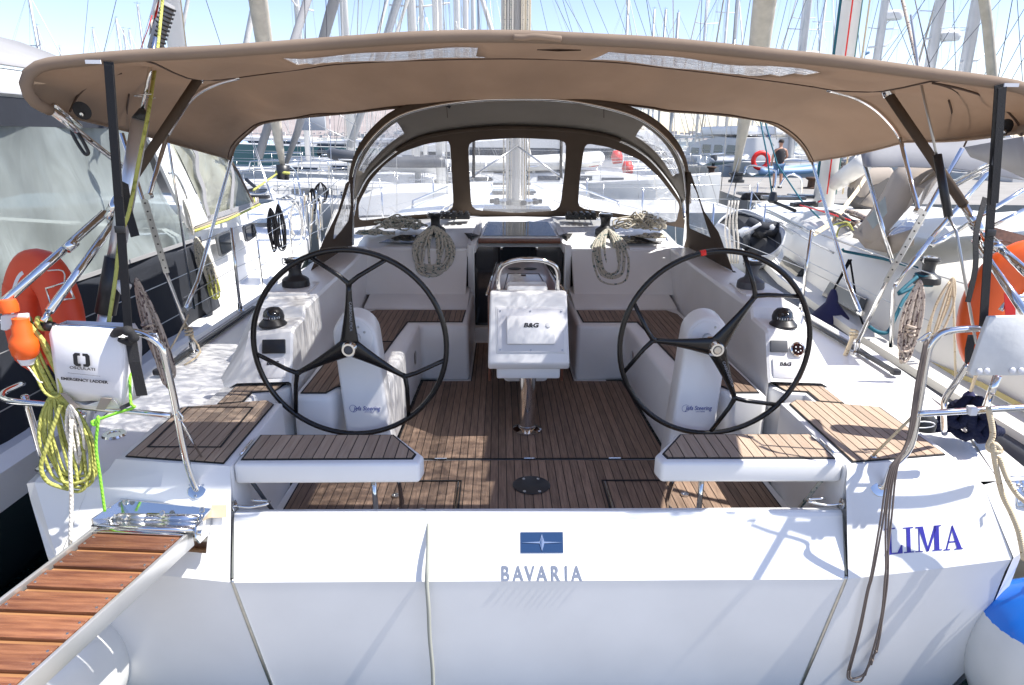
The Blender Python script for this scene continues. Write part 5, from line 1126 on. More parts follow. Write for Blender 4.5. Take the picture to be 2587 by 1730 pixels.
for x, y in ((742, 455), (820, 457), (832, 360), (1068, 433), (1330, 412)): lathe('bracket_bolt', [(0, .006), (.009, .005), (.012, 0)], P('g', x, y, Y=2.50 if y > 380 else 2.54), 'steel_brushed', pas, axis=(0, -.84, .54), seg=12)
tube('locking_pin', [P('g', 1290, 563, Y=2.36), P('g', 1325, 562, Y=2.35)], [.011, .009], 'steel', pas); lathe('pin_head', [(0, .004), (.012, .003), (.012, -.003), (0, -.004)], P('g', 1326, 562, Y=2.35), 'steel', pas, axis=(1, 0, 0), seg=12)
prism('bracket_seal', [P('g', 1392, 380, Y=2.548), P('g', 1490, 380, Y=2.548), P('g', 1490, 462, Y=2.53), P('g', 1392, 462, Y=2.53)], (0, .003, 0), 'rope_cream', pas)

# ---- ropes
rng = random.Random(5)
def coil(name, label, top, n, L, w_, mt, r=.006, depth=.05, seed=1, parent=None, wrap=None, tail=None, lean=(0, 0, 0), group=None):
    """a hank of rope: n hanging loops of uneven length through one point, wrapped near the top"""
    g = random.Random(seed); pts = []; top = V(top)
    for k in range(n):
        ll = L*(1-.22*g.random()); ww = w_*(.18+.95*g.random()); yo = depth*(g.random()-.5); xo = w_*.35*(g.random()-.5)
        for j in range(12):
            a = math.pi*2*(j/12)
            x = ww*math.copysign(abs(math.sin(a))**.55, math.sin(a))*(.30+.70*min(1, (1-math.cos(a))/.7)) ; z = -ll*(1-math.cos(a))/2
            pts.append(top+V((x+xo*(1-math.cos(a))/2, yo*(1-math.cos(a))/2+g.uniform(-.002, .002), z))+V(lean)*(-z))
    if tail: pts += [V(q) for q in tail]
    o = tube(name, pts, r, mt, parent, n=3, seg=7)
    if parent is None: tag(o, label, 'rope', group)
    if wrap:
        c = top+V((0, 0, -L*wrap)); tube('rope_turns', [c+V(lean)*(L*wrap)+V((w_*.5*math.cos(t*.8), (depth*.6+.012)*math.sin(t*.8), -.0032*t)) for t in range(26)], r, mt, o, n=2, seg=6)
    return o
# yellow line on the left rail
coil('rope_hank', 'bright yellow line hanging in loops from the left stern rail', P('d', 190, 700, Y=2.50), 5, .36, .040, 'rope_yellow', .0058, .05, 2, lean=(.22, 0, 0))
y2 = coil('rope_hank', 'lower tangle of yellow line drooping onto the left quarter below the ladder bag', P('d', 360, 1150, Y=2.50), 9, .42, .085, 'rope_yellow', .006, .08, 3, lean=(.12, -.12, 0))
tube('yellow_bight', [P('d', 400, 1230, Y=2.47), P('d', 310, 1500, Y=2.44), P('g', 270, 130, Y=2.42), P('g', 320, 230, Y=2.42), P('g', 450, 275, Y=2.42)], .008, 'rope_yellow', y2, n=6, seg=8)
tube('rail_turns', [P('d', 160, 695, Y=2.53)+V((.006*t*.9-.03, .021*math.cos(t*.9), .021*math.sin(t*.9))) for t in range(24)], .009, 'rope_yellow', y2, n=3, seg=7)
coil('rope_hank', 'short cream cords knotted below the left ladder bag', P('d', 460, 1235, Y=2.47), 3, .26, .03, 'rope_white', .006, .04, 4)
wl = tube('white_line', [P('d', 470, 1330, Y=2.45), P('g', 462, 100, Y=2.42), P('g', 470, 350, Y=2.40), P('g', 462, 645, Y=2.36)], .0075, 'rope_white', None, n=4, seg=8); tag(wl, 'straight white line hanging from the left rail down past the boarding plank', 'rope')
gl_ = tube('lime_line', [P('d', 855, 1000, Y=2.52), P('d', 860, 1210, Y=2.47), P('d', 885, 1245, Y=2.47), P('d', 800, 1275, Y=2.47), P('d', 640, 1330, Y=2.46), P('d', 605, 1345, Y=2.45), P('d', 625, 1365, Y=2.45), P('d', 650, 1310, Y=2.45), P('d', 632, 1500, Y=2.45), P('g', 660, 200, Y=2.44), P('g', 690, 420, Y=2.44)], .0055, 'rope_lime', None, n=5, seg=8); tag(gl_, 'lime green cord tied under the ladder bag and dropping to the boarding plank', 'rope')
# flecked hank hanging on the left behind the strap
coil('rope_hank', 'cream flecked rope hank hanging outside the left rail beside the black strap', P('d', 895, 400, Y=3.0), 9, .52, .034, 'rope_fleck', .006, .08, 7, lean=(.17, 0, 0), wrap=.35)
# hanks on the roof winches
for sx, sdn in ((655, 'left'), (1765, 'right')):
    c = V((P('e', sx, 150, Y=6.42).x, 6.26, 1.97 if sdn == 'left' else 1.95))
    coil('rope_hank', 'thick grey-green sheet hank hung on the %s coachroof winch' % sdn, c, 17, .40 if sdn == 'left' else .44, .165, 'rope_grey', .0115, .10, 11 if sdn == 'left' else 12, lean=(0, -.78, 0))
def pile(name, label, c, rx_, ry_, h_, n, mt, r, seed):
    g = random.Random(seed); pts = []; c = V(c); a = 0
    cx = cy = 0
    for k in range(n):
        a += g.uniform(.5, 1.3); rr = g.uniform(.35, 1)
        if k % 9 == 0: cx, cy = g.uniform(-.5, .5)*rx_, g.uniform(-.4, .4)*ry_
        x, y = cx+rx_*.5*rr*math.cos(a), cy+ry_*.5*rr*math.sin(a)
        q = 1-(x/rx_)**2*.8-(y/ry_)**2*.8
        pts.append(c+V((x, y, r+h_*max(.05, q)*g.uniform(.1, 1))))
    o = tube(name, pts, r, mt, None, n=4, seg=7); tag(o, label, 'rope'); return o
pile('rope_pile', 'pale grey halyard tails piled on the coachroof left of the left winch', V((P('b', 420, 1480, Y=6.55).x, 6.52, 1.90)), .34, .13, .14, 120, 'rope_grey', .008, 3)
pile('rope_pile', 'darker end of the rope heap at the left foot of the sprayhood', V((P('b', 250, 1500, Y=6.4).x, 6.38, 1.87)), .22, .10, .06, 60, 'rope_grey', .008, 4)
pile('rope_pile', 'white flecked halyard tails piled on the coachroof right of the right winch', V((P('b', 1990, 1480, Y=6.5).x, 6.50, 1.91)), .32, .14, .17, 130, 'rope_light', .0085, 5)
pile('rope_pile', 'low loose end of the rope heap at the right foot of the sprayhood', V((P('b', 2080, 1560, Y=6.3).x, 6.30, 1.86)), .22, .08, .05, 50, 'rope_light', .0085, 6)
# grey cord looped over the platform
gc = tube('hanging_rope', [P('h', 600, 510, Y=2.57), P('h', 575, 470, Y=2.60), P('h', 548, 430, Y=2.62), P('h', 560, 410, Y=2.63), P('h', 590, 430, Y=2.61), P('h', 605, 500, Y=2.575), P('h', 605, 640, Y=2.50), P('h', 598, 800, Y=2.44), P('h', 595, 890, Y=2.425), P('h', 606, 1050, Y=2.41), P('h', 614, 1250, Y=2.41), P('h', 632, 1450, Y=2.41), P('h', 636, 1600, Y=2.41)], 0.0085, 'cord_grey', None, n=5, seg=8); tag(gc, 'thin grey cord looped over the top of the transom and hanging down its middle', 'cord')
# brown lines hanging over the right quarter
bmr = bmesh.new()
tops = [(1700, 810), (1712, 800), (1690, 820), (1705, 830), (1698, 815)]
for k, (lo, bot) in enumerate((([(1340, 830), (1310, 950)], (1185, 1470)), ([(1352, 830), (1320, 950)], (1200, 1465)), ([(1435, 825), (1415, 1050)], (1375, 1350)), ([(1450, 825), (1425, 1050)], (1340, 1430)), ([(1432, 840), (1410, 1080)], (1300, 1500)))):
    x0, y0 = tops[k]
    q = [P('f', x0, y0, Y=2.49), P('f', x0-35-6*k, y0+250, Y=2.485), P('f', 1600-10*k+20*(k > 2), 1450, Y=2.48), P('i', 1460+12*k, 150, Y=2.46), P('i', 1400+18*k, 480, Y=2.44)]+[P('i', a, b, Y=2.425) for a, b in lo]
    q += [P('i', (lo[-1][0]+bot[0])/2+8, (lo[-1][1]+bot[1])/2, Y=2.43), P('i', bot[0], bot[1], Y=2.44)]
    tube_bm(bmr, spline(q, 6), .0042, 6)
for a, b in (((1185, 1470), (1350, 1400)), ((1200, 1465), (1375, 1340))):
    tube_bm(bmr, spline([P('i', a[0], a[1], Y=2.44), P('i', a[0]+5, a[1]+55, Y=2.44), P('i', (a[0]+b[0])/2, a[1]+(70 if a[0] < 1190 else 30), Y=2.44), P('i', b[0]-40, b[1]+60, Y=2.44), P('i', b[0], b[1], Y=2.43)], 6), .0042, 6)
me = bpy.data.meshes.new('brown_lines'); bmr.to_mesh(me); bmr.free(); o = link('brown_lines', me, 'brown_rope', None); tag(o, 'bundle of thin brown lines looped from the right rail down across the LIMA name', 'rope')
# black fat mooring rope heap and cream mooring line on the right quarter
o = pile('mooring_rope', 'fat navy mooring rope heaped under the right stern rail', P('f', 2000, 1460, Z=1.40), .19, .12, .20, 60, 'rope_navy', .022, 9)
cm = tube('mooring_rope', [P('f', 2110, 1250, Y=2.5), P('f', 2140, 1420, Y=2.48), P('i', 2110, 0, Y=2.47), P('i', 2160, 30, Y=2.45), P('i', 2190, 20, Y=2.45), P('i', 2150, -20, Y=2.46), P('i', 2150, 70, Y=2.45), P('i', 2200, 300, Y=2.44), P('i', 2260, 430, Y=2.42), P('i', 2310, 560, Y=2.40), P('i', 2345, 740, Y=2.38)], .011, 'rope_cream', None, n=6, seg=8); tag(cm, 'cream mooring line knotted on the right quarter fairlead', 'rope')
cm2 = tube('mooring_rope', [P('i', 2180, 60, Y=2.45), P('i', 2230, 200, Y=2.43), P('i', 2290, 300, Y=2.41), P('i', 2345, 350, Y=2.39), P('i', 2450, 420, Y=2.3)], .010, 'rope_cream', None, n=4, seg=8); tag(cm2, 'cream line leading off to the right edge from the right quarter fairlead', 'rope')
tube('pad_eye', [P('i', 2290, 258, Z=1.36), P('i', 2295, 250, Z=1.37), P('i', 2345, 262, Z=1.37)], .005, 'steel', yacht)
# ---- fenders
def fender(name, label, c, r, h, mt, capmt, top=.28, axis=(0, 0, 1), capf=.22, line=None):
    o = thing(name, label, 'fender', tuple(c)); prof = []; capp = []
    n = 18
    for k in range(n+1):
        a = -90+(180)*k/n; z = h/2*math.sin(R(a)); rr = r*math.cos(R(a))**.75 if abs(a) < 90 else 0
        prof.append((rr, z))
    zc = h/2*(1-2*capf)
    body = [p for p in prof if p[1] <= zc]; rcap = r*math.cos(math.asin(min(1, zc/(h/2))))**.75
    body.append((rcap, zc)); lathe('fender_body', body, c, mt, o, axis=axis, seg=36)
    t = h/2*1.25
    lathe('fender_cap', [(rcap*1.003, zc-.002), (rcap*.86, zc+(t-zc)*.25), (rcap*.52, zc+(t-zc)*.55), (rcap*.28, zc+(t-zc)*.8), (rcap*.22, t), (rcap*.1, t+.02), (0, t+.02)], c, capmt, o, axis=axis, seg=32)
    if line: tube('fender_line', [V(c)+V(axis).normalized()*(t+.01)]+[V(q) for q in line], .008, 'rope_cream', o, n=3)
    return o
fender('ball_fender', 'big white ball fender with blue top against the right quarter', P('i', 2440, 1385, Y=2.42), .275, .70, 'fender_white', 'fender_blue', capf=.235, line=[P('i', 2345, 740, Y=2.45)])
fender('ball_fender', 'large white fender partly hidden beneath the boarding plank at lower left', V((-1.93, 2.44, .55)), .31, .62, 'fender_white', 'fender_white', axis=(.25, 0, 1), capf=.1)
fender('teardrop_fender', 'navy covered fender hanging between the hulls behind the right rail', V((2.42, 3.25, 1.15)), .15, .55, 'fender_navy', 'fender_navy', line=[(2.40, 3.2, 1.7)])
# ================================================================== water, quays, hills
def water_mat():
    m = bpy.data.materials.new('sea'); m.use_nodes = True; n = m.node_tree; L = n.links; b = n.nodes['Principled BSDF']
    b.inputs['Base Color'].default_value = (0.012, 0.045, 0.055, 1); b.inputs['Roughness'].default_value = 0.05; b.inputs['IOR'].default_value = 1.33
    tc = n.nodes.new('ShaderNodeTexCoord'); no = n.nodes.new('ShaderNodeTexNoise'); no.inputs['Scale'].default_value = 2.4; no.inputs['Detail'].default_value = 5
    mp = n.nodes.new('ShaderNodeMapping'); mp.inputs['Scale'].default_value = (1, 1.6, 1); L.new(tc.outputs['Object'], mp.inputs[0]); L.new(mp.outputs[0], no.inputs[0])
    bp = n.nodes.new('ShaderNodeBump'); bp.inputs['Strength'].default_value = .55; bp.inputs['Distance'].default_value = .12; L.new(no.outputs[0], bp.inputs['Height']); L.new(bp.outputs[0], b.inputs['Normal'])
    M['sea'] = m
water_mat()
mat('concrete', (0.29, 0.275, 0.25), 0.85, noise_amt=0.22, nscale=1.2, bump=0.3, bscale=25)
mat('concrete_dark', (0.24, 0.22, 0.20), 0.9, noise_amt=0.3, nscale=1.5)
mat('hill', (0.30, 0.265, 0.25), 0.95, noise_amt=0.5, nscale=0.006, col2=(0.24, 0.20, 0.19))
mat('town_white', (0.55, 0.54, 0.52), 0.8, rand=.25)
S_ = 6000
kind(mesh('water', [(-S_, -60, 0), (S_, -60, 0), (S_, 2*S_, 0), (-S_, 2*S_, 0)], [(0, 1, 2, 3)], 'sea'), 'structure')
kind(prism('quay', [(-60, 2.2, .36), (60, 2.2, .36), (60, -45, .36), (-60, -45, .36)], (0, 0, -1.6), 'concrete'), 'structure')  # out of view; set low and close to bounce sun onto the transom
# pier to the right with its edge
q1 = prism('pier', [(7.5, 20.5, .95), (60, 17, .95), (70, 30, .95), (9.0, 34.5, .95)], (0, 0, -1.6), 'concrete'); kind(q1, 'structure')
tr = []
g = random.Random(3)
def ridge(name, Y, x0, x1, hfun, mt, n=90):
    rows = []
    for i in range(n+1):
        x = x0+(x1-x0)*i/n; h = hfun(x)
        rows.append([(x, Y-200, -1), (x+g.uniform(-20, 20), Y+200, h*.28*g.uniform(.8, 1.2)), (x+g.uniform(-30, 30), Y+700, h*.66*g.uniform(.85, 1.15)), (x, Y+1400, h), (x, Y+2600, h*.5)])
    return kind(loft(name, rows, mt, None), 'structure')
ridge('hills', 3600, -3800, 3800, lambda x: max(12, 165*math.exp(-((x+1150)/900)**2)+60*math.exp(-((x+2600)/700)**2)+20*noise.noise(V((x*.004, 0, 0)))+12*noise.noise(V((x*.02, 0, 3)))+(70 if x < 0 else 20)), 'hill')
# far town at the foot of the hills: nobody could count it
bm = bmesh.new()
for i in range(900):
    x = g.uniform(-2600, 1800); y = g.uniform(3380, 3900); s = g.uniform(8, 22); h = g.uniform(6, 18); z0 = max(0, (y-3420)*.07)
    v = [bm.verts.new((x+a*s/2, y+b*s/2, z0+c*h)) for a in (-1, 1) for b in (-1, 1) for c in (0, 1)]
    for f in ((0, 1, 3, 2), (4, 6, 7, 5), (0, 4, 5, 1), (2, 3, 7, 6), (1, 5, 7, 3)): bm.faces.new([v[k] for k in f])
me = bpy.data.meshes.new('far_town'); bm.to_mesh(me); bm.free(); o = link('far_town', me, 'town_white', None, smooth=False); kind(o, 'stuff'); tag(o, 'pale houses spread along the foot of the far hills', 'town')
# far marina: a mass of hulls and masts
bm = bmesh.new(); 
for i in range(320):
    x = g.uniform(-420, 330); y = g.uniform(190, 420); h = g.uniform(11, 20); w_ = .13
    for (cx, cy, sx, sy, z0, z1) in ((x, y, g.uniform(3, 5), g.uniform(3, 11), -.2, g.uniform(1.1, 1.8)), (x, y, 1.8, 4, 1.1, g.uniform(1.9, 2.6)), (x, y, w_, w_, 1.5, h)):
        v = [bm.verts.new((cx+a*sx/2, cy+b*sy/2, z0 if c == 0 else z1)) for a in (-1, 1) for b in (-1, 1) for c in (0, 1)]
        for f in ((0, 1, 3, 2), (4, 6, 7, 5), (0, 4, 5, 1), (2, 3, 7, 6), (1, 5, 7, 3)): bm.faces.new([v[k] for k in f])
me = bpy.data.meshes.new('far_marina'); bm.to_mesh(me); bm.free(); o = link('far_marina', me, 'cream_gel', None, smooth=False); kind(o, 'stuff'); tag(o, 'mass of moored boats and thin masts across the harbour below the hills', 'boats')

# ================================================================== generic hull helper
def hull(name, par, L, B, zdeck, mt, sheer=.25, loc=None, tr=None, deckmt='deck_far', stern=.86):
    """a boat's shell, bow towards +Y, local coordinates, stern at y=0"""
    rows = []; drows = []
    for i in range(15):
        t = i/14; y = L*t; b = B/2*(stern+(1-stern)*min(1, t*2.2))*(1-max(0, (t-.38)/.62)**2.1)+.02; z = zdeck+sheer*t*t
        rows.append([(-b, y, z), (-b*.99, y, z-.25), (-b*.86, y, .25), (-b*.7, y, -.3), (b*.7, y, -.3), (b*.86, y, .25), (b*.99, y, z-.25), (b, y, z)])
        drows.append([(-b+.02, y, z-.015), (-b*.5, y, z+.03), (0, y, z+.05), (b*.5, y, z+.03), (b-.02, y, z-.015)])
    a = loft(name, rows, mt, par, local=True, caps=True, auto=.6)
    d = loft('deck', drows, deckmt, par, local=True)
    return a
def coach(par, y0, y1, w0, w1, z0, h, mt='hull_far', win='smoked', nwin=3):
    rows = []
    for y, k in ((y0, 0.0), (y0+.05, .9), (y0+(y1-y0)*.4, 1), (y0+(y1-y0)*.8, .75), (y1-.15, .45), (y1, 0)):
        w_ = w0+(w1-w0)*(y-y0)/(y1-y0); z = z0+h*k
        rows.append([(-w_, y, z0-.02), (-w_*.93, y, z-.04*(k > 0)), (-w_*.5, y, z+.04*k), (0, y, z+.06*k), (w_*.5, y, z+.04*k), (w_*.93, y, z-.04*(k > 0)), (w_, y, z0-.02)])
    c = loft('coachroof', rows, mt, par, local=True, auto=.6)
    for s_ in (-1, 1):
        for k in range(nwin):
            ya = y0+.4+(y1-y0-.9)*k/max(1, nwin); yb = ya+(y1-y0-.9)/max(1, nwin)*.7
            wa = w0+(w1-w0)*(ya-y0)/(y1-y0)*1; wb = w0+(w1-w0)*(yb-y0)/(y1-y0)
            f = lambda w_, t: w_*(1-.07*t)+.012
            hh = h*.8 if k < nwin-1 else h*.6
            prism('window', [(s_*f(wa, .3), ya, z0+hh*.3), (s_*f(wb, .3), yb, z0+hh*.3), (s_*f(wb, .78), yb, z0+hh*.78), (s_*f(wa, .78), ya, z0+hh*.78)], (s_*.006, 0, 0), win, par, local=True)
    return c
def rig(par, ym, zm, top, L, r=.085, mt='mast_paint', boomcol='sail_white', gen='sail_white', genr=.07, spr=2, stay=True, furl=True, bow=None, wire='wire'):
    m = loft('mast', [[(r*.8*math.cos(R(a)), ym+r*1.15*math.sin(R(a)), z) for a in range(0, 360, 36)] for z in (zm, top)], mt, par, close=True, caps=True, local=True)
    yb = L-.1 if bow is None else bow
    ws = []
    for k in range(spr):
        z = zm+(top-zm)*(k+1)/(spr+1.0)
        tube('spreader', [(-1.0+.2*k, ym-.2, z+.05), (0, ym, z), (1.0-.2*k, ym-.2, z+.05)], .03, mt, par, local=True, seg=6)
    for s_ in (-1, 1):
        ws.append([(s_*1.6, ym-.3, zm-.4)]+[(s_*(1.0-.2*k), ym-.2, zm+(top-zm)*(k+1)/(spr+1.0)) for k in range(spr)]+[(0, ym, top-.3)])
        ws.append([(s_*1.5, ym-.1, zm-.4), (0, ym, zm+(top-zm)/(spr+1.0))])
        ws.append([(s_*.5, .2, zm-.4), (0, ym, top)])
    for dx in (-.12, .11, .16): ws.append([(dx, ym-.14, zm), (dx*.6, ym-.13, top)])
    if stay and not furl: ws.append([(0, yb, zm-.3), (0, ym, top-.3)])
    tubes('rigging', ws, .0065, wire, par, seg=4, local=True)
    if furl: tube('furled_genoa', [(0, yb, zm-.2), (0, yb-(yb-ym)*.07, zm+(top-zm)*.07), (0, yb-(yb-ym)*.5, zm+(top-zm)*.5), (0, ym+.1, top-.4)], [.03, genr, genr*.8, .02], gen, par, local=True, seg=8)
    tube('masthead', [(-.02, ym, top), (.0, ym+.02, top+.25)], .012, wire, par, local=True, seg=5)
    tube('wind_vane', [(-.25, ym, top+.12), (.22, ym, top+.12)], .010, wire, par, local=True, seg=5)
    return m
def boom_(par, ym, z, length, mt='sail_white', r=.14):
    tube('boom', [(0, ym-.1, z), (0, ym-length, z+.15)], .07, 'mast_paint', par, local=True, seg=8)
    tube('sail_cover', [(0, ym-.15, z+.25), (0, ym-length*.3, z+.2), (0, ym-length*.97, z+.22)], [r*1.5, r*1.2, r*.6], mt, par, local=True, seg=8)
def rails(par, L, B, z, h=.6):
    ls = []
    for s_ in (-1, 1):
        pr_ = []
        for i in range(8):
            t = i/7*.93; b = B/2*(1-max(0, (t-.38)/.62)**2.1)*.97; pr_.append((s_*b, L*t, z+.25*t*t)); ls.append([(s_*b, L*t, z+.25*t*t), (s_*b, L*t, z+.25*t*t+h)])
        ls.append([(x, y, q+h) for x, y, q in pr_]); ls.append([(x, y, q+h*.5) for x, y, q in pr_])
    tubes('guard_wires', ls, .009, 'steel_brushed', par, seg=4, local=True)
    tube('pulpit', [(-B*.16, L*.93, z+.25+h), (0, L+.05, z+.30+h), (B*.16, L*.93, z+.25+h)], .015, 'steel', par, n=5, local=True, seg=6)

# ================================================================== neighbour on the left with the cockpit tent
ln = thing('tented_yacht', 'white yacht alongside on the left, its cockpit closed by a grey vinyl tent', 'sailboat', (-4.6, 3, 0))
def lx(pts, X=-2.9): return [V((X, y, z)) for y, z in pts]
rows = []
for Y, xo, z in ((1.2, -2.75, 1.02), (3, -2.66, 1.02), (5, -2.62, 1.04), (7, -2.62, 1.06), (9, -2.72, 1.12), (11, -3.05, 1.22), (13, -3.65, 1.32), (14.6, -4.35, 1.42), (15.3, -4.65, 1.46)):
    cx = -4.65; hw = xo-cx
    rows.append([(cx-hw*.95+0, Y, z), (cx-hw*.9, Y, .3), (cx-hw*.6, Y, -.3), (cx+hw*.6, Y, -.3), (cx+hw*.9, Y, .3), (cx+hw, Y, z-.2), (cx+hw, Y, z), (cx+hw-.08, Y, z+.05), (cx+hw-.10, Y, z+.01), (cx, Y, z+.06), (cx-hw*.95+.1, Y, z)])
loft('hull', [r[:6] for r in rows], 'hull_dark', ln, auto=.5); loft('deck', [r[5:] for r in rows], 'gelcoat', ln, auto=.5)
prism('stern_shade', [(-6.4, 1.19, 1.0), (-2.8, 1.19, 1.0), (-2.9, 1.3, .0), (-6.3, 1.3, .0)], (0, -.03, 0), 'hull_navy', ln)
# cabin side and roof
rows = []
for Y, xa, z0, z1 in ((6.3, -2.92, 1.06, 1.93), (7, -2.95, 1.07, 1.93), (8.3, -3.05, 1.10, 1.92), (9.2, -3.25, 1.13, 1.86), (10.0, -3.5, 1.17, 1.66), (10.8, -3.75, 1.22, 1.36), (11.0, -3.8, 1.23, 1.26)):
    rows.append([(xa, Y, z0), (xa-.08, Y, z1-.08), (xa-.16, Y, z1), (-4.65, Y, z1+.10*(z1-z0)), (-6.0, Y, z1), (-6.2, Y, z0)])
loft('coachroof', rows, 'gelcoat', ln, auto=.4)
for a in (((1410, 115), (1505, 75), (1545, 195), (1440, 265)), ((1590, 55), (1660, 25), (1685, 115), (1612, 165)), ):
    q = [P('d', x, y, X=-2.955) for x, y in a]; w_ = prism('window', rounded(q, 3, .2), (.02, 0, 0), 'smoked', ln); prism('window_pane', rounded([p.lerp(sum(q, V((0, 0, 0)))/4, .18)+V((.018, 0, 0)) for p in q], 3, .2), (.008, 0, 0), 'dark_glass', w_)
# tent: vinyl side with wrinkles, skirt, band, hard top
NY, NZ = 40, 14; rows = []
for i in range(NY+1):
    t = i/NY; y = .8+(6.40-.8)*t; r_ = []
    for j in range(NZ+1):
        u = j/NZ; z = 1.80+(2.80-1.80)*u; yy = y-(.40*u*t)
        r_.append((-2.9-.16*u+.030*math.sin(y*6+4*u+1.5*math.sin(u*5))+.05*noise.noise(V((y*1.7+u*2, u*2.2, 0))), yy, z+.0))
    rows.append(r_)
loft('tent_window', rows, 'vinyl_tent', ln)
rows = []
for i in range(41):
    y = .8+5.85*i/40; rows.append([(-2.885+.02*math.sin(y*9)*(1-u)+.03*noise.noise(V((y*2, u*2, 5))), y+.25*(1-u)*(i/40), 1.0+.82*u) for u in [k/8 for k in range(9)]])
loft('tent_skirt', rows, 'navy_canvas', ln, thick=.004)
prism('tent_skirt_tail', [P('d', 1310, 400, X=-2.84), P('d', 1345, 335, X=-2.84), P('d', 1390, 470, X=-2.84), P('d', 1340, 455, X=-2.84), P('d', 1395, 590, X=-2.82), P('d', 1400, 680, X=-2.82), P('d', 1330, 600, X=-2.84)], (.006, 0, 0), 'navy_canvas', ln)
prism('tent_band', [(-3.04, .5, 2.80), (-3.04, 6.02, 2.80), (-3.04, 6.02, 2.97), (-3.04, .5, 2.98)], (.012, 0, 0), 'navy_canvas', ln)
prism('skirt_trim', lx([(.8, 1.80), (6.42, 1.80), (6.42, 1.83), (.8, 1.83)], -2.865), (.006, 0, 0), 'grey_canvas', ln)
prism('hard_top', [(-3.0, .5, 2.98), (-3.0, 6.1, 2.98), (-6.3, 6.1, 2.98), (-6.3, .5, 2.98)], (0, 0, .16), 'gelcoat', ln, bevel=.04)
prism('tent_far_side', [(-6.2, .8, 1.0), (-6.2, 6.3, 1.0), (-6.2, 6.0, 2.98), (-6.2, .8, 2.98)], (.01, 0, 0), 'beige_canvas', ln)
loft('boom_awning', [[(-3.0-.2*k, y, 3.16+.32*math.sin(min(1, k/5)*1.57)-(.05*(y-.4)*0)) for k in range(0, 17)] for y in (.5, 2.5, 4.6, 5.6)], 'grey_canvas', ln, thick=.01)
prism('tent_pillar', [P('a', 962, 868, X=-3.0), P('a', 1100, 866, X=-3.0), P('a', 1370, 1452, X=-2.92), P('a', 1250, 1500, X=-2.92)], (-.03, 0, 0), 'gelcoat', ln)
tube('tent_grab_rail', [P('a', 1110, 1140, X=-2.9), P('a', 1165, 1160, X=-2.87), P('a', 1225, 1290, X=-2.87), P('a', 1215, 1310, X=-2.9)], .012, 'steel', ln, n=4)
# its sprayhood
hq = lambda x, y, X=-2.98: P('a', x, y, X=X)
top = [(1090, 862), (1190, 872), (1300, 925), (1400, 975), (1490, 1035), (1545, 1095), (1600, 1190), (1665, 1335)]
bot = [(1360, 1438), (1390, 1425), (1430, 1412), (1470, 1400), (1510, 1388), (1550, 1375), (1600, 1360), (1650, 1348)]
rows = [[hq(*a).lerp(hq(*b), u)+V((.05*math.sin(u*3.1)-.02+.01*math.sin(9*u+i), 0, 0)) for u in [k/8 for k in range(9)]] for i, (a, b) in enumerate(zip(top, bot))]
loft('hood_window', rows[:6], 'vinyl_cream', ln); loft('hood_window', rows[5:], 'vinyl_tent', ln)
loft('hood_roof', [[hq(*a), hq(*a)+V((-.5, .0, .10)), hq(*a)+V((-1.6, 0, .14)), hq(*a)+V((-2.7, 0, .10)), hq(*a)+V((-3.2, 0, 0))] for a in top], 'grey_canvas', ln, thick=.006)
for pts, w_ in (([(1200, 880), (1290, 1000), (1300, 1130), (1340, 1240), (1350, 1330), (1380, 1440)], .075), ([(1505, 1060), (1535, 1150), (1530, 1280), (1522, 1390)], .07), ([(1362, 1440), (1500, 1395), (1660, 1345)], .05), ([(1440, 1010), (1500, 1035), (1560, 1120), (1600, 1200), (1665, 1330)], .035)):
    tube('hood_seam', [hq(x, y, -2.93) for x, y in pts], 0, 'canvas_dark' if w_ < .05 else 'grey_canvas', ln, flat=(w_, .006, (1, 0, 0)), n=4)
tube('hood_track', [P('a', 1280, 1520, X=-2.93), P('a', 1500, 1445, X=-2.93), P('a', 1710, 1345, X=-2.93)], .014, 'rope_yellow', ln)
tube('hood_track', [P('a', 1280, 1500, X=-2.94), P('a', 1500, 1425, X=-2.94), P('a', 1700, 1330, X=-2.94)], .012, 'beige_canvas', ln)
for x, y0, y1 in ((0, 0, 0),):
    for z in (1.62, 1.32):
        tube('life_line', [(-2.70, 1.3, z), (-2.68, 5, z), (-2.68, 7, z), (-2.78, 9, z+.05), (-3.1, 11, z+.12), (-3.7, 13, z+.22), (-4.6, 15.2, z+.35)], .004, 'wire', ln, seg=5)
for Y, X_ in ((7.6, -2.68), (9.2, -2.80), (10.6, -3.0), (11.6, -3.25), (12.8, -3.65), (14, -4.1)):
    tube('stanchion', [(X_, Y, 1.1), (X_, Y, 1.70+(Y-7)*.04)], .012, 'steel', ln, seg=8)
tube('pulpit', [(-3.9, 13.6, 1.4), (-3.9, 13.6, 2.0), (-4.5, 15.3, 2.1), (-4.65, 15.6, 2.1), (-4.8, 15.3, 2.1), (-5.4, 13.6, 2.0), (-5.4, 13.6, 1.4)], .014, 'steel', ln, n=4)
ms_ = P('a', 1160, 250, Y=9.2)
tube('mast', [(ms_.x, 9.2, 1.95), (ms_.x, 9.2, 18)], .11, 'mast_white', ln, seg=14)
tube('halyard', [(ms_.x+.15, 9.1, 1.95), (ms_.x+.17, 9.1, 18)], .008, 'rope_cream', ln, seg=5)
fy0 = P('a', 1862, 1100, Y=15.0)
tube('furled_genoa', [(fy0.x, 15.0, fy0.z), P('a', 1840, 960, Y=14.9), P('a', 1815, 800, Y=14.7), P('a', 1740, 290, Y=13.6), P('a', 1690, -60, Y=12.8), P('a', 1690, -60, Y=12.8)*4-P('a', 1740, 290, Y=13.6)*3], [.05, .085, .11, .15, .16, .09], 'sail_cloth', ln, seg=12)
tube('furler_drum', [P('a', 1862, 1180, Y=15.0), P('a', 1862, 1085, Y=15.0)], [.13, .14], 'black_plastic', ln, seg=12)
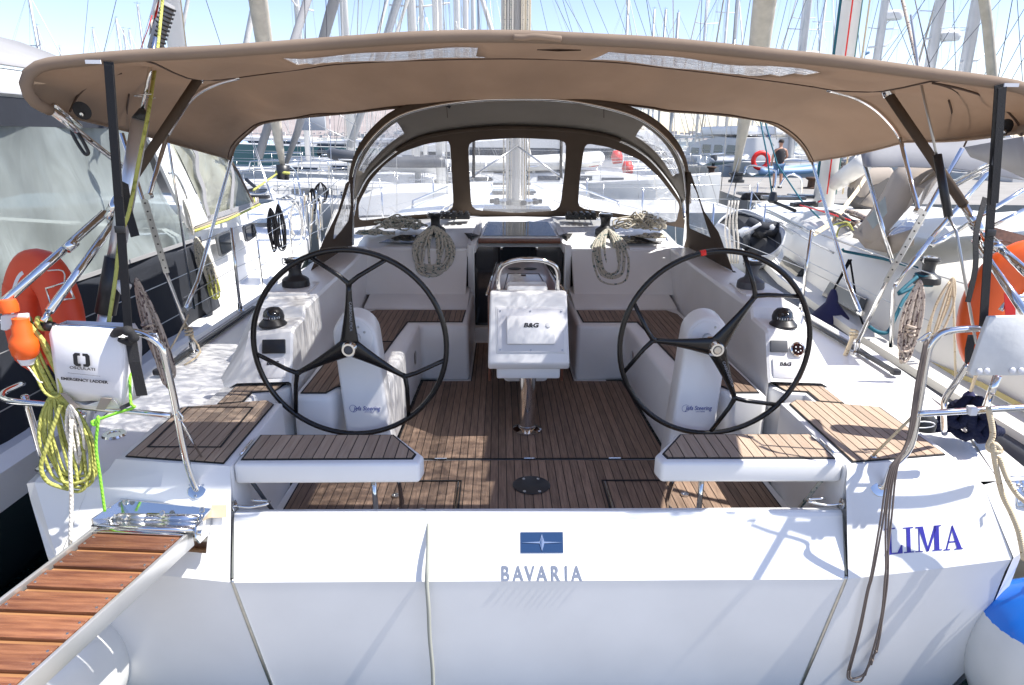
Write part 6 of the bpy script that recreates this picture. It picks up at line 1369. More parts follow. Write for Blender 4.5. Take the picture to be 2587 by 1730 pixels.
tube('furler_band', [P('a', 1815, 1130, Y=14.95), P('a', 1905, 1140, Y=14.85)], .03, 'rope_yellow', ln)
tube('mooring_line', [P('a', 1670, 1250, Y=12.5), P('a', 1820, 1145, Y=14.8)], .02, 'rope_yellow', ln)
tube('furled_genoa', [P('a', 1885, 1070, Y=15.6), P('a', 1960, 860, Y=15.3), P('a', 2200, 0, Y=13.8), P('a', 2200, 0, Y=13.8)*2.5-P('a', 1960, 860, Y=15.3)*1.5], [.05, .075, .10, .07], 'grey_canvas', ln, seg=10)
lathe('deck_drum', [(0, 0), (.10, 0), (.05, .05), (.05, .12), (.10, .17), (0, .17)], P('a', 1780, 1270, Y=12.8), 'gelcoat', ln)
prism('deck_hatch', [(-4.2, 11.6, 1.33), (-3.7, 11.6, 1.33), (-3.75, 12.1, 1.35), (-4.2, 12.1, 1.35)], (0, 0, .03), 'smoked', ln)
tube('anchor_gear', [P('a', 1640, 1255, Y=13), P('a', 1690, 1240, Y=13.1), P('a', 1620, 1180, Y=13.3)], .035, 'black_plastic', ln)
# hanks on its life lines
for k, (x, y, L_, mt, lab) in enumerate(((1780, 1370, .62, 'rope_black', 'black rope hank nearest the cockpit on the left yacht life line'), (1830, 1345, .66, 'rope_black', 'black rope hank beside the first one on the left yacht life line'),
                                 (2055, 1240, .36, 'rope_black', 'small black rope hank hung forward on the left yacht life line'), (2110, 1200, .3, 'rope_black', 'foremost small black rope hank on the left yacht rail'),
                                 (1940, 1330, .55, 'rope_white', 'pale rope hank hung among the left yacht stanchions'))):
    Yk = (8.6, 8.9, 12.0, 13.0, 11.0)[k]
    coil('rope_hank', lab, P('a', x, y, Y=Yk), 5 if k < 2 else 4, L_*Yk/8.6*.9, .075*Yk/8.6, mt, .010, .05, 20+k)
coil('rope_hank', 'thick flecked rope bunch hanging at the front edge of the vinyl tent', P('d', 1290, 130, X=-2.80), 9, .62, .06, 'rope_light', .010, .05, 31, lean=(0, .45, 0))
coil('rope_hank', 'yellow line hooked over the rope bunch on the left yacht', P('d', 1390, 360, X=-2.78), 2, .26, .06, 'rope_yellow', .010, .03, 32)
coil('rope_hank', 'thin cream rope hanging on the white pillar of the left yacht', P('a', 1205, 1310, X=-2.86), 3, .36, .02, 'rope_white', .008, .03, 33, lean=(0, .35, 0))

# ================================================================== neighbour on the right with beige sprayhood
rn = thing('cream_yacht', 'cream yacht alongside on the right with beige sprayhood and grey bimini', 'sailboat', (4.6, 3, 0))
rows = []
for Y, xi, z in ((1.0, 2.78, 1.22), (3, 2.70, 1.24), (5, 2.74, 1.28), (7, 2.92, 1.32), (9, 3.3, 1.38), (11, 3.95, 1.45), (13, 4.8, 1.52), (14.2, 5.6, 1.58)):
    cx = 5.0+.09*(Y-3)*.9; hw = max(.05, cx-xi) if Y < 14 else .1
    rows.append([(cx-hw+.10, Y, z+.01), (cx-hw+.07, Y, z+.055), (cx-hw, Y, z+.05), (cx-hw-.0, Y, z-.10), (cx-hw+.01, Y, z-.2), (cx-hw*.93, Y, .4), (cx-hw*.6, Y, -.3), (cx+hw*.6, Y, -.3), (cx+hw*.95, Y, z), (cx, Y, z+.03)])
loft('hull', rows, 'cream_gel', rn, close=True, caps=True, auto=.5)
rs = [(1.0, 2.76), (3, 2.68), (5, 2.72), (7, 2.90), (9, 3.28)]
loft('rubbing_strake', [[(x-.035, y, 1.10+.02*y*.6), (x-.05, y, 1.14+.012*y), (x-.035, y, 1.20+.012*y), (x+.02, y, 1.21+.012*y)] for y, x in rs], 'grey_plastic', rn)
rows = []
for Y, xo, zb, zt in ((1.0, 3.02, 1.26, 1.75), (3.2, 2.98, 1.28, 1.78), (4.6, 3.02, 1.30, 1.80), (5.4, 3.06, 1.31, 1.80), (6.0, 3.10, 1.31, 1.84), (7.0, 3.22, 1.34, 1.86), (8.2, 3.45, 1.37, 1.84), (9.6, 3.95, 1.42, 1.78), (10.8, 4.5, 1.46, 1.68), (11.6, 4.9, 1.49, 1.53)):
    rows.append([(xo, Y, zb-.02), (xo+.10, Y, zb+(zt-zb)*.55), (xo+.22, Y, zt-.06), (xo+.34, Y, zt), (xo+1.0, Y, zt+.06), (6.0, Y, zt+.08), (6.9, Y, zt), (7.2, Y, zb)])
loft('coachroof', rows, 'cream_gel', rn, auto=.6)
tube('gold_stripe', [P('f', x, y, X=xx) for x, y, xx in ((700, 330, 3.35), (880, 485, 3.13), (1100, 620, 3.06), (1300, 745, 3.03), (1500, 865, 3.0))]+[V((2.965, 3.9, 1.31)), V((2.96, 2.0, 1.28))], 0, 'gold_stripe', rn, flat=(.03, .006, (-1, 0, .3)))
def rwin(name, pts, mt, X0=3.16, th=.012):
    q = [P('f', x, y, X=X0+.06*(1 if y < 400 and i in (0, 1) else 0)) for i, (x, y) in enumerate(pts)]
    return prism(name, q, (-th, 0, 0), mt, rn)
def cabin_hit(x, y):
    """point on the sloping cabin side of the right neighbour"""
    a = V((3.10, 6.0, 1.31)); b = V((3.22, 7.0, 1.34)); c = V((3.20, 6.0, 1.31+.53*.55)); nn = (b-a).cross(c-a).normalized()
    d = P('f', x, y, Y=5.0)-V((0, 0, H)); t = (a-V((0, 0, H))).dot(nn)/d.dot(nn); p = V((0, 0, H))+d*t
    return p, (nn if nn.x < 0 else -nn)
for nm_, pts, mt in (('side_window', [(740, 350), (795, 258), (915, 335), (862, 415)], 'dark_glass'), ('side_window', [(1048, 520), (1100, 432), (1308, 530), (1270, 628)], 'smoked')):
    q = [cabin_hit(x, y) for x, y in pts]; w_ = prism(nm_, [p+n_*.05 for p, n_ in q], q[0][1]*-.06, mt, rn); cc = sum((p for p, _ in q), V((0, 0, 0)))/4
    prism('window_handle', [(p+n_*.052).lerp((q[0][0]+n_*.052).lerp(cc, .3), .75) for p, n_ in q], q[0][1]*.008, 'canvas_dark', w_)
# sprayhood of the right neighbour
def rp(x, y, Y, k='c'): return P(k, x, y, Y=Y)
edgeA = [('c', 1215, 1563, 6.2), ('c', 1230, 1530, 6.25), ('c', 1400, 1290, 6.3), ('c', 1500, 1110, 6.35), ('c', 1640, 1090, 6.4), ('c', 1900, 1075, 6.4), ('c', 2345, 1080, 6.4)]
edgeB = [('f', 1480, 235, 5.6), ('f', 1440, 110, 5.62), ('c', 1560, 1390, 5.65), ('c', 1640, 1230, 5.7), ('c', 1750, 1120, 5.75), ('c', 1900, 1095, 5.8), ('c', 2345, 1100, 5.8)]
A2 = resample(spline([P(k, x, y, Y=Y) for k, x, y, Y in edgeA], 5), 31); B2 = resample(spline([P(k, x, y, Y=Y) for k, x, y, Y in edgeB], 5), 31)
gridmesh('hood_canvas', [A2, [a.lerp(b, .33)+V((-.03, 0, .02)) for a, b in zip(A2, B2)], [a.lerp(b, .66)+V((-.03, 0, .02)) for a, b in zip(A2, B2)], B2], lambda i, j: True, 'beige_canvas', rn, .006)
side = [P('f', 1200, 80, Y=6.2), P('f', 1300, 200, Y=5.9), P('f', 1480, 240, Y=5.6), P('f', 1620, 180, Y=5.1), P('c', 1800, 1500, Y=4.9), P('c', 1760, 1120, Y=5.3), P('c', 1560, 1390, Y=5.65)]
loft('hood_skirt', [[side[0], side[1], side[2], side[3]], [P('c', 1250, 1530, Y=6.15), P('c', 1400, 1560, Y=5.85), P('f', 1500, 60, Y=5.55), P('f', 1630, 60, Y=5.15)]], 'beige_canvas', rn, thick=.005)
mesh('hood_window', [P('c', 1430, 1563, Y=5.1), P('c', 1580, 1420, Y=5.1), P('c', 1700, 1220, Y=5.05), P('c', 1780, 1150, Y=5.0), P('c', 1770, 1300, Y=4.95), P('c', 1690, 1480, Y=4.95), P('f', 1560, 90, Y=5.0)], [tuple(range(7))], 'vinyl', rn)
mesh('hood_window', [P('c', 1310, 1440, Y=5.5), P('c', 1430, 1290, Y=5.5), P('c', 1445, 1400, Y=5.45), P('c', 1350, 1510, Y=5.45)], [(0, 1, 2, 3)], 'vinyl_tent', rn)
prism('hood_strip', [P('c', 1560, 1400, Y=5.62), P('c', 1640, 1230, Y=5.66), P('c', 1750, 1120, Y=5.7), P('c', 1830, 1105, Y=5.7), P('c', 1740, 1200, Y=5.5), P('c', 1680, 1330, Y=5.4), P('c', 1640, 1400, Y=5.4), P('c', 1690, 1240, Y=5.5), P('c', 1650, 1300, Y=5.55)], (0, .006, 0), 'beige_canvas', rn)
# its bimini and frame
b0 = [('c', 1265, 985, 5.8), ('c', 1285, 965, 5.8), ('c', 1400, 940, 5.8), ('c', 1800, 930, 5.8), ('c', 2345, 900, 5.8)]
b1 = [('c', 1285, 1090, 5.6), ('c', 1310, 1095, 5.5), ('c', 1500, 1092, 5.4), ('c', 1900, 1105, 5.1), ('c', 2345, 1180, 4.8)]
P0 = resample([P(k, x, y, Y=Y) for k, x, y, Y in b0], 25); P1 = resample([P(k, x, y, Y=Y) for k, x, y, Y in b1], 25)
gridmesh('bimini_edge', [P0, P1], lambda i, j: True, 'grey_canvas', rn, .008)
c0 = resample([V((3.7, 5.8, 2.83)), V((5.0, 5.9, 3.0)), V((7.2, 5.9, 2.9))], 25); c1 = resample([V((3.2, 2.6, 2.7)), V((4.8, 2.3, 2.92)), V((7.0, 2.2, 2.85))], 25)
loft('bimini_roof', [P0, c0], 'grey_canvas', rn, thick=.006) if False else None
ar = [[P('c', 1960, 965, Y=4.6), P('c', 2150, 930, Y=4.2), P('c', 2345, 895, Y=3.8)], [P('c', 2000, 1030, Y=4.55), P('c', 2200, 1100, Y=4.2), P('c', 2400, 1190, Y=3.8)]]
loft('bimini_side', [resample(r, 9) for r in ar], 'grey_canvas', rn, thick=.008)
for a, b, r_ in ((('c', 1300, 1095, 5.6), ('f', 1480, 300, 5.2), .016), (('c', 2345, 960, 4.2), ('c', 1880, 1205, 4.9), .018), (('c', 2345, 1000, 4.2), ('c', 1890, 1225, 4.85), .010), (('c', 2130, 1110, 4.7), ('c', 1740, 1563, 4.4), .016), (('c', 1740, 1563, 4.4), ('f', 1500, 440, 4.3), .016), (('c', 2345, 1250, 4.4), ('c', 1900, 1520, 4.5), .016),
                 (('c', 1900, 1520, 4.5), ('f', 1740, 180, 4.4), .018), (('c', 1880, 1210, 4.9), ('c', 1940, 1340, 4.9), .02), (('c', 2345, 1380, 4.2), ('c', 2150, 1480, 4.2), .012)):
    tube('frame_tube', [P(a[0], a[1], a[2], Y=a[3]), P(b[0], b[1], b[2], Y=b[3])], r_, 'steel', rn)
tube('gate_post', [P('f', 1500, 440, Y=4.3), P('f', 1485, 520, Y=4.3), P('f', 1470, 850, Y=4.3)], .014, 'steel', rn, n=3)
prism('washboard_trim', [P('f', 2140, 60, Y=4.2), P('f', 2400, 130, Y=4.2), P('f', 2400, 200, Y=4.2), P('f', 2140, 130, Y=4.2)], (0, .03, 0), 'mahogany', rn)
for k in range(3): prism('cabin_panel', [P('f', 2140, 150+40*k, Y=4.25), P('f', 2400, 150+40*k, Y=4.25), P('f', 2400, 180+40*k, Y=4.25), P('f', 2140, 180+40*k, Y=4.25)], (0, .02, 0), 'mahogany', rn)
loft('cabin_top', [[V((3.3, 5.2, 2.02)), V((5.0, 5.6, 2.10)), V((7.0, 5.6, 2.05))], [V((3.35, 6.4, 2.0)), V((5.0, 6.6, 2.1)), V((7.0, 6.6, 2.05))]], 'cream_gel', rn)
wR = winch('winch', P('f', 1700, 430, Y=4.9)+V((0, 0, .0)), 1.05, rn, 'black_plastic')
tube('sheet', [P('f', 1150, 205, Y=6.0), P('f', 1160, 220, Y=6.0), P('f', 1420, 270, Y=5.5), P('f', 1640, 330, Y=4.95)], .012, 'teal_rope', rn)
tube('sheet_turns', [P('f', 1695, 370, Y=4.9)+V((.062*math.cos(t*.8), .062*math.sin(t*.8), -.002*t)) for t in range(40)], .010, 'teal_rope', rn, seg=6)
tube('sheet_tail', [P('f', 1640, 390, Y=4.85), P('f', 1580, 440, Y=4.8), P('f', 1520, 500, Y=4.75), P('f', 1640, 450, Y=4.8), P('f', 1560, 530, Y=4.7), P('f', 1500, 650, Y=4.6), P('f', 1450, 750, Y=4.5), P('f', 1380, 750, Y=4.5), P('f', 1325, 715, Y=4.5)], .013, 'teal_rope', rn, n=5)
for z in (1.92, 1.62):
    tube('life_line', [(2.86, 2.0, z), (2.80, 4.4, z), (2.98, 6.5, z), (3.2, 8.3, z+.03), (3.8, 10.5, z+.1), (5.4, 14, z+.2)], .004, 'wire', rn, seg=5)
for X_, Y in ((3.22, 8.35), (3.78, 10.4), (4.6, 12.4)): tube('stanchion', [(X_, Y, 1.4), (X_, Y, 2.0)], .012, 'steel', rn, seg=8)
mR = P('c', 1175, 200, Y=10.2)
loft('mast', [[(mR.x+.13*math.cos(R(a)), 10.2+.2*math.sin(R(a)), z) for a in range(0, 360, 30)] for z in (1.8, 17)], 'mast_white', rn, close=True, caps=True)
tube('mast_line', [(mR.x-.22, 10.0, 2.2), (mR.x-.2, 10.1, 16)], .018, 'teal_rope', rn, seg=6)
tube('mast_line', [(mR.x-.1, 9.9, 2.0), (mR.x-.1, 10.0, 16)], .010, 'red', rn, seg=6)
tube('mast_line', [(mR.x+.03, 9.9, 2.0), (mR.x+.03, 10.0, 16)], .009, 'hull_teal', rn, seg=6)
tube('mast_line', [(mR.x+.15, 9.95, 2.0), (mR.x+.15, 10.0, 16)], .012, 'rope_cream', rn, seg=6)
bt = tube('boom', [P('c', 1115, 1200, Y=10.0), P('c', 1280, 1080, Y=8.6)], .12, 'cream_gel', rn, seg=12)
tube('baby_stay', [P('c', 610, 800, Y=9.5), P('c', 650, 1000, Y=9.4), P('c', 690, 1310, Y=9.3)], .010, 'teal_rope', rn, seg=6)
tube('baby_stay', [P('c', 640, 800, Y=9.5), P('c', 720, 1080, Y=9.4), P('c', 880, 1320, Y=9.0), P('c', 1130, 1563, Y=7.5)], .010, 'teal_rope', rn, seg=6)
tube('traveller', [P('c', 690, 1325, Y=9.3), P('c', 840, 1388, Y=8.9)], .022, 'black_plastic', rn); lathe('traveller_block', [(.04, 0), (.07, .03), (.04, .14), (0, .15)], P('c', 688, 1335, Y=9.3), 'black_plastic', rn, seg=12)
tube('roof_clutches', [P('c', 835, 1345, Y=9.0), P('c', 980, 1338, Y=8.6)], .03, 'black_plastic', rn)
for k, m_ in enumerate(('red', 'hull_teal', 'rope_white')): tube('halyard_tail', [P('c', 990-20*k, 1330, Y=8.8), P('c', 1030, 1310+8*k, Y=9.6)], .012, m_, rn, seg=6); tube('halyard_tail', [P('c', 870+30*k, 1350, Y=8.8), P('c', 1050+10*k, 1400+10*k, Y=7.6), P('c', 1200, 1450+8*k, Y=6.9)], .009, m_, rn, n=3, seg=6)
for y_ in (0, 1): tube('handrail', [P('c', 650, 1380+15*y_, Y=8.9), P('c', 700, 1400+15*y_, Y=8.5), P('c', 960, 1530+15*y_, Y=6.9)], .012, 'steel_brushed', rn, n=3, seg=6)
fg0 = P('c', 450, 1130, Y=14.1)
tube('furled_genoa', [P('c', 445, 1140, Y=14.2), P('c', 470, 1000, Y=14.0), P('c', 505, 800, Y=13.7), P('c', 600, 330, Y=12.9), P('c', 640, 0, Y=12.3), P('c', 640, 0, Y=12.3)*5-P('c', 600, 330, Y=12.9)*4], [.06, .08, .12, .18, .19, .08], 'sail_cloth', rn, seg=12)
lathe('furler_drum', [(0, 0), (.16, .0), (.16, .05), (.12, .06), (.12, .14), (.16, .16), (.16, .2), (0, .2)], P('c', 450, 1200, Y=14.2), 'black_plastic', rn, seg=20)
tube('forestay', [P('c', 450, 1200, Y=14.2), P('c', 430, 1310, Y=14.1)], .012, 'wire', rn)
tube('pulpit', [P('c', 500, 1150, Y=14.0), P('c', 540, 1090, Y=14.0), P('c', 690, 1115, Y=13.4), P('c', 712, 1150, Y=13.3), P('c', 700, 1250, Y=13.2)], .018, 'steel', rn, n=4)
tube('pulpit', [P('c', 735, 1230, Y=13.2), P('c', 790, 1150, Y=13.2), P('c', 860, 1160, Y=13.2), P('c', 880, 1200, Y=13.2), P('c', 880, 1300, Y=13.2)], .02, 'steel', rn, n=4)
# bucket shaped liferaft cover with bundled gear between the boats
bag2 = thing('deck_bag', 'open blue-grey deck bag stuffed with dark gear beyond the right helm', 'bag', tuple(P('c', 560, 1500, Y=8.2)))
q = lambda k, x, y, Y: P(k, x, y, Y=Y)
rimp = [q('c', 330, 1460, 8.6), q('c', 420, 1390, 8.8), q('c', 530, 1380, 8.8), q('c', 700, 1460, 8.4), q('f', 770, 80, 7.8), q('f', 760, 170, 7.6), q('f', 680, 240, 7.6), q('f', 560, 250, 7.8), q('f', 470, 190, 8.1), q('f', 380, 60, 8.4)]
R_a = spline(rimp, 4, True); cb_ = sum(R_a, V((0, 0, 0)))/len(R_a)
loft('bag_wall', [[p for p in R_a], [p.lerp(cb_, -.06)+V((0, .1, -.1)) for p in R_a], [p.lerp(cb_, .12)+V((0, .3, -.30)) for p in R_a], [p.lerp(cb_, .6)+V((0, .4, -.42)) for p in R_a]], 'dinghy_grey', bag2, close=True, thick=.02)
mesh('bag_inside', [p.lerp(cb_, .03)+V((0, .1, -.05)) for p in R_a], [tuple(range(len(R_a)))], 'rubber', bag2)
gg = random.Random(8)
for k in range(9):
    a = gg.uniform(0, 6.28); c = cb_+V((.28*math.cos(a)*gg.random(), -.05, .20*math.sin(a)*gg.random())); d_ = V((gg.uniform(-.2, .2), gg.uniform(-.05, .05), gg.uniform(-.16, .16)))
    tube('bundled_gear', [c-d_, c+V((gg.uniform(-.03, .03), -.04, gg.uniform(-.03, .03))), c+d_], [.05, .06, .07, .065, .06, .07, .06, .05, .04], ('rubber', 'grey_plastic', 'navy_canvas', 'dinghy_grey')[k % 4], bag2, n=4, seg=8)
tube('bag_strap', [q('f', 510, 95, 8.0), q('f', 560, 70, 7.9), q('f', 610, 40, 7.9)], .02, 'reflective', bag2, n=3)
for k in range(4): tube('hanging_line', [q('c', 405+20*k, 1320, 7.6), q('c', 385+22*k, 1450, 7.6), q('f', 380+28*k, 120+40*(k % 2), 7.6), q('f', 415+15*k, 300, 7.6)], .010, 'rope_white', bag2, n=3, seg=6)
# ropes and fender on its side
coil('rope_hank', 'grey rope hank hanging from the right neighbour life line', P('f', 1660, 415, Y=4.0), 8, .52, .055, 'rope_fleck', .009, .06, 41, lean=(-.06, 0, 0), wrap=.5)
bpy.data.objects[-1] if False else None
coil('rope_hank', 'thin cream cord knotted on the right neighbour life line', P('f', 1880, 395, Y=3.6), 3, .36, .045, 'rope_cream', .006, .05, 42, lean=(-.15, 0, 0))
o = tube('hanging_rope', [P('f', 1880, 400, Y=3.6), P('f', 1885, 700, Y=3.6), P('f', 1895, 1050, Y=3.6)], .006, 'rope_cream', None, seg=6); tag(o, 'straight cream cord hanging in front of the right neighbour hull', 'cord')
nf = thing('small_fender', 'small navy and white fender hung on black line outside the right helm', 'fender', tuple(P('f', 1060, 680, Y=5.6)))
c = P('f', 1060, 700, Y=5.6)
lathe('fender_body', [(0, -.25), (.10, -.22), (.155, -.10), (.165, .0), (.16, .02)], c, 'fender_white', nf, seg=28)
lathe('fender_cap', [(.163, .018), (.15, .07), (.10, .13), (.05, .19), (.04, .25), (.02, .30), (0, .31)], c, 'fender_navy', nf, seg=28)
for dx in (-.012, .015): tube('fender_line', [c+V((0, 0, .30)), P('f', 1200+dx*600, 275, Y=5.7)], .008, 'rope_black', nf)
tube('fender_line', [P('f', 1200, 275, Y=5.7), P('f', 1250, 600, Y=5.5), P('f', 1330, 830, Y=5.2)], .008, 'rope_black', nf)
# ================================================================== boats beyond, each a thing with its own mast
def base_for(k, x, y, Y): p = P(k, x, y, Y=Y); return p
NB = [0]
def yachtfar(k, x, ytop, D, label, r=.09, top=None, rot=0, L=12, mt='mast_paint', hullm='hull_far', genoa='sail_white', furl=True, boomc='sail_white', lean=0, wire='wire', detail=True, z0=1.2, spr=2):
    """boat whose mast stands D metres off at the photo's place; top of mast where the photo shows it"""
    p = P(k, x, ytop, Y=D); tz = top if top is not None else p.z
    o = thing('sailboat', label, 'sailboat', (p.x, D, 0), 'sailboats moored beyond')
    yl = L*.56
    sub = o
    m = Matrix.Rotation(rot, 4, 'Z') @ Matrix.Translation((0, -yl, 0))
    pre = set(bpy.data.objects)
    hull('hull', o, L, L*.31, z0, hullm)
    if detail:
        coach(o, L*.28, L*.72, L*.11, L*.05, z0+.08, .42)
        rails(o, L, L*.30, z0)
        if D > 26: boom_(o, yl, z0+1.6, L*.34, boomc, r=.09)
    rig(o, yl, z0+.4, tz, L, r, mt, gen=genoa, furl=furl, spr=spr, wire=wire)
    for c in o.children:
        c.data.transform(m)
        if lean: c.data.transform(Matrix.Shear('XY', 4, (lean, 0))) if False else None
    return o
# left part of the sky: thin far masts (tops measured in the photograph)
for k, (x, y, D, lab) in enumerate((
    (185, -60, 62, 'sailboat whose tall mast rises at the far left of the sky'), (245, 170, 70, 'sailboat with shorter mast just right of the tall far left one'), (68, 292, 95, 'sailboat whose low masthead is the leftmost in the sky'),
    (392, 308, 95, 'sailboat with low masthead above the left shoulder of the canopy'), (612, 190, 75, 'sailboat with thin leaning mast above the canopy, left of four'), (765, 120, 72, 'sailboat with second mast of the cluster left of the flag'),
    (812, 190, 78, 'sailboat with third mast of the cluster left of the flag'), (852, 195, 80, 'sailboat with fourth darker mast nearest the flag'), (905, 30, 60, 'sailboat with tall mast just left of the hanging flag'))):
    yachtfar('a', x, y, D, lab, r=.10, rot=R((k*37) % 60-30), L=11+k % 3, mt='mast_grey', hullm=('hull_far', 'cream_gel', 'hull_navy')[k % 3], detail=True, wire='wire_dark')
# centre
for k, (x, D, r, mt, lab) in enumerate((
    (498, 17, .095, 'mast_white', 'sailboat with thick white mast, left of the pair over the canopy'), (556, 24, .09, 'mast_white', 'sailboat whose mast shows its spreaders between two thick white masts'), (662, 16.5, .10, 'mast_white', 'sailboat with thick white mast, right of the pair over the canopy'),
    (790, 26, .10, 'mast_white', 'sailboat with third white mast left of the main mast'), (848, 30, .10, 'mast_white', 'sailboat with fourth pale mast left of the main mast'), (900, 36, .10, 'mast_white', 'sailboat with thinnest pale mast next to the dark stay'), (935, 44, .10, 'mast_grey', 'sailboat with grey mast closest to the main mast on its left'))):
    yachtfar('b', x, 0, D, lab, r=r, top=16+k % 3, rot=R((8, -12, 92, 80, 100, -70, 20)[k]), L=12, mt=mt, furl=k % 2 == 0)
for k, (x, y, D, lab) in enumerate(((1925, -40, 70, 'sailboat with thin mast right of the main mast in open sky'), (2095, 60, 72, 'sailboat with left masthead of three above the right canopy window'), (2168, 62, 74, 'sailboat with middle masthead of three above the right canopy window'), (2252, 82, 66, 'sailboat with right thicker masthead of three above the right canopy window'))):
    yachtfar('b', x, y, D, lab, r=.12, rot=R(k*40-60), mt='mast_grey', wire='wire_dark')
for k, (x, D, r, mt, lab, gen) in enumerate((
    (462, 50, .19, 'mast_paint', 'sailboat with slim mast left of the cream rolled sail', 1), (928, 42, .30, 'mast_paint', 'sailboat with pale grey mast left of the thick white mast', 0),
    (1435, 44, .36, 'mast_paint', 'sailboat with radar dome high on its mast over the right bimini arm', 1), (1800, 40, .42, 'mast_paint', 'sailboat with radar bracket low on its mast near the right edge', 0),
    (2040, 38, .44, 'mast_paint', 'sailboat with thick mast before the rolled sail at the far right', 1))):
    o = yachtfar('c', x, 0, D, lab, r=r*.72, top=22+k, rot=R((5, -172, 8, -175, 3)[k]), mt=mt, L=12, furl=bool(gen), genoa='sail_cloth')
    if k in (2, 3):
        q = P('c', (1480, 1852)[k-2], (100, 235)[k-2], Y=D)
        rd = lathe('radar_dome', [(0, -.24), (.50, -.24), (.58, -.1), (.58, .1), (.42, .25), (0, .27)], q, 'gelcoat', o, seg=24)
        tube('radar_bracket', [P('c', x, (160, 280)[k-2], Y=D), q+V((0, 0, -.13))], .03, 'mast_paint', o)
        if k == 3: tube('radar_guard', [q+V((.8*math.cos(t*.524), .8*math.sin(t*.524), .3)) for t in range(12)], .018, 'steel', o, closed=True, seg=6)
    # one bare spreader where the photo shows it
    ys = (345, 345, 305, 250, 400)[k]
    if k: tube('spreader', [P('c', x-115, ys+8, Y=D), P('c', x, ys-5, Y=D), P('c', x+70, ys-70 if k != 1 else ys, Y=D)], .06, 'mast_white', o, seg=6)
# loose stays and rolled sails seen against the sky, belonging to masts above the frame
def longer(q, up=3.0, down=0.0):
    """carry a stay on past the picture's edge, up to its masthead and down to its deck"""
    q = [V(p) for p in q]; d = q[0]-q[1]; d = d*(up*(q[0]-q[-1]).length/d.length); e = q[-1]-q[-2]
    q = [q[0]+d]+q
    if down: q.append(q[-1]+e*down)
    return q
def stay(lab, pts, r, mt):
    o = tube('rolled_sail' if r > .03 else 'stay', longer([P(k, x, y, Y=Y) for k, x, y, Y in pts]), r, mt, None, seg=8 if r > .03 else 5); tag(o, lab, 'rolled sail' if r > .03 else 'stay')
stay('rolled cream sail slanting at the right edge of the sky', [('c', 2080, -20, 13), ('c', 2105, 160, 13.2), ('c', 2138, 520, 13.5), ('c', 2200, 1000, 14)], .09, 'sail_cloth')
stay('twisted pale rope stay slanting down left of the radar bracket mast', [('c', 1535, -40, 10), ('c', 1650, 450, 9), ('c', 1760, 900, 8)], .022, 'rope_fleck')
stay('dark wire stay beside the twisted pale stay', [('c', 1620, -40, 10), ('c', 1730, 470, 9)], .008, 'wire_dark')
stay('pale rolled sail slanting left of the first thick centre mast', [('b', 470, 0, 14), ('b', 385, 245, 15), ('b', 250, 640, 16)], .035, 'mast_white')
stay('dark rolled sail slanting beside the thick centre masts', [('b', 410, -20, 12), ('b', 330, 245, 12.6), ('b', 90, 960, 13.5)], .07, 'mast_grey')
stay('steel stay with grey roll crossing the gap on the left', [('a', 2030, -20, 16), ('a', 1930, 285, 15.5), ('a', 1700, 1040, 14.8)], .09, 'grey_canvas')
gg = random.Random(12)
def wires(name, lab, lst, r=.006, mt='wire_dark'):
    o = tubes(name, [longer([P(k, x, y, Y=Y) for k, x, y, Y in pts], 5.0 if pts[0][2] < 110 else 1.0, .8 if pts[0][2] < 400 else 0) for pts in lst], r, mt, None, seg=4); tag(o, lab, 'rigging'); kind(o, 'stuff')
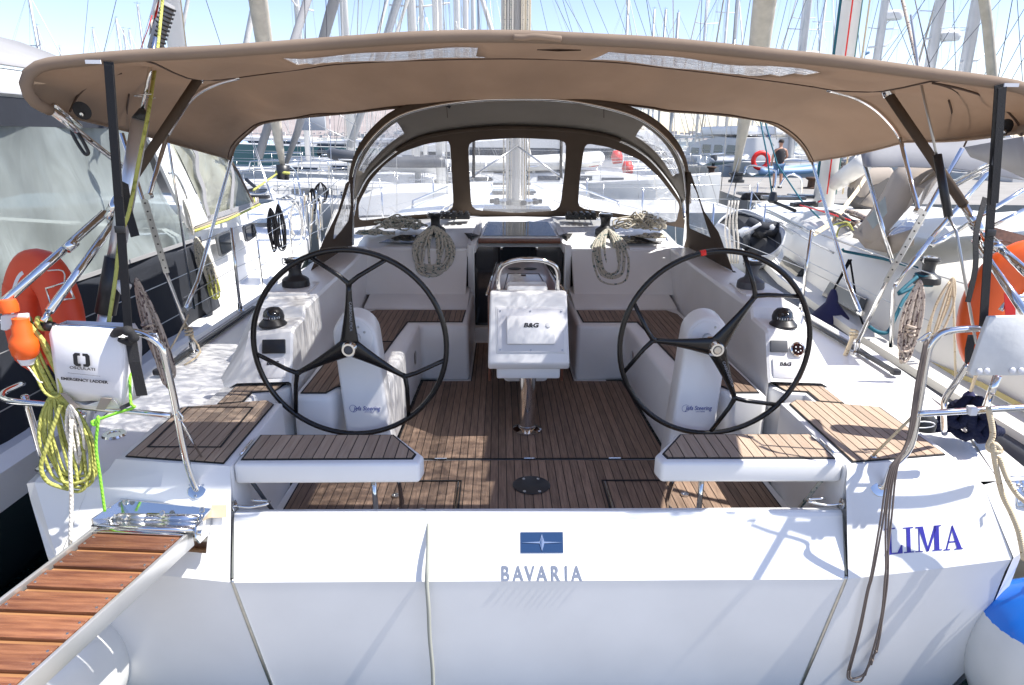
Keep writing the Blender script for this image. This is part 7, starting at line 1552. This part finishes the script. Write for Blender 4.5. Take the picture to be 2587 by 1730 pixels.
wires('crossing_rigging', 'thin crossing rigging wires in the sky above the canopy', 
      [[('a', 770, -20, 20), ('a', 675, 380, 20)], [('a', 1350, -20, 16), ('a', 1460, 315, 16)], [('a', 580, 0, 30), ('a', 545, 385, 30)], [('a', 2005, -10, 12), ('a', 2012, 285, 12)], [('a', 2145, -10, 12), ('a', 2153, 275, 12)], [('b', 320, -10, 14), ('b', 280, 250, 14)],
       [('b', 930, 0, 18), ('b', 950, 230, 18)], [('b', 985, 0, 18), ('b', 995, 230, 18)], [('b', 1340, -10, 20), ('b', 1395, 230, 20)], [('b', 1440, 0, 18), ('b', 1550, 235, 18)], [('b', 1490, 0, 18), ('b', 1560, 235, 18)], [('b', 1540, 60, 18), ('b', 1640, 240, 18)],
       [('b', 1610, -10, 22), ('b', 1700, 235, 22)], [('b', 1690, -10, 20), ('b', 1800, 245, 20)], [('b', 1830, -10, 20), ('b', 1915, 245, 20)], [('b', 1960, 0, 20), ('b', 2045, 250, 20)], [('b', 2040, -10, 15), ('b', 2080, 255, 15)],
       [('c', 225, -10, 15), ('c', 210, 290, 15)], [('c', 545, -10, 15), ('c', 490, 320, 15)], [('c', 450, -10, 14), ('c', 425, 315, 14)], [('c', 860, -10, 20), ('c', 735, 350, 20)], [('c', 790, -10, 20), ('c', 705, 345, 20)], [('c', 910, 0, 20), ('c', 780, 350, 20)], [('c', 985, 0, 20), ('c', 1000, 365, 20)],
       [('c', 1240, 60, 20), ('c', 1270, 400, 20)], [('c', 1390, 0, 20), ('c', 1290, 400, 20)], [('c', 1620, 100, 20), ('c', 1400, 400, 20)], [('c', 1480, 60, 20), ('c', 1620, 430, 20)], [('c', 1690, 0, 20), ('c', 1440, 410, 20)], [('c', 1830, 0, 20), ('c', 1560, 440, 20)], [('c', 1980, 0, 18), ('c', 1700, 450, 18)],
       [('c', 2190, 0, 18), ('c', 1800, 460, 18)], [('c', 2270, -10, 14), ('c', 2175, 515, 14)], [('c', 2345, 60, 18), ('c', 2080, 500, 18)], [('c', 2345, 230, 18), ('c', 2190, 520, 18)], [('c', 2345, 380, 18), ('c', 2260, 530, 18)], [('c', 2300, 0, 18), ('c', 2320, 300, 18)], [('c', 1880, 0, 18), ('c', 1895, 460, 18)],
       [('c', 320, 0, 24), ('c', 180, 280, 24)], [('c', 1040, 0, 24), ('c', 940, 360, 24)], [('c', 1100, 150, 22), ('c', 1080, 380, 22)]], .0075)
wires('crossing_rigging', 'rigging wires and shrouds crossing the gap between canopy and right hood',
      [[('c', 175, 750, 12), ('c', 160, 900, 12)], [('c', 205, 750, 13), ('c', 235, 920, 13)], [('c', 260, 755, 12), ('c', 300, 910, 12)], [('c', 110, 745, 12), ('c', 145, 890, 12)], [('c', 395, 770, 13), ('c', 350, 1250, 13)], [('c', 545, 790, 15), ('c', 390, 1300, 13)], [('c', 575, 795, 15), ('c', 700, 960, 15)], [('c', 700, 820, 14), ('c', 718, 920, 14)],
       [('a', 1640, 880, 13), ('a', 1790, 1310, 11)], [('a', 1650, 870, 13), ('a', 1800, 1330, 11)], [('a', 1870, 800, 20), ('a', 1930, 930, 20)], [('a', 2035, 770, 13), ('a', 2050, 1250, 12)], [('a', 2170, 760, 13), ('a', 2190, 1390, 12)], [('a', 2130, 840, 9), ('a', 2345, 940, 9)], [('a', 2220, 745, 12), ('a', 2345, 830, 12)]], .008, 'wire')
# boats lying across the water, seen in the gap on the left
def motorboat(lab, x, y, rot, L, W, zh, hm, cat='motorboat', cab=True, fly=False, zc=1.1, name='motorboat'):
    o = thing(name, lab, cat, (x, y, 0)); hull('hull', o, L, W, zh, hm, stern=.95)
    if cab:
        coach(o, L*.15, L*.72, W*.42, W*.26, zh+.03, zc, win='dark_glass', nwin=4)
        if fly: box('flybridge', (0, L*.36, zh+zc+.35), (W*.7, L*.34, .5), 'gelcoat', o, bevel=.12, local=True); box('fly_top', (0, L*.36, zh+zc+1.9), (W*.78, L*.36, .08), 'gelcoat', o, bevel=.03, local=True); tubes('top_posts', [[(a*W*.33, L*b, zh+zc+.5), (a*W*.33, L*b, zh+zc+1.88)] for a in (-1, 1) for b in (.22, .5)], .03, 'steel', o, local=True)
    rails(o, L, W, zh, .55)
    m = Matrix.Rotation(rot, 4, 'Z') @ Matrix.Translation((0, -L/2, 0))
    for c in o.children: c.data.transform(m)
    return o
pt = P('a', 2120, 1010, Z=0.0)
mb = motorboat('long teal hulled yacht moored across the water in the left gap', P('a', 2330, 1010, Y=38).x+1, 38, R(88), 17, 4.6, 2.15, 'hull_teal', 'yacht', cab=True, zc=.5)
for dx in (-5.2, -3.9): 
    q = P('a', 2118+90*(dx > -5), 1005, Y=35.5); lathe('porthole', [(0, .02), (.22, .02), (.25, 0)], q, 'dark_glass', mb, axis=(0, -1, 0), seg=16)
motorboat('low white motor yacht with pale fenders at the far left of the water', P('a', 1620, 960, Y=48).x-2, 48, R(95), 18, 5, 2.0, 'hull_far', zc=.7)
for k in range(3):
    c = P('a', (1600, 1760, 1655)[k], (985, 980, 985)[k], Y=44); lathe('hull_fender', [(0, -.5), (.4, -.45), (.42, .3), (.3, .5), (0, .55)], c, 'dinghy_blue', mb, seg=14) if k < 2 else None
def dinghy(lab, x, y, z, rot, L, mt, mt2='gelcoat'):
    o = thing('inflatable_dinghy', lab, 'dinghy', (x, y, z)); W = L*.24
    tube('inflatable_tube', [(-W, 0, .05), (-W, L*.45, .05), (-W*.85, L*.75, .12), (-W*.35, L*.96, .2), (0, L, .22), (W*.35, L*.96, .2), (W*.85, L*.75, .12), (W, L*.45, .05), (W, 0, .05)], (.15*L/3), mt, o, n=5, seg=12, local=True)
    loft('dinghy_hull', [[(-W, y_, .0+.1*t), (-W*.5, y_, -.14+.2*t*t), (0, y_, -.24+.3*t*t), (W*.5, y_, -.14+.2*t*t), (W, y_, .0+.1*t)] for y_, t in ((0, 0), (L*.4, .3), (L*.75, .75), (L*.93, 1))], mt2, o, local=True, thick=.02)
    box('transom_board', (0, .04, .08), (W*1.9, .05, .34), mt2, o, local=True); box('thwart', (0, L*.42, .14), (W*1.8, .22, .04), mt2, o, local=True)
    m = Matrix.Rotation(rot, 4, 'Z')
    for c in o.children: c.data.transform(m)
    return o
dinghy('grey inflatable dinghy with yellow line on the bow of a boat in the left gap', P('a', 2290, 1090, Y=17).x+2.3, 17, P('a', 2290, 1070, Y=17).z, R(98), 2.6, 'grey_plastic')
# boats whose decks fill the left gap
yachtfar('a', 1950, 0, 24, 'white sailboat lying across behind the left neighbour bow', r=.08, top=17, rot=R(86), L=12.5, mt='mast_white', z0=1.15)
yachtfar('a', 2260, 0, 19.5, 'grey hulled sailboat with letters on its side in the left gap', r=.09, top=17, rot=R(-84), L=12, hullm='hull_grey', mt='mast_white', z0=1.1)
text('hull_letters', 'PL', .42, P('a', 2300, 1330, Y=17.6), (1, 0, 0), (0, 0, 1), 'print_grey', bpy.data.objects.get('sailboat') , ext=.002) if False else None
# white catamaran and yachts ahead, seen through the sprayhood windows
ct = motorboat('big white catamaran lying across ahead of the bow', -.8, 27, R(90), 15, 4.5, 1.75, 'gelcoat', 'catamaran', name='catamaran', zc=1.0)
dk_ = dinghy('cream inflatable dinghy stowed upside down ahead of the mast', P('b', 1190, 1080, Y=21).x-1.6, 21, P('b', 1150, 1085, Y=21).z, R(-90), 4.0, 'cream_gel')
motorboat('white yacht with long foredeck left of the mast beyond the bow', -5.2, 24, R(88), 12, 4, 1.55, 'hull_far', 'yacht', zc=.45)
motorboat('white yacht with red cushions right of the mast beyond the bow', 2.6, 21.0, R(-92), 8.0, 3.2, 1.5, 'hull_far', 'yacht', zc=.3)
box('deck_cushion', P('b', 1890, 1210, Y=20.3), (1.6, .5, .16), 'red', bpy.data.objects[ct.name])
gpt = box('grey_canopy', P('b', 1390, 1010, Y=28), (2.6, 2, 2.0), 'grey_canvas', None, bevel=.2); tag(gpt, 'grey canvas cover standing behind the mast rods', 'cover')
for i, (x, y, w_, h_) in enumerate(((600, 985, .9, .8), (690, 985, 1.3, 1.0))):
    rr = box('red_cover', P('b', x, y, Y=29), (w_, .5, h_), 'red', None, bevel=.15); tag(rr, ('small red sail cover', 'larger red sail cover')[i]+' seen through the left sprayhood window', 'cover')
for i, (x, y) in enumerate(((1845, 1030), (1915, 1100), (1690, 1050))):
    rr = tube('red_jacket', [P('b', x, y-40, Y=23), P('b', x, y, Y=23), P('b', x+5, y+45, Y=23)], [.12, .2, .16], 'red', None, seg=10); tag(rr, ('upper red bundle', 'lower red bundle', 'small red bundle at left')[i]+' seen through the right sprayhood window', 'bundle')
# more boats beyond the pier on the right
motorboat('white motor yacht with flybridge behind the man on the pier', 14.5, 46, R(15), 13, 4.4, 1.5, 'hull_far', fly=True, zc=1.4)
motorboat('cream motor yacht with bimini behind the pier, left of the man', 8.0, 44, R(-12), 12, 4, 1.4, 'cream_gel', fly=True, zc=1.2)
motorboat('white cruiser moored behind the pier at its right end', 22, 42, R(8), 12, 4, 1.5, 'hull_far', fly=True, zc=1.3)
motorboat('white cruiser showing its rounded bow left behind the pier', 3.2, 41, R(-5), 12, 4, 1.35, 'hull_far', zc=1.0)
for k in range(5): yachtfar('c', (260, 400, 640, 900, 1040)[k], 0, (48, 52, 56, 50, 60)[k], ('sailboat behind the pier below the left end of the right gap', 'sailboat behind the pier with mast beside the blue stays', 'sailboat behind the pier near the striped flag', 'sailboat behind the pier above the man', 'sailboat behind the pier at the right end of the gap')[k], r=.10, top=(14, 16, 13, 15, 17)[k], rot=R((10, -170, 175, 5, 182)[k]), L=12, mt='mast_white')
dinghy('blue and white inflatable dinghy hung across behind the man', P('c', 570, 1125, Y=36).x, 36.3, P('c', 600, 1130, Y=36).z, R(-85), 3.6, 'dinghy_blue')
dinghy('pale inflatable dinghy with outboard left of the rolled sail', P('c', 230, 1060, Y=38).x, 38, P('c', 250, 1060, Y=38).z, R(-70), 2.8, 'dinghy_grey')
ob = thing('outboard_motor', 'dark outboard motor beside the pale dinghy behind the pier', 'outboard', tuple(P('c', 300, 1060, Y=37.5)))
lathe('engine_cowl', [(0, .35), (.18, .33), (.22, .1), (.18, -.05), (.1, -.1)], P('c', 300, 1060, Y=37.5), 'grey_plastic', ob, seg=14); tube('engine_leg', [P('c', 302, 1075, Y=37.5), P('c', 290, 1130, Y=37.5)], .08, 'black_plastic', ob)
rb = tube('ring_buoy', [P('c', 612, 1055, Y=35.5)+V((.38*math.cos(t*.45), 0, .38*math.sin(t*.45))) for t in range(14)], .12, 'red', None, closed=True, seg=10); tag(rb, 'red ring buoy behind the man on the pier', 'lifebuoy')
flg = loft('striped_flag', [[P('c', 650+j*10+6*math.sin(i), 840+i*14, Y=44+.1*math.sin(j+i)) for j in range(4)] for i in range(6)], 'letter_blue', None, thick=.01); tag(flg, 'small blue and white flag hanging over the boats behind the pier', 'flag')
for i in (1, 3): tube('flag_stripe', [P('c', 650+j*10, 840+i*14, Y=43.9) for j in range(4)], .05, 'reflective', flg)
pf = loft('pennant', [[P('c', 1300+6*i, 325+(14 if i % 2 else 0), Y=19.5), P('c', 1300+6*i, 365-3*i, Y=19.5)] for i in range(6)], 'dinghy_blue', None, thick=.004); tag(pf, 'small ragged blue pennant between two masts in the sky', 'flag')
# bollards, basket and things on the pier
for i, (x, y, lab) in enumerate(((945, 1240, 'rusty iron bollard on the pier right of the man'), (285, 1150, 'rusty iron bollard on the left end of the pier'), (225, 1215, 'brown bollard at the pier edge beyond the sprayhood'))):
    p = P('c', x, y, Z=.95); lathe('bollard', [(.30, 0), (.30, .04), (.16, .06), (.15, .30), (.26, .38), (.24, .42), (0, .44)], p, 'rust', None, seg=18); tag(bpy.data.objects[-1] if False else [o for o in COL.objects if o.name.startswith('bollard')][-1], lab, 'bollard')
rf = thing('dinghy_roll', 'beige dinghy with dark covers lying on the deck right of the bimini leg', 'dinghy', tuple(P('c', 1350, 1260, Y=9.4)))
tube('dinghy_tube', [P('c', 1265, 1290, Y=9.4), P('c', 1275, 1215, Y=9.4), P('c', 1330, 1180, Y=9.4), P('c', 1450, 1175, Y=9.4)], .15, 'beige_canvas', rf, n=5, seg=12)
tube('dinghy_tube', [P('c', 1290, 1300, Y=9.3), P('c', 1340, 1345, Y=9.3)], .12, 'beige_canvas', rf, seg=12)
lathe('dinghy_inside', [(0, .06), (.25, .05), (.30, -.05)], P('c', 1345, 1260, Y=9.3), 'wicker', rf, axis=(-.3, -1, .3), seg=20)
gt = thing('gear_tangle', 'tangle of ropes and rails on the deck behind the right hood', 'gear', tuple(P('c', 1200, 1230, Y=12)))
for k in range(26):
    x, y = gg.uniform(1040, 1260), gg.uniform(1030, 1260); tube('tangled_line', [P('c', x, y, Y=12), P('c', x+gg.uniform(-50, 50), y+gg.uniform(-40, 40), Y=12.2), P('c', x+gg.uniform(-90, 90), y+gg.uniform(-50, 50), Y=12)], gg.choice((.012, .02, .03)), gg.choice(('rope_white', 'wicker', 'red', 'rope_cream', 'steel', 'mast_white')), gt, n=3, seg=6)
# ------------------------------------------------------------------ the man on the pier
man_p = P('c', 715, 1238, Z=.95)
mn = thing('person', 'man seen from behind on the pier in black vest, blue denim shorts and dark cap', 'person', tuple(man_p))
def skinfig(name, joints, bones, mt, par, sub=2):
    me = bpy.data.meshes.new(name); me.from_pydata([V(j[0])+man_p for j in joints], bones, []); o = bpy.data.objects.new(name, me); COL.objects.link(o)
    sk = o.modifiers.new('skin', 'SKIN'); ss = o.modifiers.new('sub', 'SUBSURF'); ss.levels = ss.render_levels = sub
    for i, j in enumerate(joints): me.skin_vertices[0].data[i].radius = (j[1], j[2] if len(j) > 2 else j[1])
    me.skin_vertices[0].data[0].use_root = True
    dg = bpy.context.evaluated_depsgraph_get(); m2 = bpy.data.meshes.new_from_object(o.evaluated_get(dg)); bpy.data.objects.remove(o)
    m2.materials.clear(); return link(name, m2, mt, par, True)
J = [((0, 0, .93), .15, .11), ((0, .0, 1.15), .14, .10), ((0, .01, 1.38), .17, .105), ((0, .01, 1.50), .06), ((0, 0.02, 1.56), .055), ((0, .02, 1.66), .085, .095), ((0, .02, 1.74), .07, .08),
     ((-.20, .0, 1.42), .06), ((-.27, .02, 1.15), .045), ((-.25, .10, .90), .032), ((-.24, .13, .82), .03), ((.20, 0, 1.42), .06), ((.28, .0, 1.16), .045), ((.20, .20, 1.05), .033), ((.13, .26, 1.05), .03),
     ((-.10, 0, .88), .095), ((-.12, .02, .50), .062), ((-.13, -.02, .10), .042), ((-.13, .08, .04), .035), ((.10, 0, .88), .095), ((.13, .03, .50), .062), ((.15, .0, .10), .042), ((.15, .10, .04), .035)]
Bn = [(0, 1), (1, 2), (2, 3), (3, 4), (4, 5), (5, 6), (2, 7), (7, 8), (8, 9), (9, 10), (2, 11), (11, 12), (12, 13), (13, 14), (0, 15), (15, 16), (16, 17), (17, 18), (0, 19), (19, 20), (20, 21), (21, 22)]
skinfig('body', J, Bn, 'skin', mn)
skinfig('vest', [((0, 0, .86), .19, .15), ((0, 0, 1.15), .20, .16), ((0, .01, 1.38), .235, .16), ((0, .01, 1.50), .15, .10)], [(0, 1), (1, 2), (2, 3)], 'shirt_black', mn)
skinfig('shorts', [((0, 0, .92), .168, .13), ((-.10, 0, .84), .112), ((-.12, .01, .52), .09), ((.10, 0, .84), .112), ((.13, .02, .52), .09)], [(0, 1), (1, 2), (0, 3), (3, 4)], 'denim', mn)
lathe('cap', [(.100, 0), (.104, .04), (.09, .09), (.05, .12), (0, .125)], man_p+V((0, .02, 1.68)), 'hair', mn, seg=20)
box('cap_peak', man_p+V((0, .14, 1.70)), (.15, .12, .015), 'hair', mn, bevel=.006)
for s_ in (-1, 1): box('shoe', man_p+V((s_*.14, .05, .035)), (.10, .27, .07), 'navy_canvas', mn, bevel=.03)
for z_ in (1.33, 1.28): box('vest_print', man_p+V((.02, -.118, z_)), (.17, .006, .022), 'print_grey', mn)
# ================================================================== small gear that fills the neighbours' decks
g6 = random.Random(66)
for k in range(7):
    x, y = 1050+25*k, 1395+g6.uniform(-12, 25)
    tube('deck_line', [P('c', x, y, Y=8.0), P('c', x+70, y+g6.uniform(10, 50), Y=7.4), P('c', x+g6.uniform(90, 160), y+g6.uniform(40, 80), Y=6.9)], g6.choice((.012, .018, .025)), g6.choice(('canvas_thread', 'rope_navy', 'rope_fleck', 'wicker')), rn, n=3, seg=6)
tube('deck_strop', [P('c', 960, 1540, Y=6.9), P('c', 1060, 1480, Y=7.2), P('c', 1120, 1420, Y=7.4), P('c', 1250, 1250, Y=8.4), P('c', 1300, 1170, Y=8.8)], 0, 'rope_cream', rn, flat=(.05, .004, (0, -1, .2)))
tube('loose_line', [P('c', 1110, 1563, Y=6.9), P('c', 1130, 1500, Y=7.0), P('c', 1190, 1480, Y=6.9), P('c', 1220, 1520, Y=6.8), P('f', 1180, 30, Y=6.8), P('f', 1080, 50, Y=6.9)], .008, 'rope_yellow', rn, n=5, seg=6)
for (x, y, Y, w_) in ((560, 1275, 12.5, .5), (760, 1300, 10.2, .55), (900, 1290, 10.4, .4)):
    p = P('c', x, y, Y=Y); box('deck_vent', p, (w_, .35, .05), 'smoked', rn, bevel=.01)
coilc = P('c', 595, 1300, Y=11.5)
o = tube('black_coil', [coilc+V((.28*math.cos(t*.7)*(1-.004*t), .12*math.sin(t*.7), -.02+.0012*t)) for t in range(60)], .028, 'rope_black', rn, seg=7)
for k in range(5):
    p = P('c', 830+33*k, 1347, Y=8.95-.03*k); box('clutch_body', p, (.055, .14, .05), 'black_plastic', rn, bevel=.006)
tube('deck_edge_line', [P('f', 740, 40, Y=7.9), P('f', 930, 150, Y=7.0), P('f', 1090, 230, Y=6.2)], .010, 'hull_grey', rn, n=3)
for k in range(3):
    tube('roof_rail', [P('f', 650+5*k, 12*k, X=3.75), P('f', 990, 170+12*k, X=3.55)], .010, 'steel_brushed', rn, seg=6)
# left neighbour foredeck fittings
for (x, y, Y) in ((1700, 1290, 11.5), (1990, 1300, 12.6), (1880, 1330, 11.0)):
    p = P('a', x, y, Y=Y); tube('deck_cleat', [p+V((-.14, 0, .05)), p+V((-.05, 0, .03)), p+V((.05, 0, .03)), p+V((.14, 0, .05))], .02, 'steel_brushed', ln, n=3)
for k in range(5):
    p = P('a', 1590+22*k, 1310, Y=9.6); tube('sheet_lead', [P('a', 1640+14*k, 1300, Y=9.8), P('a', 1665+8*k, 1355-8*k, Y=9.0)], .012, ('rope_white', 'beige_canvas', 'rope_yellow')[k % 3], ln, seg=6)
box('sheet_clutch', P('a', 1680, 1295, Y=9.8), (.38, .12, .05), 'black_plastic', ln, bevel=.01)
wl_ = P('a', 1870, 1240, Y=14.2)
tube('helm_hoop', [wl_+V((.42*math.cos(t*.393), 0, .42*math.sin(t*.393))) for t in range(16)], .02, 'black_plastic', bpy.data.objects['tented_yacht'], closed=True) if False else None
for k in range(9):
    a0 = (2010+14*k, 1290+g6.uniform(-40, 60)); Yk = 11.2+g6.uniform(-.6, .8)
    tube('hanging_tail', [P('a', a0[0], a0[1], Y=Yk), P('a', a0[0]+g6.uniform(-14, 14), a0[1]+110, Y=Yk), P('a', a0[0]+g6.uniform(-20, 20), a0[1]+230, Y=Yk)], g6.choice((.010, .014, .018)), g6.choice(('rope_cream', 'steel_brushed', 'steel_brushed', 'rope_white')), ln, n=3, seg=6)
# stern rails, arches and rolled covers on boats in the left gap
rf_ = [o_ for o_ in bpy.data.objects if o_.get('label', '').startswith('grey hulled sailboat with letters')][0]
text('hull_letters', 'PL', .40, P('a', 2292, 1335, Y=17.2), (1, 0, 0), (0, 0, 1), 'hull_navy', rf_, ext=.004)
for (x0, x1, y0, y1, Y) in ((1640, 1860, 1060, 1130, 16), (1700, 1980, 1010, 1100, 19), (1960, 2160, 1065, 1180, 15.5), (2100, 2290, 1060, 1150, 18)):
    tube('rail_hoop', [P('a', x0, y1, Y=Y), P('a', x0+6, y0+12, Y=Y), P('a', x0+30, y0, Y=Y), P('a', x1-30, y0-4, Y=Y), P('a', x1, y0+10, Y=Y), P('a', x1+8, y1, Y=Y)], .016, 'steel', rf_, n=4, seg=6)
    tube('rail_hoop', [P('a', x0, (y0+y1)/2, Y=Y), P('a', x1+4, (y0+y1)/2, Y=Y)], .012, 'steel', rf_, seg=6)
rad = box('radar_panel', P('a', 2060, 800, Y=18), (.62, .08, .42), 'dinghy_grey', rf_, bevel=.01)
